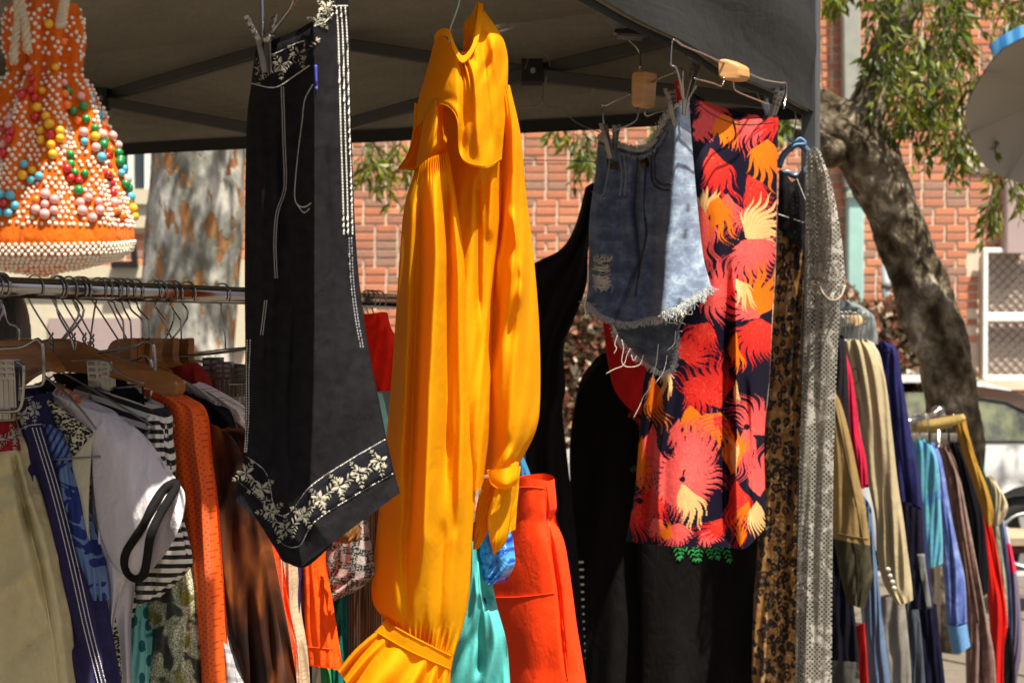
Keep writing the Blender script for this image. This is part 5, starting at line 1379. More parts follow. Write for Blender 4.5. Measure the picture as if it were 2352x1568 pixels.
LD = Cloth(rows2([(1786, 470, 1850, 470), (1784, 560, 1850, 560), (1780, 660, 1846, 660), (1768, 860, 1842, 860), (1756, 1000, 1840, 1000), (1742, 1230, 1834, 1230), (1730, 1400, 1830, 1400), (1726, 1600, 1828, 1600)], 4), YP(3.72), [folds(51, .022, 4, 1.5, 4, .5, .06), crease([([(1832, 480), (1826, 800), (1800, 1560)], 8, -.02)])], .05, 70, 150)
LD.build("skirt", LEO, ld)
yk = Cloth([[(1790, 388, 0), (1806, 400, 0), (1822, 418, 0), (1846, 384, 0)], [(1788, 440, 0), (1806, 445, .01), (1824, 450, .01), (1848, 440, 0)], [(1787, 500, 0), (1808, 520, .01), (1828, 530, .01), (1850, 520, 0)], [(1786, 520, 0), (1808, 545, .01), (1828, 560, .01), (1850, 560, 0)]], YP(3.70), [folds(52, .006, 3, 1, 3)], .02, 40, 50)
yk.build("yoke", BLK, ld)
m = MB(); m.tube(line3([(1788, 492), (1848, 512)], 3.68), .0013, 5); m.tube(line3([(1830, 410), (1850, 460)], 3.68), .0013, 5); m.build("cord", simple("pale_cord", (.5, .5, .45), .7), ld)
bhg = thing("plastic_hanger", "smoky blue plastic hanger tied with ribbon at the corner post", "hanger", P(1830, 320, 3.75))
m = MB(); m.tube(smooth_poly(line3([(1788, 385), (1800, 356), (1822, 336), (1836, 332), (1856, 350), (1858, 380), (1840, 400), (1824, 404), (1808, 396), (1790, 400)], 3.75), 5), .009, 10); m.build("shoulders", simple("smoky_blue_plastic", (.07, .11, .17), .3, coat=.3), bhg, True)
m = MB(); m.tube(smooth_poly(line3([(1826, 250), (1828, 280), (1822, 310), (1824, 330)], 3.75), 4), .002, 7); m.build("hook", WIRE, bhg, True)
m = MB(); m.tube(smooth_poly(line3([(1808, 316), (1822, 326), (1838, 318), (1850, 330), (1830, 332), (1816, 338)], 3.74), 4), .004, 6); m.build("ribbon", simple("blue_ribbon", (.10, .22, .42), .6), bhg, True)
def lace():
    k = NT("cotton_lace"); u = k.uv(1)
    s = k.sep(k.uv(13, 13, .785))
    cell = lambda o_: k.math('ABSOLUTE', k.math('SUBTRACT', k.math('FRACT', o_), .5))
    net_ = k.math('GREATER_THAN', k.math('MAXIMUM', cell(s[0]), cell(s[1])), .33)
    fl = k.noise(k.uv(1.0, .8), 2.8, 3, .6, dist=1.3)
    flower = k.math('GREATER_THAN', fl, .565)
    vein = k.math('GREATER_THAN', k.voro(k.uv(1), 9, 'DISTANCE_TO_EDGE'), .05)
    al = k.math('MAXIMUM', net_, k.math('MULTIPLY', flower, vein))
    c = k.mix(flower, (.25, .235, .195), (.40, .38, .335))
    return k.done(c, .9, 0, .15, k.bump(al, .4, .002), .1, trans=.2, alpha=al)
LACE = lace()
lc = thing("lace_dress", "long ecru lace dress hanging at the corner of the canopy", "dress", P(1870, 1560, 3.62))
LBODY = Cloth(rows2([(1856, 345, 1884, 345), (1852, 420, 1904, 430), (1850, 560, 1926, 560), (1848, 700, 1929, 700), (1844, 850, 1922, 850), (1838, 1050, 1915, 1050), (1832, 1300, 1912, 1300), (1826, 1600, 1910, 1600)], 4), YP(3.62), [folds(53, .016, 3, 1, 2.6, .6, .05), crease([([(1872, 420), (1874, 900), (1862, 1560)], 8, -.022)])], .06, 60, 140)
LBODY.build("body", LACE, lc)
LIN = cloth_mat("grey_slip", (.05, .048, .045), .8, .1)
LB2 = Cloth(rows2([(1858, 360, 1882, 360), (1855, 430, 1900, 440), (1853, 560, 1920, 560), (1852, 700, 1924, 700), (1848, 850, 1918, 850), (1842, 1050, 1911, 1050), (1836, 1300, 1908, 1300), (1830, 1600, 1906, 1600)], 3), YP(3.70), [folds(54, .01, 3, 1, 3)], .03, 30, 50); LB2.build("lining", LIN, lc)
ls = Cloth([[(1866, 336, 0), (1874, 338, .02), (1884, 346, 0)], [(1880, 420, 0), (1900, 420, .03), (1912, 430, 0)], [(1886, 540, 0), (1912, 540, .04), (1932, 540, 0)], [(1878, 640, 0), (1910, 645, .04), (1941, 628, 0)], [(1862, 648, 0), (1900, 690, .04), (1940, 660, 0)]], YP(3.58), [folds(55, .012, 4, 1.5, 4)], .05, 50, 60); ls.build("sleeve", LACE, lc)
ls.seam([[(1862, 646), (1880, 650), (1892, 676), (1910, 690), (1930, 682), (1941, 656)]], simple("ecru_trim", (.26, .235, .18), .9, nscale=60, namt=.4), lc, "scalloped_edge", .0032)

# ------------------------------------------------------------------ beaded drawstring bag
BX, BYd = 104.0, 1.55; BK = BYd / 1.30
bg = thing("beaded_bag", "orange drawstring bag covered in white pearls and coloured beads", "bag", P(BX, 610, BYd))
def bagR(y): return np.interp(y, [12, 40, 90, 140, 165, 200, 260, 340, 430, 500, 545, 575, 596, 610, 616], [70, 82, 84, 74, 70, 94, 122, 146, 168, 186, 198, 192, 158, 90, 6])
def bagS(th_, y, off=0.0):
    """th_ 0 = towards the camera, pi/2 = picture right"""
    y = np.asarray(y, float); th_ = np.asarray(th_, float)
    g = np.interp(y, [0, 90, 165, 260, 420, 540, 600], [.12, .16, .22, .13, .08, .02, 0])
    R = bagR(y) * (1 + g * np.cos(9 * th_ + .9 * np.sin(2 * th_) + y * .006)) / F * BYd + off
    c = P(np.full_like(y, BX), y + 0 * th_, BYd)
    tilt = .16 * np.sin(th_) * np.interp(y, [0, 300, 560, 620], [.1, .1, .10, .0]) * 0
    dip = np.cos(th_) * np.interp(y, [0, 30, 90, 500, 545, 600], [.0, .0, .0, .0, .006, .010])
    return np.stack([c[..., 0] + R * np.sin(th_), c[..., 1] - R * .8 * np.cos(th_), c[..., 2] - dip], -1)
ys = np.concatenate([np.linspace(12, 165, 40), np.linspace(169, 616, 90)]); ths = np.linspace(0, 2 * math.pi, 145)[:-1]
TT, YY = np.meshgrid(ths, ys); vs = bagS(TT, YY).reshape(-1, 3)
i, j = np.meshgrid(np.arange(len(ys) - 1), np.arange(144), indexing='ij')
fs = np.stack([i * 144 + j, (i + 1) * 144 + j, (i + 1) * 144 + (j + 1) % 144, i * 144 + (j + 1) % 144], -1).reshape(-1, 4)
obj("pouch", vs, fs, cloth_mat("orange_felt", (.74, .135, .008), .85, .2, .1), bg, True, None, np.stack([TT * 1.5, YY / 100], -1).reshape(-1, 2))
R_ = random.Random(77)
# coloured beads in rows of small flowers
BEADC = {'b': (.08, .42, .55), 'y': (.78, .40, .01), 'r': (.50, .008, .012), 'g': (.01, .22, .045), 'p': (.74, .37, .34), 'o': (.86, .16, .008)}
bq = MB(); bq.ball((0, 0, 0), .0043 * BK, 12, 8)
bme = {k: newmesh("bead", np.concatenate(bq.v), bq.f, simple("bead_" + k, c, .28, 0, .5, coat=.4), True) for k, c in BEADC.items()}
big = []
for row, (yc, cnt) in enumerate([(240, 8), (325, 9), (405, 10), (482, 12)]):
    for c_ in range(cnt):
        th0 = (c_ + .5 * (row % 2)) * 2 * math.pi / cnt + R_.uniform(-.08, .08)
        cols = [R_.choice('byrgpo') for _ in range(3)]
        pat = [(0, 0)] + [(math.cos(a), math.sin(a)) for a in np.linspace(0, 6.283, 7)[:-1] + R_.uniform(0, 1)]
        if row < 3: pat += [(0.2, 1.95), (-.3, -1.9)]
        for n_, (a, b) in enumerate(pat):
            if R_.random() < .15: continue
            y = yc + b * 22 + R_.uniform(-3, 3); th_ = th0 + a * 21 / float(bagR(y))
            big.append((th_, y, R_.choice(cols) if n_ else R_.choice('yrpg')))
for th_, y in ((.35, 68), (.75, 105), (-.2, 168), (.5, 166), (-.6, 150)): big.append((th_, y, R_.choice('opy')))
bigs = []
for th_, y, c_ in big:
    p = bagS(th_, y, .003 * BK); ang = (th_ + math.pi) % (2 * math.pi) - math.pi
    bigs.append((ang, y))
    if abs(ang) > 1.9: continue
    o = bpy.data.objects.new("bead", bme[c_]); COL.objects.link(o); o.parent = bg; o.location = V(p) - bg.location
    s_ = R_.uniform(.82, 1.12); o.scale = (s_, s_, s_)
bga = np.array(bigs)
pm = MB(); ball = MB(); ball.ball((0, 0, 0), 1.0, 6, 4); bv, bf = np.concatenate(ball.v), ball.f
PV, PFc, n0 = [], [], 0
bfa = bf
def pearl(p, r):
    global n0
    PV.append(bv * r + p)
    PFc.extend([tuple(q + n0 for q in f_) for f_ in bfa]); n0 += len(bv)
y = 26.0; row = 0
while y < 528:
    if 140 < y < 172 and row % 2: y += 13; row += 1; continue
    R = float(bagR(y)); n_ = int(2 * math.pi * R / 14)
    for c_ in range(n_):
        th_ = (c_ + .5 * (row % 2) + R_.uniform(-.14, .14)) * 2 * math.pi / n_
        ang = (th_ + math.pi) % (2 * math.pi) - math.pi
        if abs(ang) > 2.0: continue
        yy = y + R_.uniform(-2.2, 2.2)
        if len(bga) and np.min(((ang - bga[:, 0]) * R) ** 2 + (yy - bga[:, 1]) ** 2) < 15 ** 2: continue
        if R_.random() < (.30 if y < 170 else .04): continue
        pearl(bagS(th_, yy, .0008), .0020 * BK * R_.uniform(.85, 1.12))
    y += 10.6; row += 1
for k_, yb in enumerate(np.linspace(556, 613, 10)):
    R = max(10., float(bagR(yb))); n_ = int(2 * math.pi * R / (11 if k_ > 3 else 14))
    for c_ in range(n_):
        th_ = (c_ + .5 * (k_ % 2)) * 2 * math.pi / n_; ang = (th_ + math.pi) % (2 * math.pi) - math.pi
        if abs(ang) > 2.2: continue
        pearl(bagS(th_, yb + R_.uniform(-1, 1), .0010), (.0022 if k_ > 3 else .0019) * BK)
po = obj("pearls", np.concatenate(PV), PFc, simple("pearl_white", (.78, .70, .56), .35, 0, .5, coat=.2), bg, True); po["kind"] = "stuff"
# rope handles threaded through the neck
ROPE = simple("jute_rope", (.50, .40, .27), .9, nscale=120, namt=.3)
for pts in ([(30, 145), (38, 80), (42, 40), (36, -40)], [(64, 120), (58, 60), (50, 20), (46, -40)], [(142, 62), (146, 30), (150, 5), (150, -40)], [(136, 62), (142, 30), (146, 0), (147, -40)]):
    c_ = smooth_poly(line3(pts, BYd - .082), 14); m = MB(); n_ = len(c_)
    for ph in (0, 2.1, 4.2):
        a = np.arange(n_) * .5 + ph; m.tube(c_ + .0023 * np.stack([np.cos(a), np.sin(a), 0 * a], -1), .0027, 5)
    m.build("rope", ROPE, bg, True)
# ================================================================== garments on the chrome rail, front to back
def garment(name, label, cat, plane, rows, mat, thick=.03, amp=.008, nf=4, seed=1, nu=40, nv=70, part="cloth", extra=(), n=3, colour=None, top=.3, group=None):
    net = rows if isinstance(rows[0], list) else rows2(rows, n)
    last = net[-1][len(net[-1]) // 2]
    c = Cloth(net, plane, [folds(seed, amp, nf, 1, 4, top)] + list(extra), thick, nu, nv, colour=colour)
    t_ = thing(name, label, cat, c.front[-1, c.nu // 2], group)
    c.build(part, mat, t_); c.t = t_
    return c
CM = cloth_mat
def stripes(name, a, b, per, ang, wob=.0, duty=.5, **kw):
    k = NT(name); u = k.uv(1, 1, ang); s = k.sep(u)
    w_ = k.math('ADD', k.math('MULTIPLY', s[1], 100.0 / per), k.math('MULTIPLY', k.noise(k.uv(1), 1.2, 2), wob))
    f = k.math('GREATER_THAN', k.math('FRACT', w_), duty)
    uu = k.uv(95); b2 = k.bump(k.math('MULTIPLY', k.wave(uu, .5), k.wave(uu, .5, dirn='Y')), .2, .0012)
    return k.done(k.mix(f, a, b), .85, 0, .2, b2, .1)
cr = garment("cream_trousers", "cream trousers with red embroidered waistband at the near end of rail", "trousers", RP(14),
             [(-150, 945, 35, 948), (-150, 1000, 40, 1000), (-150, 1040, 47, 1038), (-150, 1120, 70, 1118), (-150, 1242, 110, 1242), (-150, 1355, 134, 1355), (-150, 1445, 150, 1445), (-150, 1568, 163, 1568), (-150, 1640, 168, 1640)],
             CM("cream_twill", (.60, .52, .28), .85, .1, 0, .15, .4), .06, .010, 4, 61, 60, 90, extra=[crease([([(30, 1030), (45, 1120), (70, 1250)], 8, -.016), ([(20, 1080), (40, 1200), (100, 1420)], 16, .012), ([(50, 1130), (85, 1270), (120, 1450)], 9, -.010)]), bumps([(20, 1170, 70, 12, -.5, .010), (40, 1330, 80, 14, -.6, .010), (70, 1480, 60, 12, -.7, -.010), (-10, 1100, 60, 10, -.3, -.010)])])
wb2 = strip(cr, [(-148, 968), (-60, 968), (36, 965)], [(-148, 1048), (-60, 1046), (47, 1034)], CM("red_band", (.30, .012, .016), .8, .1), cr.t, "waistband", .002, 40)
embroider(cr, garland([(-60, 1005), (0, 1010), (38, 1000)], 38, 22, 4), THREAD, wb2, off=.004)
cr.stitches([[(-100, 968), (-40, 968), (35, 965)], [(-100, 1044), (-40, 1043), (46, 1033)]], WHITETH, wb2, r=.0006, dash=5, off=.004)
# cream side seam and its puckered edge
cr.seam([[(30, 1042), (44, 1110), (72, 1230), (100, 1350), (122, 1480), (132, 1580)]], CM('cream_twill'), cr.t, 'side_seam', .0014)
cr.stitches([[(36, 1044), (52, 1110), (80, 1230), (108, 1350), (130, 1480), (140, 1580)]], simple('sand_thread', (.45, .38, .2), .8), cr.t, 'side_stitch', .0006, 5)
NAVY_ = CM("navy_denim", (.030, .026, .085), .85, .1, 0, .3, .5)
nv_ = garment("navy_trousers", "navy trousers with floral waistband and triple white side stitching", "trousers", RP(44),
              [(20, 889, 77, 906), (24, 930, 90, 940), (30, 985, 97, 974), (40, 1057, 125, 1057), (60, 1176, 152, 1170), (80, 1259, 173, 1259), (110, 1372, 213, 1372), (130, 1462, 230, 1462), (150, 1568, 248, 1568), (155, 1640, 255, 1640)], NAVY_, .05, .006, 3, 62, 60, 90, extra=[crease([([(58, 985), (90, 1120), (150, 1400), (200, 1568)], 12, -.012)])])
for k_ in range(3):
    d_ = k_ * 9
    nv_.stitches([[(74 + d_, 982), (92 + d_, 1040), (116 + d_, 1120), (142 + d_, 1220), (168 + d_, 1330), (190 + d_, 1430), (215 + d_, 1530), (228 + d_, 1580)]], WHITETH, nv_.t, "side_stitch", r=.0007, dash=5.5)
embroider(nv_, garland([(44, 960), (66, 945), (90, 935)], 36, 17, 9), simple("grey_thread", (.42, .41, .36), .8), nv_.t, off=.002)
nv_.stitches([[(40, 988), (70, 976), (96, 974)], [(36, 922), (60, 914), (78, 910)]], WHITETH, nv_.t, "waist_stitch", r=.0006, dash=4)
def bluprint():
    k = NT("blue_brush_print"); u = k.uv(1, 1, .5); s = k.sep(u)
    st_ = k.math('GREATER_THAN', k.math('FRACT', k.math('MULTIPLY', s[0], 7.0)), .55)
    lowr = k.math('GREATER_THAN', k.noise(k.uv(1), 1.5, 2, dist=1.5), .50)
    yy = k.sep(k.uv(1))[1]; hi = k.math('GREATER_THAN', yy, 5.05)
    f = k.math('ADD', k.math('MULTIPLY', hi, st_), k.math('MULTIPLY', k.math('SUBTRACT', 1.0, hi), lowr))
    return k.done(k.mix(f, (.12, .20, .36), (.012, .025, .16)), .6, 0, .25, None, .1)
garment("blue_skirt", "blue skirt with dark blue brushed stripes behind the navy trousers", "skirt", RP(60),
        [(70, 972, 120, 975), (85, 1000, 150, 1008), (100, 1061, 168, 1061), (120, 1135, 186, 1135), (140, 1219, 204, 1219), (170, 1305, 229, 1305), (190, 1379, 236, 1379)], bluprint(), .03, .006, 3, 63)
def spots():
    k = NT("cheetah_cloth"); u = k.uv(1.25, 1.8, .5)
    wob = k.noise(u, 6, 2, col=True); vv = k.n("VectorMath", operation='MULTIPLY_ADD'); k.put(vv.inputs[0], wob); vv.inputs[1].default_value = (.15, .15, 0); k.put(vv.inputs[2], u)
    d = k.voro(vv.outputs[0], 11); f = k.ramp(d, [(.50, 1), (.56, 0)])
    c = k.mix(f, (.60, .56, .38), (.012, .011, .010))
    return k.done(c, .85, 0, .2, None, .1)
CHE = spots(); CRL = CM("cream_lining", (.56, .52, .36), .8, .1)
lp = garment("sleeveless_blouse", "black and cream cheetah spotted sleeveless top with cream lining", "top", RP(80),
             [[(76, 908), (90, 905), (108, 912)], [(84, 935), (120, 938), (160, 950)], [(92, 965), (150, 975), (205, 984)], [(105, 1000), (165, 1000), (218, 993)], [(130, 1060), (172, 1050), (213, 1040)], [(150, 1140), (185, 1130), (206, 1130)], [(170, 1260), (195, 1260), (203, 1260)], [(190, 1380), (215, 1380), (234, 1380)], [(205, 1470), (232, 1470), (250, 1470)], [(215, 1580), (240, 1580), (259, 1580)]], CHE, .03, .005, 3, 64, 50, 90)
lnp = Cloth([[(213, 998, 0), (214, 998, 0), (215, 998, 0)], [(185, 1030, 0), (200, 1028, 0), (212, 1026, 0)], [(165, 1062, 0), (188, 1060, 0), (209, 1060, 0)], [(178, 1120, 0), (192, 1120, 0), (205, 1120, 0)], [(190, 1180, 0), (196, 1180, 0), (203, 1180, 0)], [(202, 1240, 0), (202, 1240, 0), (202.5, 1240, 0)]], (rail_at(80) - rn * .022, rn), [], .004, 24, 40)
lnp.build("lining", CRL, lp.t)
WHT = CM("white_jersey", (.60, .57, .60), .85, .15, .1, .06, .2); BTRIM = CM("black_trim", (.012, .011, .011), .85, .1)
wt = garment("t_shirt", "white T-shirt with black collar and black trimmed sleeve", "t-shirt", RP(100),
             [[(92, 905), (104, 898), (114, 900)], [(110, 930), (160, 925), (215, 940)], [(150, 970), (205, 962), (258, 960)], [(200, 1080), (235, 1070), (270, 1060)], [(201, 1200), (235, 1200), (285, 1190)], [(205, 1300), (245, 1300), (300, 1300)], [(232, 1380), (255, 1370), (282, 1352)], [(240, 1450), (252, 1450), (262, 1440)], [(250, 1580), (254, 1580), (257, 1580)]], WHT, .04, .008, 4, 65, 60, 90)
ws = Cloth([[(206, 1010, -.005), (230, 975, .01), (256, 957, -.005)], [(212, 1110, -.005), (262, 1040, .02), (320, 1004, -.005)], [(228, 1220, -.005), (290, 1130, .025), (362, 1056, -.005)], [(262, 1300, -.005), (322, 1200, .03), (394, 1098, -.005)], [(312, 1332, -.005), (352, 1230, .03), (404, 1112, -.005)]], (rail_at(100) - rn * .03, rn), [folds(66, .006, 4, 1, 4, .4)], .045, 60, 60)
ws.build("sleeve", WHT, wt.t)
wt.seam([[(253, 960), (245, 1000), (236, 1100), (230, 1200), (228, 1280)]], CM("white_seam", (.72, .70, .72)), wt.t, "shoulder_seam", .0022)
trm = [(403, 1108), (378, 1122), (352, 1160), (333, 1200), (312, 1232), (293, 1262), (286, 1288), (292, 1312), (312, 1328), (330, 1318), (338, 1280), (346, 1230), (368, 1180), (398, 1130)]
m = MB(); m.tube(np.array([ws.at(x, y, .003) for x, y in spline(np.array(trm, float), 6, True)]), .0062, 8, closed=True); m.build("sleeve_trim", BTRIM, wt.t, True)
m = MB(); m.tube(rail_line([(84, 900), (96, 892), (110, 886), (116, 892)], 100, .015), .010, 8); m.build("collar", BTRIM, wt.t, True)
def scarfm():
    k = NT("scarf_print"); u = k.uv(1); d = k.noise(u, 5, 2, dist=1.5)
    return k.done(k.ramp(d, [(.42, (.62, .12, .03)), (.47, (.58, .50, .40)), (.60, (.55, .50, .42)), (.63, (.45, .03, .02))], 'CONSTANT'), .7)
garment("floral_scarf", "floral orange and white cloth peeking behind the white T-shirt collar", "top", RP(112), [(78, 880, 108, 876), (90, 900, 140, 888), (110, 930, 180, 912), (140, 970, 200, 950), (150, 1040, 210, 1030)], scarfm(), .02, .004, 2, 67, 24, 24)
garment("purple_dress", "narrow glimpse of purple cloth beside the white T-shirt hem", "dress", RP(118), [(230, 1200, 262, 1200), (240, 1400, 264, 1400), (246, 1500, 261, 1500), (248, 1600, 258, 1600)], CM("violet", (.10, .03, .30)), .02, .004, 2, 68, 20, 20)
STR = stripes("black_white_stripe", (.012, .012, .012), (.62, .60, .54), 25, .32, .35)
STR2 = stripes("black_white_stripe_level", (.012, .012, .012), (.62, .60, .54), 20.5, .0, .3)
st_ = garment("striped_knit", "black and white striped knit top with short sleeve", "top", RP(150),
              [[(165, 900), (180, 886), (196, 888)], [(190, 930), (250, 905), (300, 922)], [(230, 980), (320, 940), (372, 952)], [(250, 1060), (330, 1010), (380, 1000)], [(255, 1200), (320, 1150), (390, 1090)], [(258, 1330), (290, 1330), (330, 1330)], [(262, 1430), (280, 1425), (298, 1410)], [(258, 1480), (268, 1480), (278, 1480)], [(256, 1590), (268, 1590), (278, 1590)]], STR, .04, .008, 4, 69, 60, 80)
ss = Cloth([[(300, 960, 0), (345, 955, .01), (378, 965, 0)], [(310, 1080, 0), (350, 1060, .02), (388, 1075, 0)], [(310, 1200, 0), (365, 1180, .03), (415, 1182, 0)], [(302, 1310, 0), (370, 1270, .03), (436, 1262, 0)], [(304, 1352, 0), (350, 1345, .03), (440, 1288, 0)], [(316, 1388, 0), (345, 1375, .02), (441, 1294, 0)]], (rail_at(150) + rn * .0, rn), [folds(70, .005, 5, 2, 5, .2), crease([([(360, 1240), (352, 1390)], 8, -.012), ([(330, 1280), (326, 1390)], 8, .01)])], .02, 60, 70)
ss.build("sleeve", STR2, st_.t)
garment("black_singlet", "black top whose neckline shows under the curved wooden hanger", "top", RP(160), [(120, 858, 210, 856), (130, 880, 290, 870), (150, 910, 330, 920), (200, 990, 340, 960)], BLK, .03, .006, 3, 71, 30, 30)
def tealm():
    k = NT("teal_leaf_print"); u = k.uv(2.2, 1.2, .4); d = k.voro(u, 2.6, rand=.75)
    f = k.ramp(d, [(.42, 1), (.47, 0)]); cc = k.mix(k.noise(k.uv(1), 2.5, 1), (.01, .16, .13), (.015, .09, .16))
    return k.done(k.mix(f, (.20, .55, .50), cc), .7, 0, .25, None, .1)
garment("teal_dress", "aqua dress printed with dark teal leaves", "dress", RP(174), [(300, 1300, 330, 1300), (300, 1360, 336, 1385), (286, 1450, 339, 1450), (278, 1520, 341, 1520), (276, 1600, 342, 1600)], tealm(), .03, .006, 3, 72)
def snake():
    k = NT("snakeskin_print"); u = k.uv(1, .8); big_ = k.noise(u, 2.0, 2, .5, dist=.5); d = k.voro(k.uv(1, 1, .7), 15, 'DISTANCE_TO_EDGE')
    sc_ = k.ramp(d, [(.05, 0), (.14, 1)])
    c = k.ramp(big_, [(.38, (.02, .024, .022)), (.45, (.035, .04, .03)), (.49, (.40, .42, .26)), (.60, (.58, .58, .40)), (.68, (.20, .19, .02))])
    c = k.mix(k.math('MULTIPLY', k.math('SUBTRACT', 1.0, sc_), .75), c, (.05, .055, .04))
    return k.done(c, .5, 0, .35, k.bump(sc_, .2, .001))
garment("snake_dress", "olive and grey snakeskin print dress below the striped sleeve", "dress", RP(186), [(300, 920, 350, 925), (310, 1100, 400, 1100), (320, 1290, 437, 1290), (332, 1390, 448, 1390), (336, 1480, 456, 1480), (338, 1600, 466, 1600)], snake(), .05, .010, 4, 73, 50, 70)
def meshm():
    k = NT("orange_sports_mesh"); s = k.sep(k.uv(9.5, 9.5, .6)); c1 = k.math('SUBTRACT', k.math('FRACT', s[0]), .5); c2 = k.math('SUBTRACT', k.math('FRACT', s[1]), .5)
    r = k.math('SQRT', k.math('ADD', k.math('MULTIPLY', c1, c1), k.math('MULTIPLY', c2, c2)))
    h = k.math('GREATER_THAN', r, .22)
    return k.done((.82, .115, .006), .7, 0, .3, k.bump(h, .5, .002), .1, trans=.15, alpha=k.math('MAXIMUM', h, .6))
MESH_ = meshm()
om = garment("mesh_jersey", "orange open mesh sports jersey", "jersey", RP(206),
             [[(322, 896), (335, 893), (350, 898)], [(350, 935), (385, 915), (418, 924)], [(372, 980), (420, 950), (455, 955)], [(384, 1080), (430, 1060), (470, 1060)], [(405, 1170), (445, 1165), (481, 1162)], [(436, 1290), (462, 1310), (484, 1312)], [(448, 1390), (470, 1400), (488, 1400)], [(460, 1540), (478, 1540), (494, 1540)], [(464, 1620), (480, 1620), (496, 1620)]], MESH_, .04, .005, 3, 74, 50, 90, extra=[crease([([(440, 950), (462, 1120), (470, 1320), (478, 1568)], 9, .010), ([(420, 1000), (446, 1150), (462, 1350), (470, 1568)], 9, -.008)])])
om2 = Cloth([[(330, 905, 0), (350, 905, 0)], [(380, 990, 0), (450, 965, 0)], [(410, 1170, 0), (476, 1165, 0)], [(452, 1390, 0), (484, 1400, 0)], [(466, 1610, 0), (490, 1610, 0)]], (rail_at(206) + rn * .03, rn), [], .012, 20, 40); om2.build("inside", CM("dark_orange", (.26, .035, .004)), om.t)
def plaid(name, a, b, c, per):
    k = NT(name); s = k.sep(k.uv(1, 1, .2))
    fx = k.math('GREATER_THAN', k.math('FRACT', k.math('MULTIPLY', s[0], 100 / per)), .6); fy = k.math('GREATER_THAN', k.math('FRACT', k.math('MULTIPLY', s[1], 100 / per)), .7)
    fine = k.math('GREATER_THAN', k.math('FRACT', k.math('MULTIPLY', s[0], 34)), .5)
    cc = k.mix(fx, a, b); cc = k.mix(k.math('MULTIPLY', fy, .6), cc, c); cc = k.mix(k.math('MULTIPLY', fine, .35), cc, c)
    return k.done(cc, .85, 0, .2, None, .1)
garment("plaid_trousers", "grey and white checked trousers between orange jersey and velvet coat", "trousers", RP(236), [(470, 1290, 492, 1290), (478, 1340, 508, 1380), (484, 1440, 522, 1450), (490, 1568, 552, 1575), (492, 1620, 560, 1620)], plaid("grey_check", (.40, .38, .40), (.55, .52, .54), (.16, .16, .17), 30), .03, .006, 3, 75)
def velvet():
    k = NT("crushed_velvet"); n = k.noise(k.uv(1.1, .35), 1.6, 3, .5, dist=.3)
    c = k.ramp(n, [(.36, (.010, .003, .0015)), (.50, (.035, .009, .0025)), (.62, (.095, .024, .005)), (.74, (.22, .062, .011))])
    return k.done(c, .75, 0, .06, k.bump(n, .3, .01), .05)
garment("velvet_coat", "rust brown crushed velvet coat", "coat", RP(262),
        [[(440, 975), (475, 968), (505, 985)], [(450, 1010), (500, 990), (545, 1018)], [(462, 1100), (520, 1080), (570, 1100)], [(474, 1200), (540, 1200), (595, 1202)], [(482, 1310), (560, 1330), (622, 1331)], [(510, 1456), (590, 1460), (648, 1480)], [(540, 1568), (610, 1568), (660, 1575)], [(548, 1620), (612, 1620), (664, 1620)]], velvet(), .05, .016, 4, 76, 60, 80, extra=[crease([([(480, 1020), (500, 1200), (545, 1568)], 10, .02)])])
garment("black_jacket", "black jacket shoulder between orange jersey and pale shirt", "jacket", RP(284), [[(380, 905), (410, 898), (430, 905)], [(400, 925), (470, 925), (520, 950)], [(440, 960), (510, 970), (560, 1020)], [(470, 1060), (530, 1060), (572, 1080)], [(490, 1180), (540, 1180), (590, 1190)]], CM("black_wool", (.010, .010, .011), .9, .15), .03, .006, 3, 77)
def shirtm():
    k = NT("pale_line_shirt"); n = k.noise(k.uv(1), 3, 2, dist=2); f = k.math('LESS_THAN', k.math('ABSOLUTE', k.math('SUBTRACT', n, .5)), .012)
    return k.done(k.mix(f, (.52, .47, .44), (.16, .12, .12)), .8)
garment("pale_shirt", "pale grey shirt with fine dark lines behind black jacket", "shirt", RP(306), [[(404, 876), (420, 872), (440, 882)], [(430, 905), (480, 905), (520, 925)], [(460, 935), (530, 940), (575, 980)], [(480, 1000), (540, 1000), (578, 1060)]], shirtm(), .03, .006, 3, 78)
garment("dark_red_jacket", "dark red jacket glimpsed under the wooden hanger blocks", "jacket", RP(330), [[(350, 850), (400, 842), (446, 832)], [(380, 875), (430, 870), (470, 862)], [(410, 905), (440, 905), (480, 905)], [(420, 940), (450, 940), (480, 940)]], CM("dark_red", (.20, .012, .01), .8), .03, .004, 3, 79)
garment("ivory_trousers", "ivory trousers clipped beside the black trousers", "trousers", RP(372), [(524, 912, 580, 908), (528, 960, 590, 960), (540, 1040, 600, 1040), (545, 1150, 610, 1150)], CM("ivory", (.50, .44, .36), .85), .03, .006, 3, 80)
garment("vermilion_dress", "narrow vermilion strip of dress beside velvet coat hem", "dress", RP(395), [(575, 1150, 625, 1150), (590, 1205, 626, 1215), (612, 1331, 644, 1394), (640, 1500, 665, 1500), (650, 1620, 672, 1620)], CM("vermilion", (.80, .06, .008), .7), .03, .006, 3, 81)
garment("beige_trousers", "beige pleated trousers under the black trouser hem", "trousers", RP(420), [(600, 1170, 665, 1170), (618, 1230, 668, 1240), (640, 1394, 676, 1400), (660, 1500, 690, 1500), (664, 1620, 700, 1620)], CM("beige_twill", (.46, .36, .24), .85), .03, .008, 3, 82)
garment("indigo_trousers", "dark indigo trousers strip beside the orange sleeve", "trousers", RP(440), [(645, 1200, 690, 1200), (655, 1290, 690, 1300), (668, 1400, 694, 1400), (680, 1480, 694, 1480), (684, 1620, 694, 1620)], CM("indigo", (.03, .015, .08), .85), .03, .006, 2, 83)
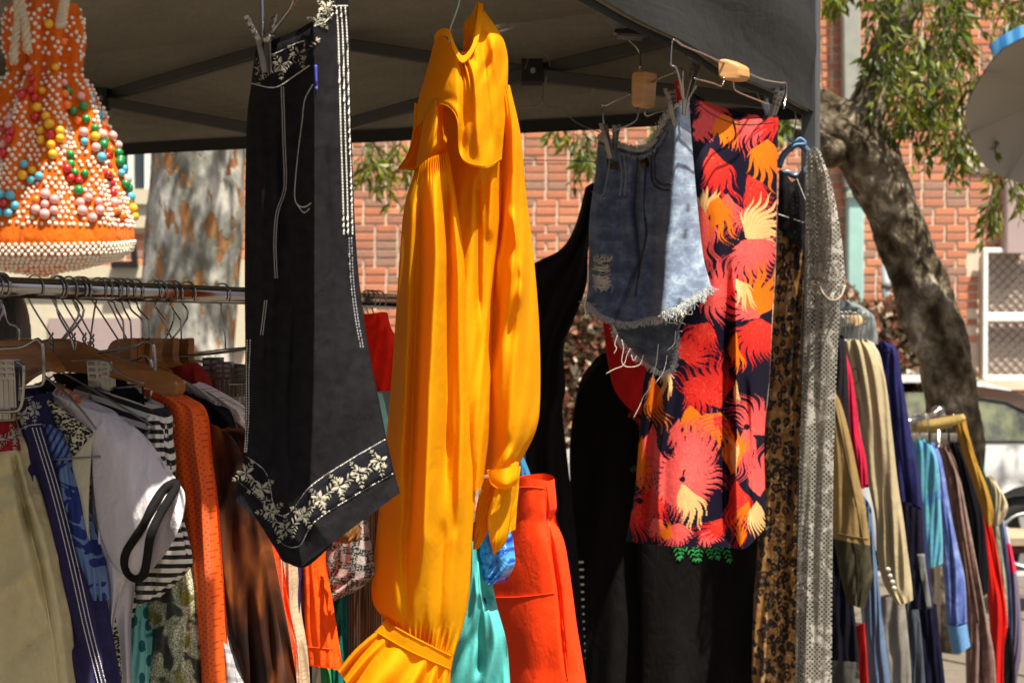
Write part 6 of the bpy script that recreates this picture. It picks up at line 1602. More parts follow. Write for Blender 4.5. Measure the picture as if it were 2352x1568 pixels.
ot = garment("orange_t_shirt", "plain bright orange T-shirt sleeve hanging below black trousers", "t-shirt", RP(455), [(664, 1200, 735, 1200), (674, 1302, 732, 1290), (680, 1400, 750, 1385), (690, 1516, 772, 1522), (694, 1522, 774, 1538)], CM("orange_jersey", (.86, .085, .005), .8), .04, .006, 3, 84)
ot.seam([[(684, 1484), (720, 1486), (764, 1490)]], CM("orange_jersey"), ot.t, "hem_seam", .0009)
GST = stripes("multi_stripe", (.02, .22, .06), (.66, .62, .50), 46, 1.5, .0, .55)
garment("striped_shirt", "green white and red striped cloth at the picture's lower edge", "shirt", RP(478), [(690, 1505, 745, 1505), (695, 1560, 752, 1560), (700, 1640, 758, 1640)], GST, .03, .004, 2, 85)
garment("teal_trousers", "dark teal cloth between orange T-shirt and tan corduroy", "trousers", RP(500), [(740, 1330, 792, 1330), (746, 1400, 790, 1400), (752, 1500, 792, 1500), (756, 1640, 796, 1640)], CM("dark_teal", (.012, .15, .13), .8), .03, .006, 3, 86)
def cord(name, c):
    k = NT(name); h = k.wave(k.uv(11), .5); return k.done(k.mix(h, tuple(.35 * q for q in c), c), .85, 0, .2, k.bump(h, .6, .006), .2)
garment("brown_corduroy", "dark brown ribbed corduroy trousers", "trousers", RP(516), [(784, 1300, 830, 1300), (786, 1400, 828, 1400), (792, 1500, 828, 1500), (794, 1640, 830, 1640)], cord("brown_cord", (.16, .085, .035)), .03, .008, 3, 87)
garment("tan_corduroy", "tan ribbed corduroy trousers beside the yellow sleeve", "trousers", RP(560), [(815, 1150, 880, 1150), (820, 1250, 880, 1250), (824, 1400, 880, 1400), (826, 1640, 885, 1640)], cord("tan_cord", (.38, .25, .12)), .03, .008, 3, 88)
def tweed():
    k = NT("boucle_tweed"); s = k.sep(k.uv(1, 1, .15)); n = k.noise(k.uv(1), 24, 4, .7)
    fx = k.math('GREATER_THAN', k.math('FRACT', k.math('MULTIPLY', s[0], 2.6)), .55); fy = k.math('GREATER_THAN', k.math('FRACT', k.math('MULTIPLY', s[1], 2.8)), .55)
    f = k.math('MAXIMUM', fx, fy)
    dk = k.ramp(k.noise(k.uv(1), 17, 3), [(.36, (.02, .035, .03)), (.46, (.05, .07, .09)), (.52, (.40, .37, .32)), (.60, (.22, .07, .03)), (.66, (.48, .45, .42))], 'CONSTANT')
    return k.done(k.mix(f, k.mix(n, (.36, .28, .27), (.58, .48, .46)), dk), .95, 0, .1, k.bump(n, .8, .004), .2)
tw_ = garment("tweed_jacket", "pink and green checked tweed sleeve below the black trousers", "jacket", RP(492), [[(770, 1222), (800, 1190), (830, 1180)], [(750, 1262), (795, 1240), (838, 1225)], [(743, 1315), (795, 1310), (853, 1300)], [(745, 1350), (790, 1345), (852, 1325)], [(752, 1384), (770, 1378), (796, 1366)]], tweed(), .04, .006, 3, 89)
sl_ = Cloth([[(758, 1225, 0), (790, 1205, .01), (822, 1190, 0)], [(762, 1242, .0), (795, 1235, .02), (824, 1225, 0)], [(775, 1246, .0), (800, 1248, .02), (818, 1240, 0)]], (rail_at(470) - rn * .03, rn), [folds(90, .008, 3, 2, 4)], .02, 30, 20); sl_.build("satin_cuff", CM("brown_satin", (.13, .055, .012), .35, .1), tw_.t)
garment("scarlet_jacket", "scarlet jacket shoulder between black trousers and yellow blouse", "jacket", RP(740), [[(790, 722), (850, 720), (876, 716)], [(790, 760), (850, 760), (890, 752)], [(790, 800), (850, 800), (908, 785)], [(790, 900), (860, 900), (930, 890)]], CM("scarlet", (.80, .02, .006), .8), .04, .006, 3, 91)
ARG = plaid("argyle_blue", (.28, .36, .40), (.02, .03, .16), (.25, .33, .38), 60)
garment("argyle_pullover", "navy and grey argyle cloth below scarlet jacket", "top", RP(770), [(800, 850, 890, 880), (820, 885, 930, 900), (830, 950, 940, 950), (830, 1060, 940, 1060)], ARG, .03, .004, 2, 92)
garment("zip_jacket", "mint jacket edge with dark zip beside yellow blouse", "jacket", RP(720), [(820, 895, 868, 900), (830, 930, 876, 930), (850, 980, 884, 980), (860, 1060, 900, 1060)], CM("mint", (.22, .52, .44), .8), .03, .004, 2, 93)
# ---- beyond the yellow blouse, still on the chrome rail
AQ = CM("aqua_satin", (.10, .50, .48), .5, .0, .15, .05, .1, wrinkle=.2)
garment("aqua_skirt", "aqua satin skirt below the yellow blouse", "skirt", RP(830), [[(1060, 1250), (1080, 1240), (1096, 1250)], [(1060, 1330), (1086, 1330), (1108, 1365)], [(1040, 1420), (1090, 1420), (1132, 1415)], [(1020, 1500), (1090, 1500), (1156, 1490)], [(1000, 1620), (1080, 1620), (1168, 1620)]], AQ, .06, .02, 3, 94, extra=[crease([([(1105, 1360), (1100, 1568)], 9, -.02)])])
garment("navy_cardigan", "navy cardigan edge next to blue satin sleeve", "cardigan", RP(850), [(1080, 1200, 1104, 1200), (1084, 1270, 1108, 1280), (1090, 1330, 1116, 1370), (1100, 1400, 1122, 1400), (1110, 1500, 1130, 1500)], CM("navy_knit", (.018, .014, .06), .9), .03, .004, 2, 95)
def bsat():
    k = NT("blue_satin_print"); n = k.noise(k.uv(1), 3.2, 3, dist=1.2); c = k.ramp(n, [(.35, (.01, .02, .22)), (.5, (.03, .16, .60)), (.62, (.08, .38, .72)), (.7, (.02, .06, .4))]); return k.done(c, .25, 0, .5, k.bump(n, .5, .01))
garment("blue_satin_blouse", "shiny blue satin cuff beneath the yellow tie ends", "blouse", RP(835), [[(1098, 1200), (1130, 1195), (1160, 1210)], [(1100, 1260), (1135, 1260), (1170, 1270)], [(1106, 1310), (1135, 1310), (1171, 1302)], [(1112, 1334), (1126, 1342), (1146, 1338)]], bsat(), .05, .010, 3, 96)
pf = garment("puffer_skirt", "vivid red orange padded skirt hanging below the yellow blouse", "skirt", RP(960), [[(1150, 1100), (1200, 1096), (1259, 1104)], [(1150, 1160), (1205, 1165), (1265, 1165)], [(1150, 1200), (1205, 1205), (1262, 1198)], [(1130, 1260), (1210, 1260), (1286, 1252)], [(1110, 1345), (1210, 1350), (1304, 1350)], [(1130, 1430), (1220, 1430), (1316, 1440)], [(1150, 1500), (1230, 1500), (1326, 1500)], [(1158, 1620), (1240, 1620), (1346, 1620)]],
             CM("red_orange_padding", (.86, .045, .004), .6, .1, 0, .05, .1, wrinkle=.3), .08, .004, 3, 97, 70, 90, extra=[lambda u, v, x, y: .003 * np.abs(np.sin((y - .12 * (x - 1150)) / 54.0)), crease([([(1252, 1110), (1258, 1200), (1282, 1350), (1300, 1568)], 5, -.012)])])
pf.seam([[(1180, 1120), (1220, 1118), (1252, 1122)], [(1255, 1108), (1262, 1165), (1258, 1200), (1276, 1300), (1294, 1450), (1304, 1560)], [(1120, 1372), (1200, 1370), (1280, 1360)]], CM("red_orange_padding"), pf.t, "quilt_seam", .0012)
garment("denim_edge_garment", "thin blue and red edge of cloth above the padded skirt", "top", RP(985), [(1170, 1060, 1200, 1050), (1180, 1090, 1212, 1080), (1190, 1120, 1222, 1110)], CM("steel_blue", (.03, .16, .32)), .02, .003, 2, 98, 16, 16)

# ================================================================== dark garments behind shorts and skirt
ht = garment("halter_dress", "black halter dress with long draped shoulder behind the denim shorts", "dress", YP(3.75),
             [[(1345, 430), (1362, 420), (1380, 425)], [(1322, 515), (1345, 510), (1368, 500)], [(1288, 572), (1320, 580), (1352, 570)], [(1215, 618), (1290, 640), (1347, 655)], [(1195, 720), (1260, 735), (1318, 735)], [(1190, 810), (1250, 815), (1295, 800)], [(1190, 900), (1250, 900), (1299, 890)], [(1190, 960), (1245, 960), (1292, 945)], [(1190, 1100), (1250, 1100), (1304, 1060)], [(1190, 1300), (1260, 1300), (1330, 1300)], [(1190, 1620), (1270, 1620), (1350, 1620)]], BLK, .06, .030, 4, 101, 60, 100)
DKB = CM("black_crepe", (.008, .0072, .007), .85, .1, 0, .2, .3)
bc = garment("black_coat", "plain black coat with rounded shoulder below the denim shorts", "coat", YP(3.95), [[(1370, 822), (1400, 812), (1440, 830)], [(1336, 866), (1420, 860), (1500, 870)], [(1318, 940), (1420, 940), (1540, 940)], [(1308, 1040), (1420, 1040), (1560, 1040)], [(1314, 1200), (1430, 1200), (1570, 1200)], [(1324, 1400), (1440, 1400), (1570, 1400)], [(1335, 1640), (1450, 1640), (1570, 1640)]], DKB, .10, .026, 4, 102, 60, 80)
m = MB()
for i in range(17):
    p = bc.at(1334 + i * .3, 1290 + i * 17, .004); m.bar(p - [.008, 0, 0], p + [.008, 0, 0], .004, .006)
m.build("zip_teeth", STEEL, bc.t, kind="stuff")
rw = garment("red_wrap", "dark red wrap blouse with lace edge behind the denim shorts", "blouse", YP(3.82), [[(1384, 735), (1430, 730), (1500, 735)], [(1394, 817), (1450, 815), (1520, 815)], [(1408, 885), (1460, 880), (1530, 870)], [(1428, 920), (1480, 918), (1530, 910)], [(1460, 952), (1490, 955), (1530, 960)]], CM("deep_red", (.48, .010, .010), .7), .04, .008, 3, 103)
fringe(rw, [(1452, 945), (1470, 965), (1485, 985)], 90, 4, 16, [simple("red_lace_thread", (.35, .012, .01), .9)], rw.t, "lace_edge", 12, rr=.0016)
be_ = garment("embroidered_dress", "long black dress with green embroidered leaves below the fan print skirt", "dress", YP(3.88), [[(1460, 930), (1560, 900), (1700, 900)], [(1455, 1060), (1580, 1060), (1740, 1060)], [(1460, 1250), (1600, 1250), (1745, 1250)], [(1465, 1400), (1610, 1400), (1745, 1400)], [(1470, 1640), (1620, 1640), (1750, 1640)]], DKB, .10, .030, 4, 104, 60, 80)
GRN = simple("green_thread", (.02, .30, .07), .8)
embroider(be_, [(1552 + i * 14, 1246 + (i % 3) * 3, 40 - 8 * (i % 2), 1.35 + .3 * math.sin(i * 2), 'l') for i in range(9)], GRN, be_.t, off=.004)
embroider(be_, [(1453 + i * 5, 1078 - i * 2, 9, .5 * i, 'f') for i in range(3)], simple("lime_thread", (.18, .34, .03), .8), be_.t, "lime_flower", off=.004)
# ================================================================== racks standing out in the sun
def RN(a): return np.array([math.sin(a), math.cos(a), 0.0])
def rackplane(x, y, Y, a=.55): return (P(x, y, Y), RN(a))
r1a, r1b = P(1890, 738, 4.15), P(1985, 737, 4.75)
k1 = thing("clothes_rail", "sunlit clothes rail of jackets beyond the corner post", "clothes rail", (r1a[0], r1a[1], 0))
m = MB(); m.tube([r1a, r1b], .014, 12); m.build("rail", CHROME, k1, True)
for q in (r1a,):
    m = MB(); m.tube([q, (q[0], q[1], .04)], .013, 10); m.build("upright", CHROME, k1, True)
r2a, r2b = P(2085, 975, 5.7), P(2155, 945, 6.4); r2a[2] = r2b[2]
r2b = r2b; k2 = thing("clothes_rail", "lower chrome clothes rail ending beside the leaning tree trunk", "clothes rail", (r2b[0], r2b[1], 0))
m = MB(); m.tube([r2a, r2b], .016, 12); m.build("rail", CHROME, k2, True)
m = MB(); m.ball(r2b, .03, 12, 8); m.build("end_cap", CHROME, k2, True)
for q in (r2a, r2b):
    m = MB(); m.tube([q, (q[0], q[1], .01)], .013, 10); m.build("upright", CHROME, k2, True)
GAR = {}
def g1(*a, **k):
    a = list(a); a[7] = a[7] * 1.5
    GAR[a[0]] = garment(*a, **k)
    return GAR[a[0]]
def CMD(name, c=None, *a, **k): return CM(name, tuple(.68 * q for q in c) if c else None, *a, **k)  # colours darkened to stand in for dappled half shade on these racks
TAN = CMD("tan_wool", (.33, .22, .085), .85); KH = CMD("khaki_linen", (.52, .43, .26), .85, .1, 0, .12)
g1("grey_plastic_cover", "pale grey plastic garment cover with dark fringe over sunlit rail", "garment cover", rackplane(1970, 740, 4.9), [[(1925, 690), (1940, 688), (1955, 694)], [(1925, 710), (1960, 705), (2000, 720)], [(1925, 740), (1970, 740), (2012, 745)], [(1930, 790), (1975, 795), (2016, 790)]], CMD("grey_film", (.33, .38, .38), .3, .0, .3), .06, .008, 3, 201, 30, 30)
t_ = thing("wooden_hanger", "pale yellow wooden hanger end among wires on the sunlit rail", "hanger", P(1945, 735, 4.55))
mb = MB(); mb.prism(smooth_poly(line3([(1905, 726), (1960, 723), (1974, 728), (1975, 744), (1960, 748), (1905, 748)], 4.55), 3), (.012, .02, 0)); mb.build("bar", WOODPALE, t_)
m = MB(); m.tube(hook_pts(r1a + (r1b - r1a) * .35, .02, np.array([.8, -.6, 0])), .002, 6); m.build("hook", WIRE, t_, True)
R_ = random.Random(90)
for i in range(8):
    x = 1922 + i * 10; Yw = 4.3 + i * .06
    t_ = thing("wire_hanger", "blurred thin wire hanger in the cluster on the sunlit rail", "hanger", P(x, 745, Yw), "wire hangers on the sunlit rail")
    m = MB(); m.tube(smooth_poly(line3([(x - 6, 744), (x - 8, 728), (x - 2, 716 + R_.uniform(-6, 4)), (x + 8, 722), (x + 10, 745), (x + 8 + R_.uniform(-4, 4), 775), (x + 4, 782), (x - 14, 776), (x - 16, 758)], Yw), 4), .0016, 5); m.build("hook", WIRE, t_, True)
g1("charcoal_coat", "charcoal coat beside the lace dress on the sunlit rail", "coat", rackplane(1925, 850, 4.2), [[(1900, 775), (1920, 770), (1934, 778)], [(1900, 830), (1925, 828), (1942, 840)], [(1900, 960), (1928, 960), (1950, 990)], [(1900, 1100), (1930, 1100), (1955, 1100)]], CMD("charcoal", (.025, .022, .026), .85), .05, .008, 3, 202, 24, 40)
g1("tan_jacket", "tan jacket sleeve hanging next to lace dress", "jacket", rackplane(1950, 1050, 4.15), [[(1895, 880), (1905, 878), (1914, 884)], [(1900, 985), (1925, 985), (1946, 988)], [(1902, 1110), (1940, 1100), (1972, 1105)], [(1908, 1180), (1950, 1175), (1985, 1160)], [(1914, 1236), (1955, 1245), (1998, 1252)]], TAN, .05, .010, 3, 203, 40, 60)
g1("olive_jacket", "dark olive jacket cuff below the tan jacket", "jacket", rackplane(1960, 1300, 4.25), [[(1905, 1180), (1950, 1190), (1992, 1200)], [(1918, 1250), (1960, 1255), (2000, 1290)], [(1930, 1320), (1965, 1325), (2003, 1330)], [(1946, 1384), (1965, 1392), (1984, 1398)]], CMD("dark_olive", (.075, .068, .04), .9), .05, .010, 3, 204, 30, 50)
g1("black_trousers", "black trousers under the tan jacket sleeve", "trousers", rackplane(1935, 1400, 4.35), [(1900, 1230, 1940, 1240), (1902, 1350, 1955, 1350), (1904, 1515, 1974, 1520)], CMD("black_cotton", (.012, .012, .02), .9), .04, .010, 3, 205, 30, 40)
g1("grey_trousers", "dark grey trousers at the lower edge beside lace dress", "trousers", rackplane(1940, 1540, 4.45), [(1900, 1440, 1965, 1440), (1902, 1530, 1972, 1530), (1904, 1640, 1980, 1640)], CMD("mid_grey", (.10, .10, .09), .9), .04, .008, 3, 206, 20, 20)
g1("scarlet_skirt", "red strip of skirt below black trousers on sunlit rail", "skirt", rackplane(1978, 1500, 4.5), [(1960, 1440, 1984, 1430), (1968, 1520, 1990, 1520), (1972, 1640, 1996, 1640)], CMD("bright_red", (.60, .015, .01), .8), .03, .006, 2, 207, 16, 20)
g1("crimson_jacket", "crimson jacket sleeve between tan and khaki jackets", "jacket", rackplane(1960, 960, 4.3), [[(1922, 812), (1932, 810), (1940, 818)], [(1930, 870), (1944, 865), (1956, 868)], [(1944, 985), (1958, 985), (1972, 985)], [(1962, 1055), (1975, 1055), (1986, 1052)], [(1976, 1120), (1984, 1122), (1990, 1112)]], CMD("crimson", (.62, .015, .06), .75), .04, .006, 2, 208, 24, 50)
kj = g1("khaki_jacket", "khaki jacket with outlined pocket and four cuff buttons", "jacket", rackplane(2000, 1050, 4.4), [[(1925, 792), (1960, 780), (1990, 786)], [(1934, 815), (1975, 808), (2012, 818)], [(1958, 890), (1995, 885), (2032, 870)], [(1978, 1000), (2015, 995), (2048, 1000)], [(1990, 1090), (2028, 1090), (2060, 1110)], [(2010, 1190), (2042, 1190), (2074, 1200)], [(2014, 1270), (2050, 1270), (2086, 1290)], [(2030, 1340), (2060, 1350), (2093, 1345)], [(2060, 1388), (2075, 1386), (2094, 1379)]], KH, .06, .012, 4, 209, 50, 90)
m = MB()
for x, y in ((2039, 1307), (2044, 1322), (2049, 1336), (2053, 1350)):
    p = kj.at(x, y, .008); m = MB(); m.tube([p, p + [0, -.006, 0]], .008, 12); m.build("button", simple("horn_button", (.42, .38, .30), .4), kj.t, True)
kj.seam([[(1958, 850), (1968, 845), (1972, 870), (1962, 884), (1956, 878)], [(1960, 920), (1972, 918), (1975, 960), (1966, 972)]], CMD("khaki_dark", (.20, .16, .09)), kj.t, "pocket_piping", .0022)
g1("sand_jacket", "pale sand jacket just behind khaki jacket", "jacket", rackplane(2020, 900, 4.6), [[(1960, 782), (1985, 778), (2005, 786)], [(1980, 830), (2005, 820), (2025, 838)], [(2000, 960), (2022, 955), (2044, 985)], [(2010, 1060), (2030, 1060), (2056, 1100)], [(2030, 1200), (2050, 1200), (2074, 1220)]], CMD("sand", (.58, .52, .38), .85), .04, .008, 3, 210, 30, 50)
g1("pale_jeans", "light blue jeans slanting below olive jacket", "jeans", rackplane(2005, 1450, 4.55), [(1970, 1130, 2000, 1180), (1980, 1260, 2008, 1260), (1990, 1400, 2024, 1400), (2000, 1500, 2036, 1500), (2008, 1640, 2052, 1640)], CMD("pale_denim", (.13, .20, .33), .9), .04, .008, 3, 211, 30, 50)
g1("lilac_trousers", "pale lilac trousers strip beside light blue jeans", "trousers", rackplane(1990, 1500, 4.6), [(1976, 1390, 2000, 1390), (1984, 1480, 2006, 1480), (1990, 1640, 2014, 1640)], CMD("pale_lilac", (.52, .50, .60), .85), .03, .006, 2, 212, 20, 30)
g1("stone_trousers", "stone grey pleated trousers below the khaki jacket cuff", "trousers", rackplane(2045, 1480, 4.65), [(2010, 1370, 2075, 1370), (2016, 1430, 2082, 1430), (2030, 1520, 2090, 1520), (2036, 1640, 2096, 1640)], CMD("stone_wool", (.27, .25, .215), .9), .05, .012, 4, 213, 40, 40)
g1("navy_jacket", "navy jacket with rounded shoulder on the sunlit rail", "jacket", rackplane(2060, 950, 4.9), [[(1998, 790), (2022, 784), (2046, 788)], [(2010, 810), (2040, 800), (2060, 818)], [(2024, 880), (2048, 870), (2070, 875)], [(2042, 990), (2064, 980), (2088, 980)], [(2056, 1110), (2080, 1105), (2112, 1110)], [(2070, 1200), (2095, 1200), (2122, 1215)], [(2080, 1290), (2105, 1290), (2132, 1300)], [(2090, 1390), (2115, 1390), (2142, 1395)]], CMD("navy_wool", (.022, .022, .11), .85, .1, 0, .2), .06, .012, 3, 214, 40, 80)
pj = g1("patched_jeans", "blue black jeans with pale grey vertical patch", "jeans", rackplane(2100, 1330, 4.8), [(2066, 1150, 2116, 1170), (2078, 1280, 2124, 1272), (2086, 1340, 2132, 1330), (2092, 1400, 2142, 1396)], CMD("dark_jean", (.018, .017, .035), .9), .04, .006, 3, 215, 30, 40)
strip(pj, [(2106, 1272), (2112, 1310), (2120, 1350), (2128, 1398)][0:2] + [(2120, 1350), (2128, 1398)], [(2124, 1271), (2128, 1310), (2134, 1350), (2141, 1396)], CMD("patch_grey", (.19, .20, .19), .9), pj.t, "grey_patch", .004, 20)
g1("slate_trousers", "slate blue trousers below the patched jeans", "trousers", rackplane(2090, 1480, 4.95), [(2066, 1390, 2108, 1390), (2080, 1480, 2118, 1480), (2090, 1640, 2130, 1640)], CMD("slate", (.07, .085, .11), .9), .04, .008, 3, 216, 24, 30)
g1("midnight_trousers", "midnight blue trousers under the blue sweatshirt", "trousers", rackplane(2130, 1500, 5.0), [(2100, 1390, 2150, 1390), (2112, 1480, 2160, 1480), (2120, 1640, 2178, 1640)], CMD("midnight", (.012, .012, .03), .9), .05, .01, 3, 217, 24, 30)
# seams that break up the plain sleeves
def byname(n): return GAR[n]
GAR['tan_jacket'].seam([[(1908, 890), (1930, 985), (1955, 1100), (1975, 1200), (1985, 1250)], [(1916, 1222), (1950, 1230), (1994, 1238)]], CMD("tan_dark", (.16, .10, .04)), GAR['tan_jacket'].t, "sleeve_seam", .0022)
GAR['navy_jacket'].seam([[(2024, 790), (2030, 840), (2050, 930), (2070, 1050), (2090, 1180), (2112, 1330)], [(2012, 815), (2040, 806), (2058, 822)]], CMD("navy_dark", (.012, .012, .06)), GAR['navy_jacket'].t, "sleeve_seam", .0024)
GAR['sand_jacket'].seam([[(1990, 788), (2005, 830), (2020, 930), (2036, 1060)]], CMD("sand_dark", (.34, .30, .2)), GAR['sand_jacket'].t, "sleeve_seam", .0022)
GAR['olive_jacket'].seam([[(1950, 1200), (1968, 1290), (1970, 1390)]], CMD("olive_dark", (.03, .027, .016)), GAR['olive_jacket'].t, "sleeve_seam", .0022)
# ---- lower rail
def tie(name, a, b, c):
    a, b, c = [tuple(.68 * q for q in z_) for z_ in (a, b, c)]  # dyes darkened by the same painted half shade
    k = NT(name); n = k.noise(k.uv(1), 2.4, 4, .6, dist=1.0); return k.done(k.ramp(n, [(.32, a), (.5, b), (.68, c)]), .85, 0, .2, None, .1)
g1("turquoise_shirt", "turquoise and blue tie-dyed shirt on the lower rail", "shirt", rackplane(2130, 1150, 5.3), [[(2090, 1018), (2110, 1010), (2140, 1022)], [(2100, 1060), (2125, 1050), (2155, 1070)], [(2110, 1150), (2135, 1150), (2160, 1160)], [(2120, 1240), (2142, 1240), (2164, 1240)], [(2130, 1306), (2146, 1302), (2164, 1294)]], tie("tie_dye_turquoise", (.06, .22, .50), (.13, .45, .62), (.10, .40, .40)), .05, .008, 3, 221, 30, 50)
bs = g1("blue_sweatshirt", "cornflower blue mottled sweatshirt with pale blue cuff", "sweatshirt", rackplane(2190, 1250, 5.5), [[(2120, 1022), (2135, 1018), (2150, 1030)], [(2130, 1060), (2148, 1050), (2165, 1085)], [(2148, 1160), (2165, 1160), (2182, 1180)], [(2160, 1260), (2180, 1260), (2200, 1265)], [(2168, 1340), (2190, 1340), (2215, 1330)], [(2174, 1430), (2198, 1436), (2220, 1430)]], tie("tie_dye_blue", (.07, .11, .38), (.13, .20, .55), (.26, .36, .66)), .06, .010, 3, 222, 36, 70)
cf = Cloth([[(2174, 1432, 0), (2198, 1438, .01), (2220, 1432, 0)], [(2182, 1470, 0), (2204, 1472, .01), (2224, 1462, 0)], [(2190, 1502, 0), (2208, 1498, .01), (2228, 1484, 0)]], (bs.pt - bs.n * .01, bs.n), [], .05, 24, 20); cf.build("cuff", CMD("pale_blue_rib", (.16, .36, .66), .85), bs.t)
def suede():
    k = NT("brown_suede"); n = k.noise(k.uv(1), 4, 5, .6); return k.done(k.ramp(n, [(.35, (.06, .028, .02)), (.65, (.16, .08, .055))]), .95, 0, .1, k.bump(n, .3, .006), .3)
g1("suede_jacket", "long brown suede jacket beside blue sweatshirt", "jacket", rackplane(2220, 1300, 5.7), [[(2150, 1030), (2165, 1022), (2180, 1040)], [(2162, 1075), (2185, 1070), (2204, 1110)], [(2180, 1180), (2202, 1180), (2222, 1190)], [(2200, 1310), (2225, 1310), (2246, 1316)], [(2216, 1420), (2244, 1420), (2268, 1430)], [(2218, 1520), (2250, 1520), (2284, 1515)], [(2220, 1640), (2250, 1640), (2290, 1640)]], suede(), .06, .012, 3, 223, 36, 70)
g1("black_pullover", "black pullover between suede jacket and red shirt", "pullover", rackplane(2240, 1150, 5.9), [[(2175, 1020), (2190, 1014), (2206, 1024)], [(2192, 1060), (2210, 1060), (2226, 1090)], [(2218, 1180), (2240, 1180), (2256, 1180)], [(2236, 1290), (2252, 1290), (2268, 1290)], [(2244, 1370), (2256, 1370), (2270, 1360)]], CMD("black_knit", (.010, .010, .012), .9), .05, .008, 3, 224, 30, 50)
g1("red_shirt", "bright red shirt showing below mustard jacket", "shirt", rackplane(2280, 1350, 6.0), [[(2205, 1050), (2216, 1048), (2226, 1060)], [(2226, 1120), (2240, 1120), (2252, 1130)], [(2252, 1220), (2266, 1220), (2280, 1225)], [(2262, 1320), (2284, 1320), (2300, 1330)], [(2270, 1400), (2296, 1400), (2313, 1430)], [(2276, 1500), (2294, 1500), (2304, 1500)], [(2278, 1640), (2292, 1640), (2304, 1640)]], CMD("signal_red", (.70, .012, .008), .75), .05, .012, 3, 225, 30, 60)
mj = g1("mustard_jacket", "mustard suede jacket with flat shoulder on the lower rail", "jacket", rackplane(2240, 1080, 5.75), [[(2186, 962), (2200, 956), (2216, 962)], [(2200, 1000), (2214, 998), (2228, 1015)], [(2214, 1050), (2230, 1050), (2246, 1075)], [(2236, 1110), (2252, 1110), (2266, 1120)], [(2252, 1160), (2266, 1160), (2280, 1170)], [(2268, 1205), (2272, 1208), (2277, 1205)]], CMD("mustard_suede", (.42, .22, .03), .9), .05, .008, 3, 226, 30, 50)
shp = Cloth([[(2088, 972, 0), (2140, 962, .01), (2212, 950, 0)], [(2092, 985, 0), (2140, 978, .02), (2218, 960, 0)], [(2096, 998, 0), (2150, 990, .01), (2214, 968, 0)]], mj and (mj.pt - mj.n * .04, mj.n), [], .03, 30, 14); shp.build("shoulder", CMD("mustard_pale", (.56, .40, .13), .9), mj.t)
g1("forest_cardigan", "dark green cardigan strip behind mustard jacket", "cardigan", rackplane(2265, 1100, 6.2), [(2240, 1060, 2256, 1070), (2256, 1120, 2272, 1120), (2270, 1170, 2284, 1170)], CMD("forest", (.01, .045, .03), .9), .03, .006, 2, 227, 16, 24)
g1("cream_blouse", "cream sleeve sticking out by the car wheel arch", "blouse", rackplane(2295, 1170, 6.2), [[(2262, 1095), (2272, 1094), (2284, 1106)], [(2274, 1130), (2290, 1128), (2310, 1148)], [(2280, 1170), (2296, 1172), (2314, 1172)], [(2284, 1206), (2292, 1208), (2300, 1200)]], CMD("warm_cream", (.60, .52, .33), .85), .04, .008, 3, 228, 20, 24)
g1("printed_dress", "green and cream patterned dress strip beside red shirt", "dress", rackplane(2295, 1280, 6.25), [(2272, 1190, 2292, 1190), (2280, 1260, 2300, 1260), (2290, 1350, 2312, 1350), (2296, 1440, 2314, 1440)], tie("green_print", (.10, .11, .05), (.32, .30, .18), (.5, .46, .33)), .03, .006, 2, 229, 16, 30)
g1("denim_shirt", "slate blue shirt strip near picture edge on lower rail", "shirt", rackplane(2310, 1300, 6.3), [(2286, 1190, 2304, 1200), (2298, 1290, 2316, 1290), (2308, 1380, 2324, 1390), (2312, 1470, 2326, 1470)], CMD("slate_denim", (.05, .07, .14), .9), .03, .006, 2, 230, 16, 30)
def band3():
    k = NT("colour_block"); y = k.sep(k.uv(1))[1]; c = k.ramp(k.math('MULTIPLY', k.math('SUBTRACT', y, 0.0), .25), [(.0, (.13, .10, .17)), (.63, (.70, .02, .08)), (.80, (.40, .40, .50))], 'CONSTANT'); return k.done(c, .8)
g1("colour_block_shirt", "lilac top with hot pink band at the far end of lower rail", "top", rackplane(2325, 1330, 6.35), [[(2296, 1200), (2304, 1196), (2312, 1210)], [(2306, 1260), (2316, 1256), (2326, 1280)], [(2314, 1330), (2326, 1326), (2338, 1340)], [(2318, 1420), (2332, 1420), (2346, 1430)], [(2316, 1500), (2330, 1500), (2346, 1500)], [(2306, 1560), (2322, 1560), (2338, 1550)], [(2300, 1620), (2316, 1620), (2330, 1620)]], band3(), .04, .008, 2, 231, 20, 40)
g1("black_skirt", "black skirt at the lower corner beside red shirt", "skirt", rackplane(2300, 1520, 6.3), [(2280, 1420, 2316, 1420), (2282, 1500, 2330, 1500), (2284, 1640, 2334, 1640)], CMD("ink_black", (.012, .012, .014), .9), .04, .008, 3, 232, 20, 30)
for i in range(6):
    x = 2098 + i * 22; Yw = 5.6 + i * .1
    t_ = thing("clip_hanger", "blurred chrome clip hanger in the cluster on lower rail", "hanger", P(x, 990, Yw), "clip hangers on the lower rail")
    m = MB(); m.tube(smooth_poly(line3([(x, 985), (x - 4, 965), (x + 4, 952), (x + 12, 962), (x + 10, 1000), (x + 14, 1022), (x - 6, 1024)], Yw), 4), .002, 5); m.build("hook", CHROME, t_, True)
    clip_meshes(t_, P(x + 4, 1010, Yw - .03), (1, 0, 0), (0, 0, -1), 1.3)

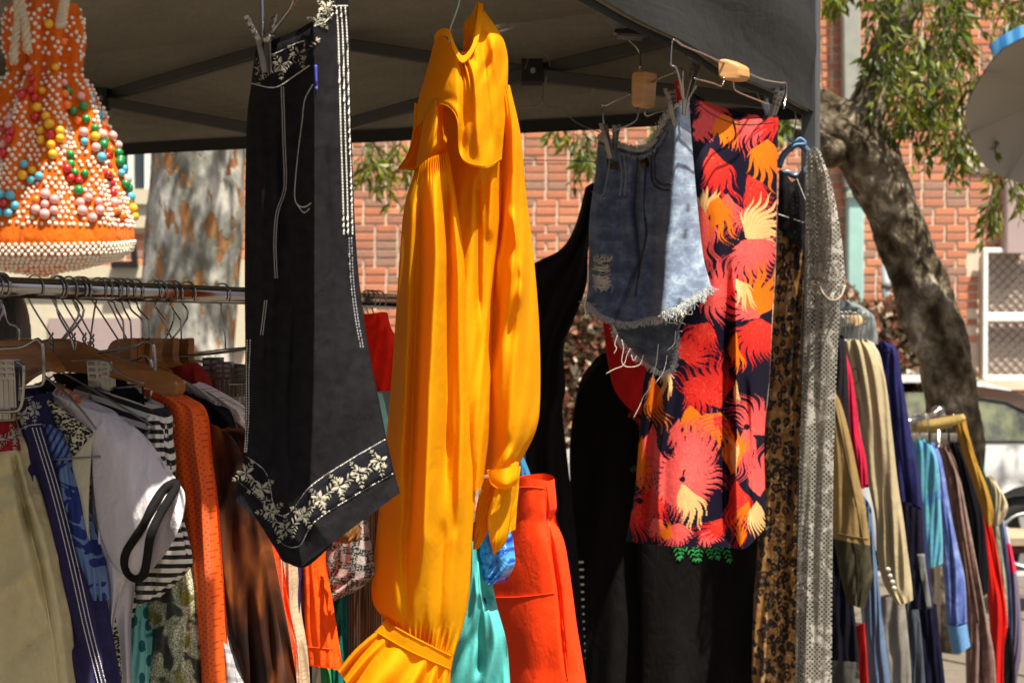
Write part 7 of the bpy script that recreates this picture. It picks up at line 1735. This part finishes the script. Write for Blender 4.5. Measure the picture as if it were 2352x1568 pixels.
GAR['suede_jacket'].seam([[(2168, 1026), (2190, 1090), (2206, 1190), (2228, 1320), (2246, 1430), (2256, 1560)]], CMD("suede_dark", (.05, .025, .018)), GAR['suede_jacket'].t, "sleeve_seam", .0028)
GAR['blue_sweatshirt'].seam([[(2136, 1022), (2150, 1060), (2166, 1160), (2182, 1270), (2198, 1430)], [(2174, 1428), (2198, 1433), (2220, 1428)]], CMD("blue_dark", (.06, .10, .34)), GAR['blue_sweatshirt'].t, "sleeve_seam", .0026)
GAR['mustard_jacket'].seam([[(2202, 962), (2222, 1010), (2246, 1080), (2264, 1150)]], CMD("mustard_dark", (.24, .12, .015)), GAR['mustard_jacket'].t, "sleeve_seam", .0026)
# ------------------------------------------------------------------ domed blue parasol seen from below
pr = thing("parasol", "round blue edged parasol with grey underside in upper corner", "parasol", P(2420, 1400, 7.0))
pc = P(2440, 250, 7.0); ax = np.array([-.10, -.80, -.60]); ax /= np.linalg.norm(ax)      # underside looks at the camera
e1 = np.cross(ax, [0, 0, 1]); e1 /= np.linalg.norm(e1); e2 = np.cross(ax, e1)
RA = .46; vs, fs = [], []; NR, NA = 10, 64
for i in range(NR + 1):
    r = RA * i / NR
    for j in range(NA):
        a = 2 * math.pi * j / NA; sc = 1 - .03 * abs(math.sin(4 * a)) * (i / NR)
        vs.append(pc + (e1 * math.cos(a) * 1.0 + e2 * math.sin(a) * 1.0) * r * sc - ax * (.16 * (1 - (i / NR) ** 2)))
fs = [(i * NA + j, i * NA + (j + 1) % NA, (i + 1) * NA + (j + 1) % NA, (i + 1) * NA + j) for i in range(NR) for j in range(NA)]
obj("underside", vs, fs, simple("parasol_lining", (.30, .27, .22), .85), pr, True)
obj("cover", np.array(vs) - ax * .012, fs, simple("parasol_blue", (.03, .22, .50), .6), pr, True)
rim = np.array(vs[NR * NA:]); keep = [j for j in range(NA) if (rim[j] - pc)[2] > .62 * RA * abs(e2[2])]
keep = sorted(keep, key=lambda j: (rim[j] - pc) @ e1); rr_ = rim[keep]
vv = np.concatenate([rr_ + (rr_ - pc) * .01, rr_ + (rr_ - pc) * .09 - ax * .05]); NK = len(keep)
vv2 = [(j, j + 1, NK + j + 1, NK + j) for j in range(NK - 1)]
def stripeblue():
    k = NT("blue_white_edge"); n = k.wave(k.ob(1), 6, 1.0); return k.done(k.ramp(n, [(.3, (.03, .20, .50)), (.9, (.12, .38, .66))]), .6)
o = obj("rim_band", vv, vv2, stripeblue(), pr, True)
m = MB()
for j in range(8):
    a = 2 * math.pi * j / 8 + .3; m.tube([pc - ax * .15, pc + (e1 * math.cos(a) + e2 * math.sin(a)) * RA * .96 + ax * .004], .005, 5)
m.build("ribs", simple("parasol_rib", (.28, .25, .205), .7), pr, kind="stuff")
m = MB(); m.tube([pc - ax * .14, pc + ax * .15, (pc[0] + .05, pc[1] - .3, pc[2] - .5), (pc[0] + .1, pc[1] - .35, 0)], .018, 10); m.build("pole", simple("parasol_pole", (.5, .5, .48), .4), pr, True)

# ------------------------------------------------------------------ person standing behind the rail, only dark hair shows
ps = thing("person", "dark haired person standing behind the rail, seen beside the hooks", "person", P(-28, 1400, 3.6) * [1, 1, 0])
px_, py_ = float(P(-28, 760, 3.6)[0]), 3.6; hz = float(P(-28, 735, 3.6)[2])
me = bpy.data.meshes.new("person_body")
J = [(0, 0, .95), (0, .01, 1.15), (0, .02, 1.36), (0, .01, 1.50), (0, 0, 1.60), (0, -.01, 1.70), (-.10, 0, .88), (-.11, -.01, .48), (-.11, .02, .08), (-.12, -.12, .03), (.10, 0, .88), (.11, -.01, .48), (.11, .02, .08), (.12, -.12, .03),
     (-.19, .02, 1.40), (-.24, .02, 1.13), (-.23, -.10, .90), (-.22, -.17, .83), (.19, .02, 1.40), (.24, .02, 1.13), (.23, -.10, .90), (.22, -.17, .83)]
EDG = [(0, 1), (1, 2), (2, 3), (3, 4), (4, 5), (0, 6), (6, 7), (7, 8), (8, 9), (0, 10), (10, 11), (11, 12), (12, 13), (2, 14), (14, 15), (15, 16), (16, 17), (2, 18), (18, 19), (19, 20), (20, 21)]
RAD = [.145, .125, .15, .058, .085, .078, .095, .062, .042, .04, .095, .062, .042, .04, .07, .045, .034, .03, .07, .045, .034, .03]
me.from_pydata([(x, y, z) for x, y, z in J], EDG, []); me.skin_vertices if me.skin_vertices else None
ob_ = bpy.data.objects.new("body", me); COL.objects.link(ob_); ob_.parent = ps; ob_.location = (0, 0, 0)
md = ob_.modifiers.new("skin", 'SKIN')
sv = me.skin_vertices[0].data if me.skin_vertices else None
if sv:
    for v_, r_ in zip(sv, RAD): v_.radius = (r_, r_ * .85)
    sv[0].use_root = True
md.use_smooth_shade = True
sb = ob_.modifiers.new("smooth", 'SUBSURF'); sb.levels = 2; sb.render_levels = 2
me.materials.append(cloth_mat("person_clothes", (.03, .03, .035), .85))
hm = MB(); NV, NU = 16, 24; vs = []
for i in range(NV + 1):
    t_ = math.pi * i / NV
    for j in range(NU):
        a = 2 * math.pi * j / NU; bump_ = 1 + .04 * math.sin(5 * a + 3 * t_) + .03 * math.sin(9 * a - 4 * t_)
        vs.append((px_ + .098 * bump_ * math.sin(t_) * math.cos(a), py_ + .115 * bump_ * math.sin(t_) * math.sin(a) + .01, 1.735 + .135 * bump_ * math.cos(t_)))
fs = [(i * NU + j, (i + 1) * NU + j, (i + 1) * NU + (j + 1) % NU, i * NU + (j + 1) % NU) for i in range(NV) for j in range(NU)]
def hairm():
    k = NT("dark_hair"); n = k.noise(k.ob(90, 90, 8), 1.0, 4); return k.done(k.ramp(n, [(.3, (.008, .007, .006)), (.7, (.035, .028, .022))]), .55, 0, .4, k.bump(n, .6, .006))
obj("hair", vs, fs, hairm(), ps, True)
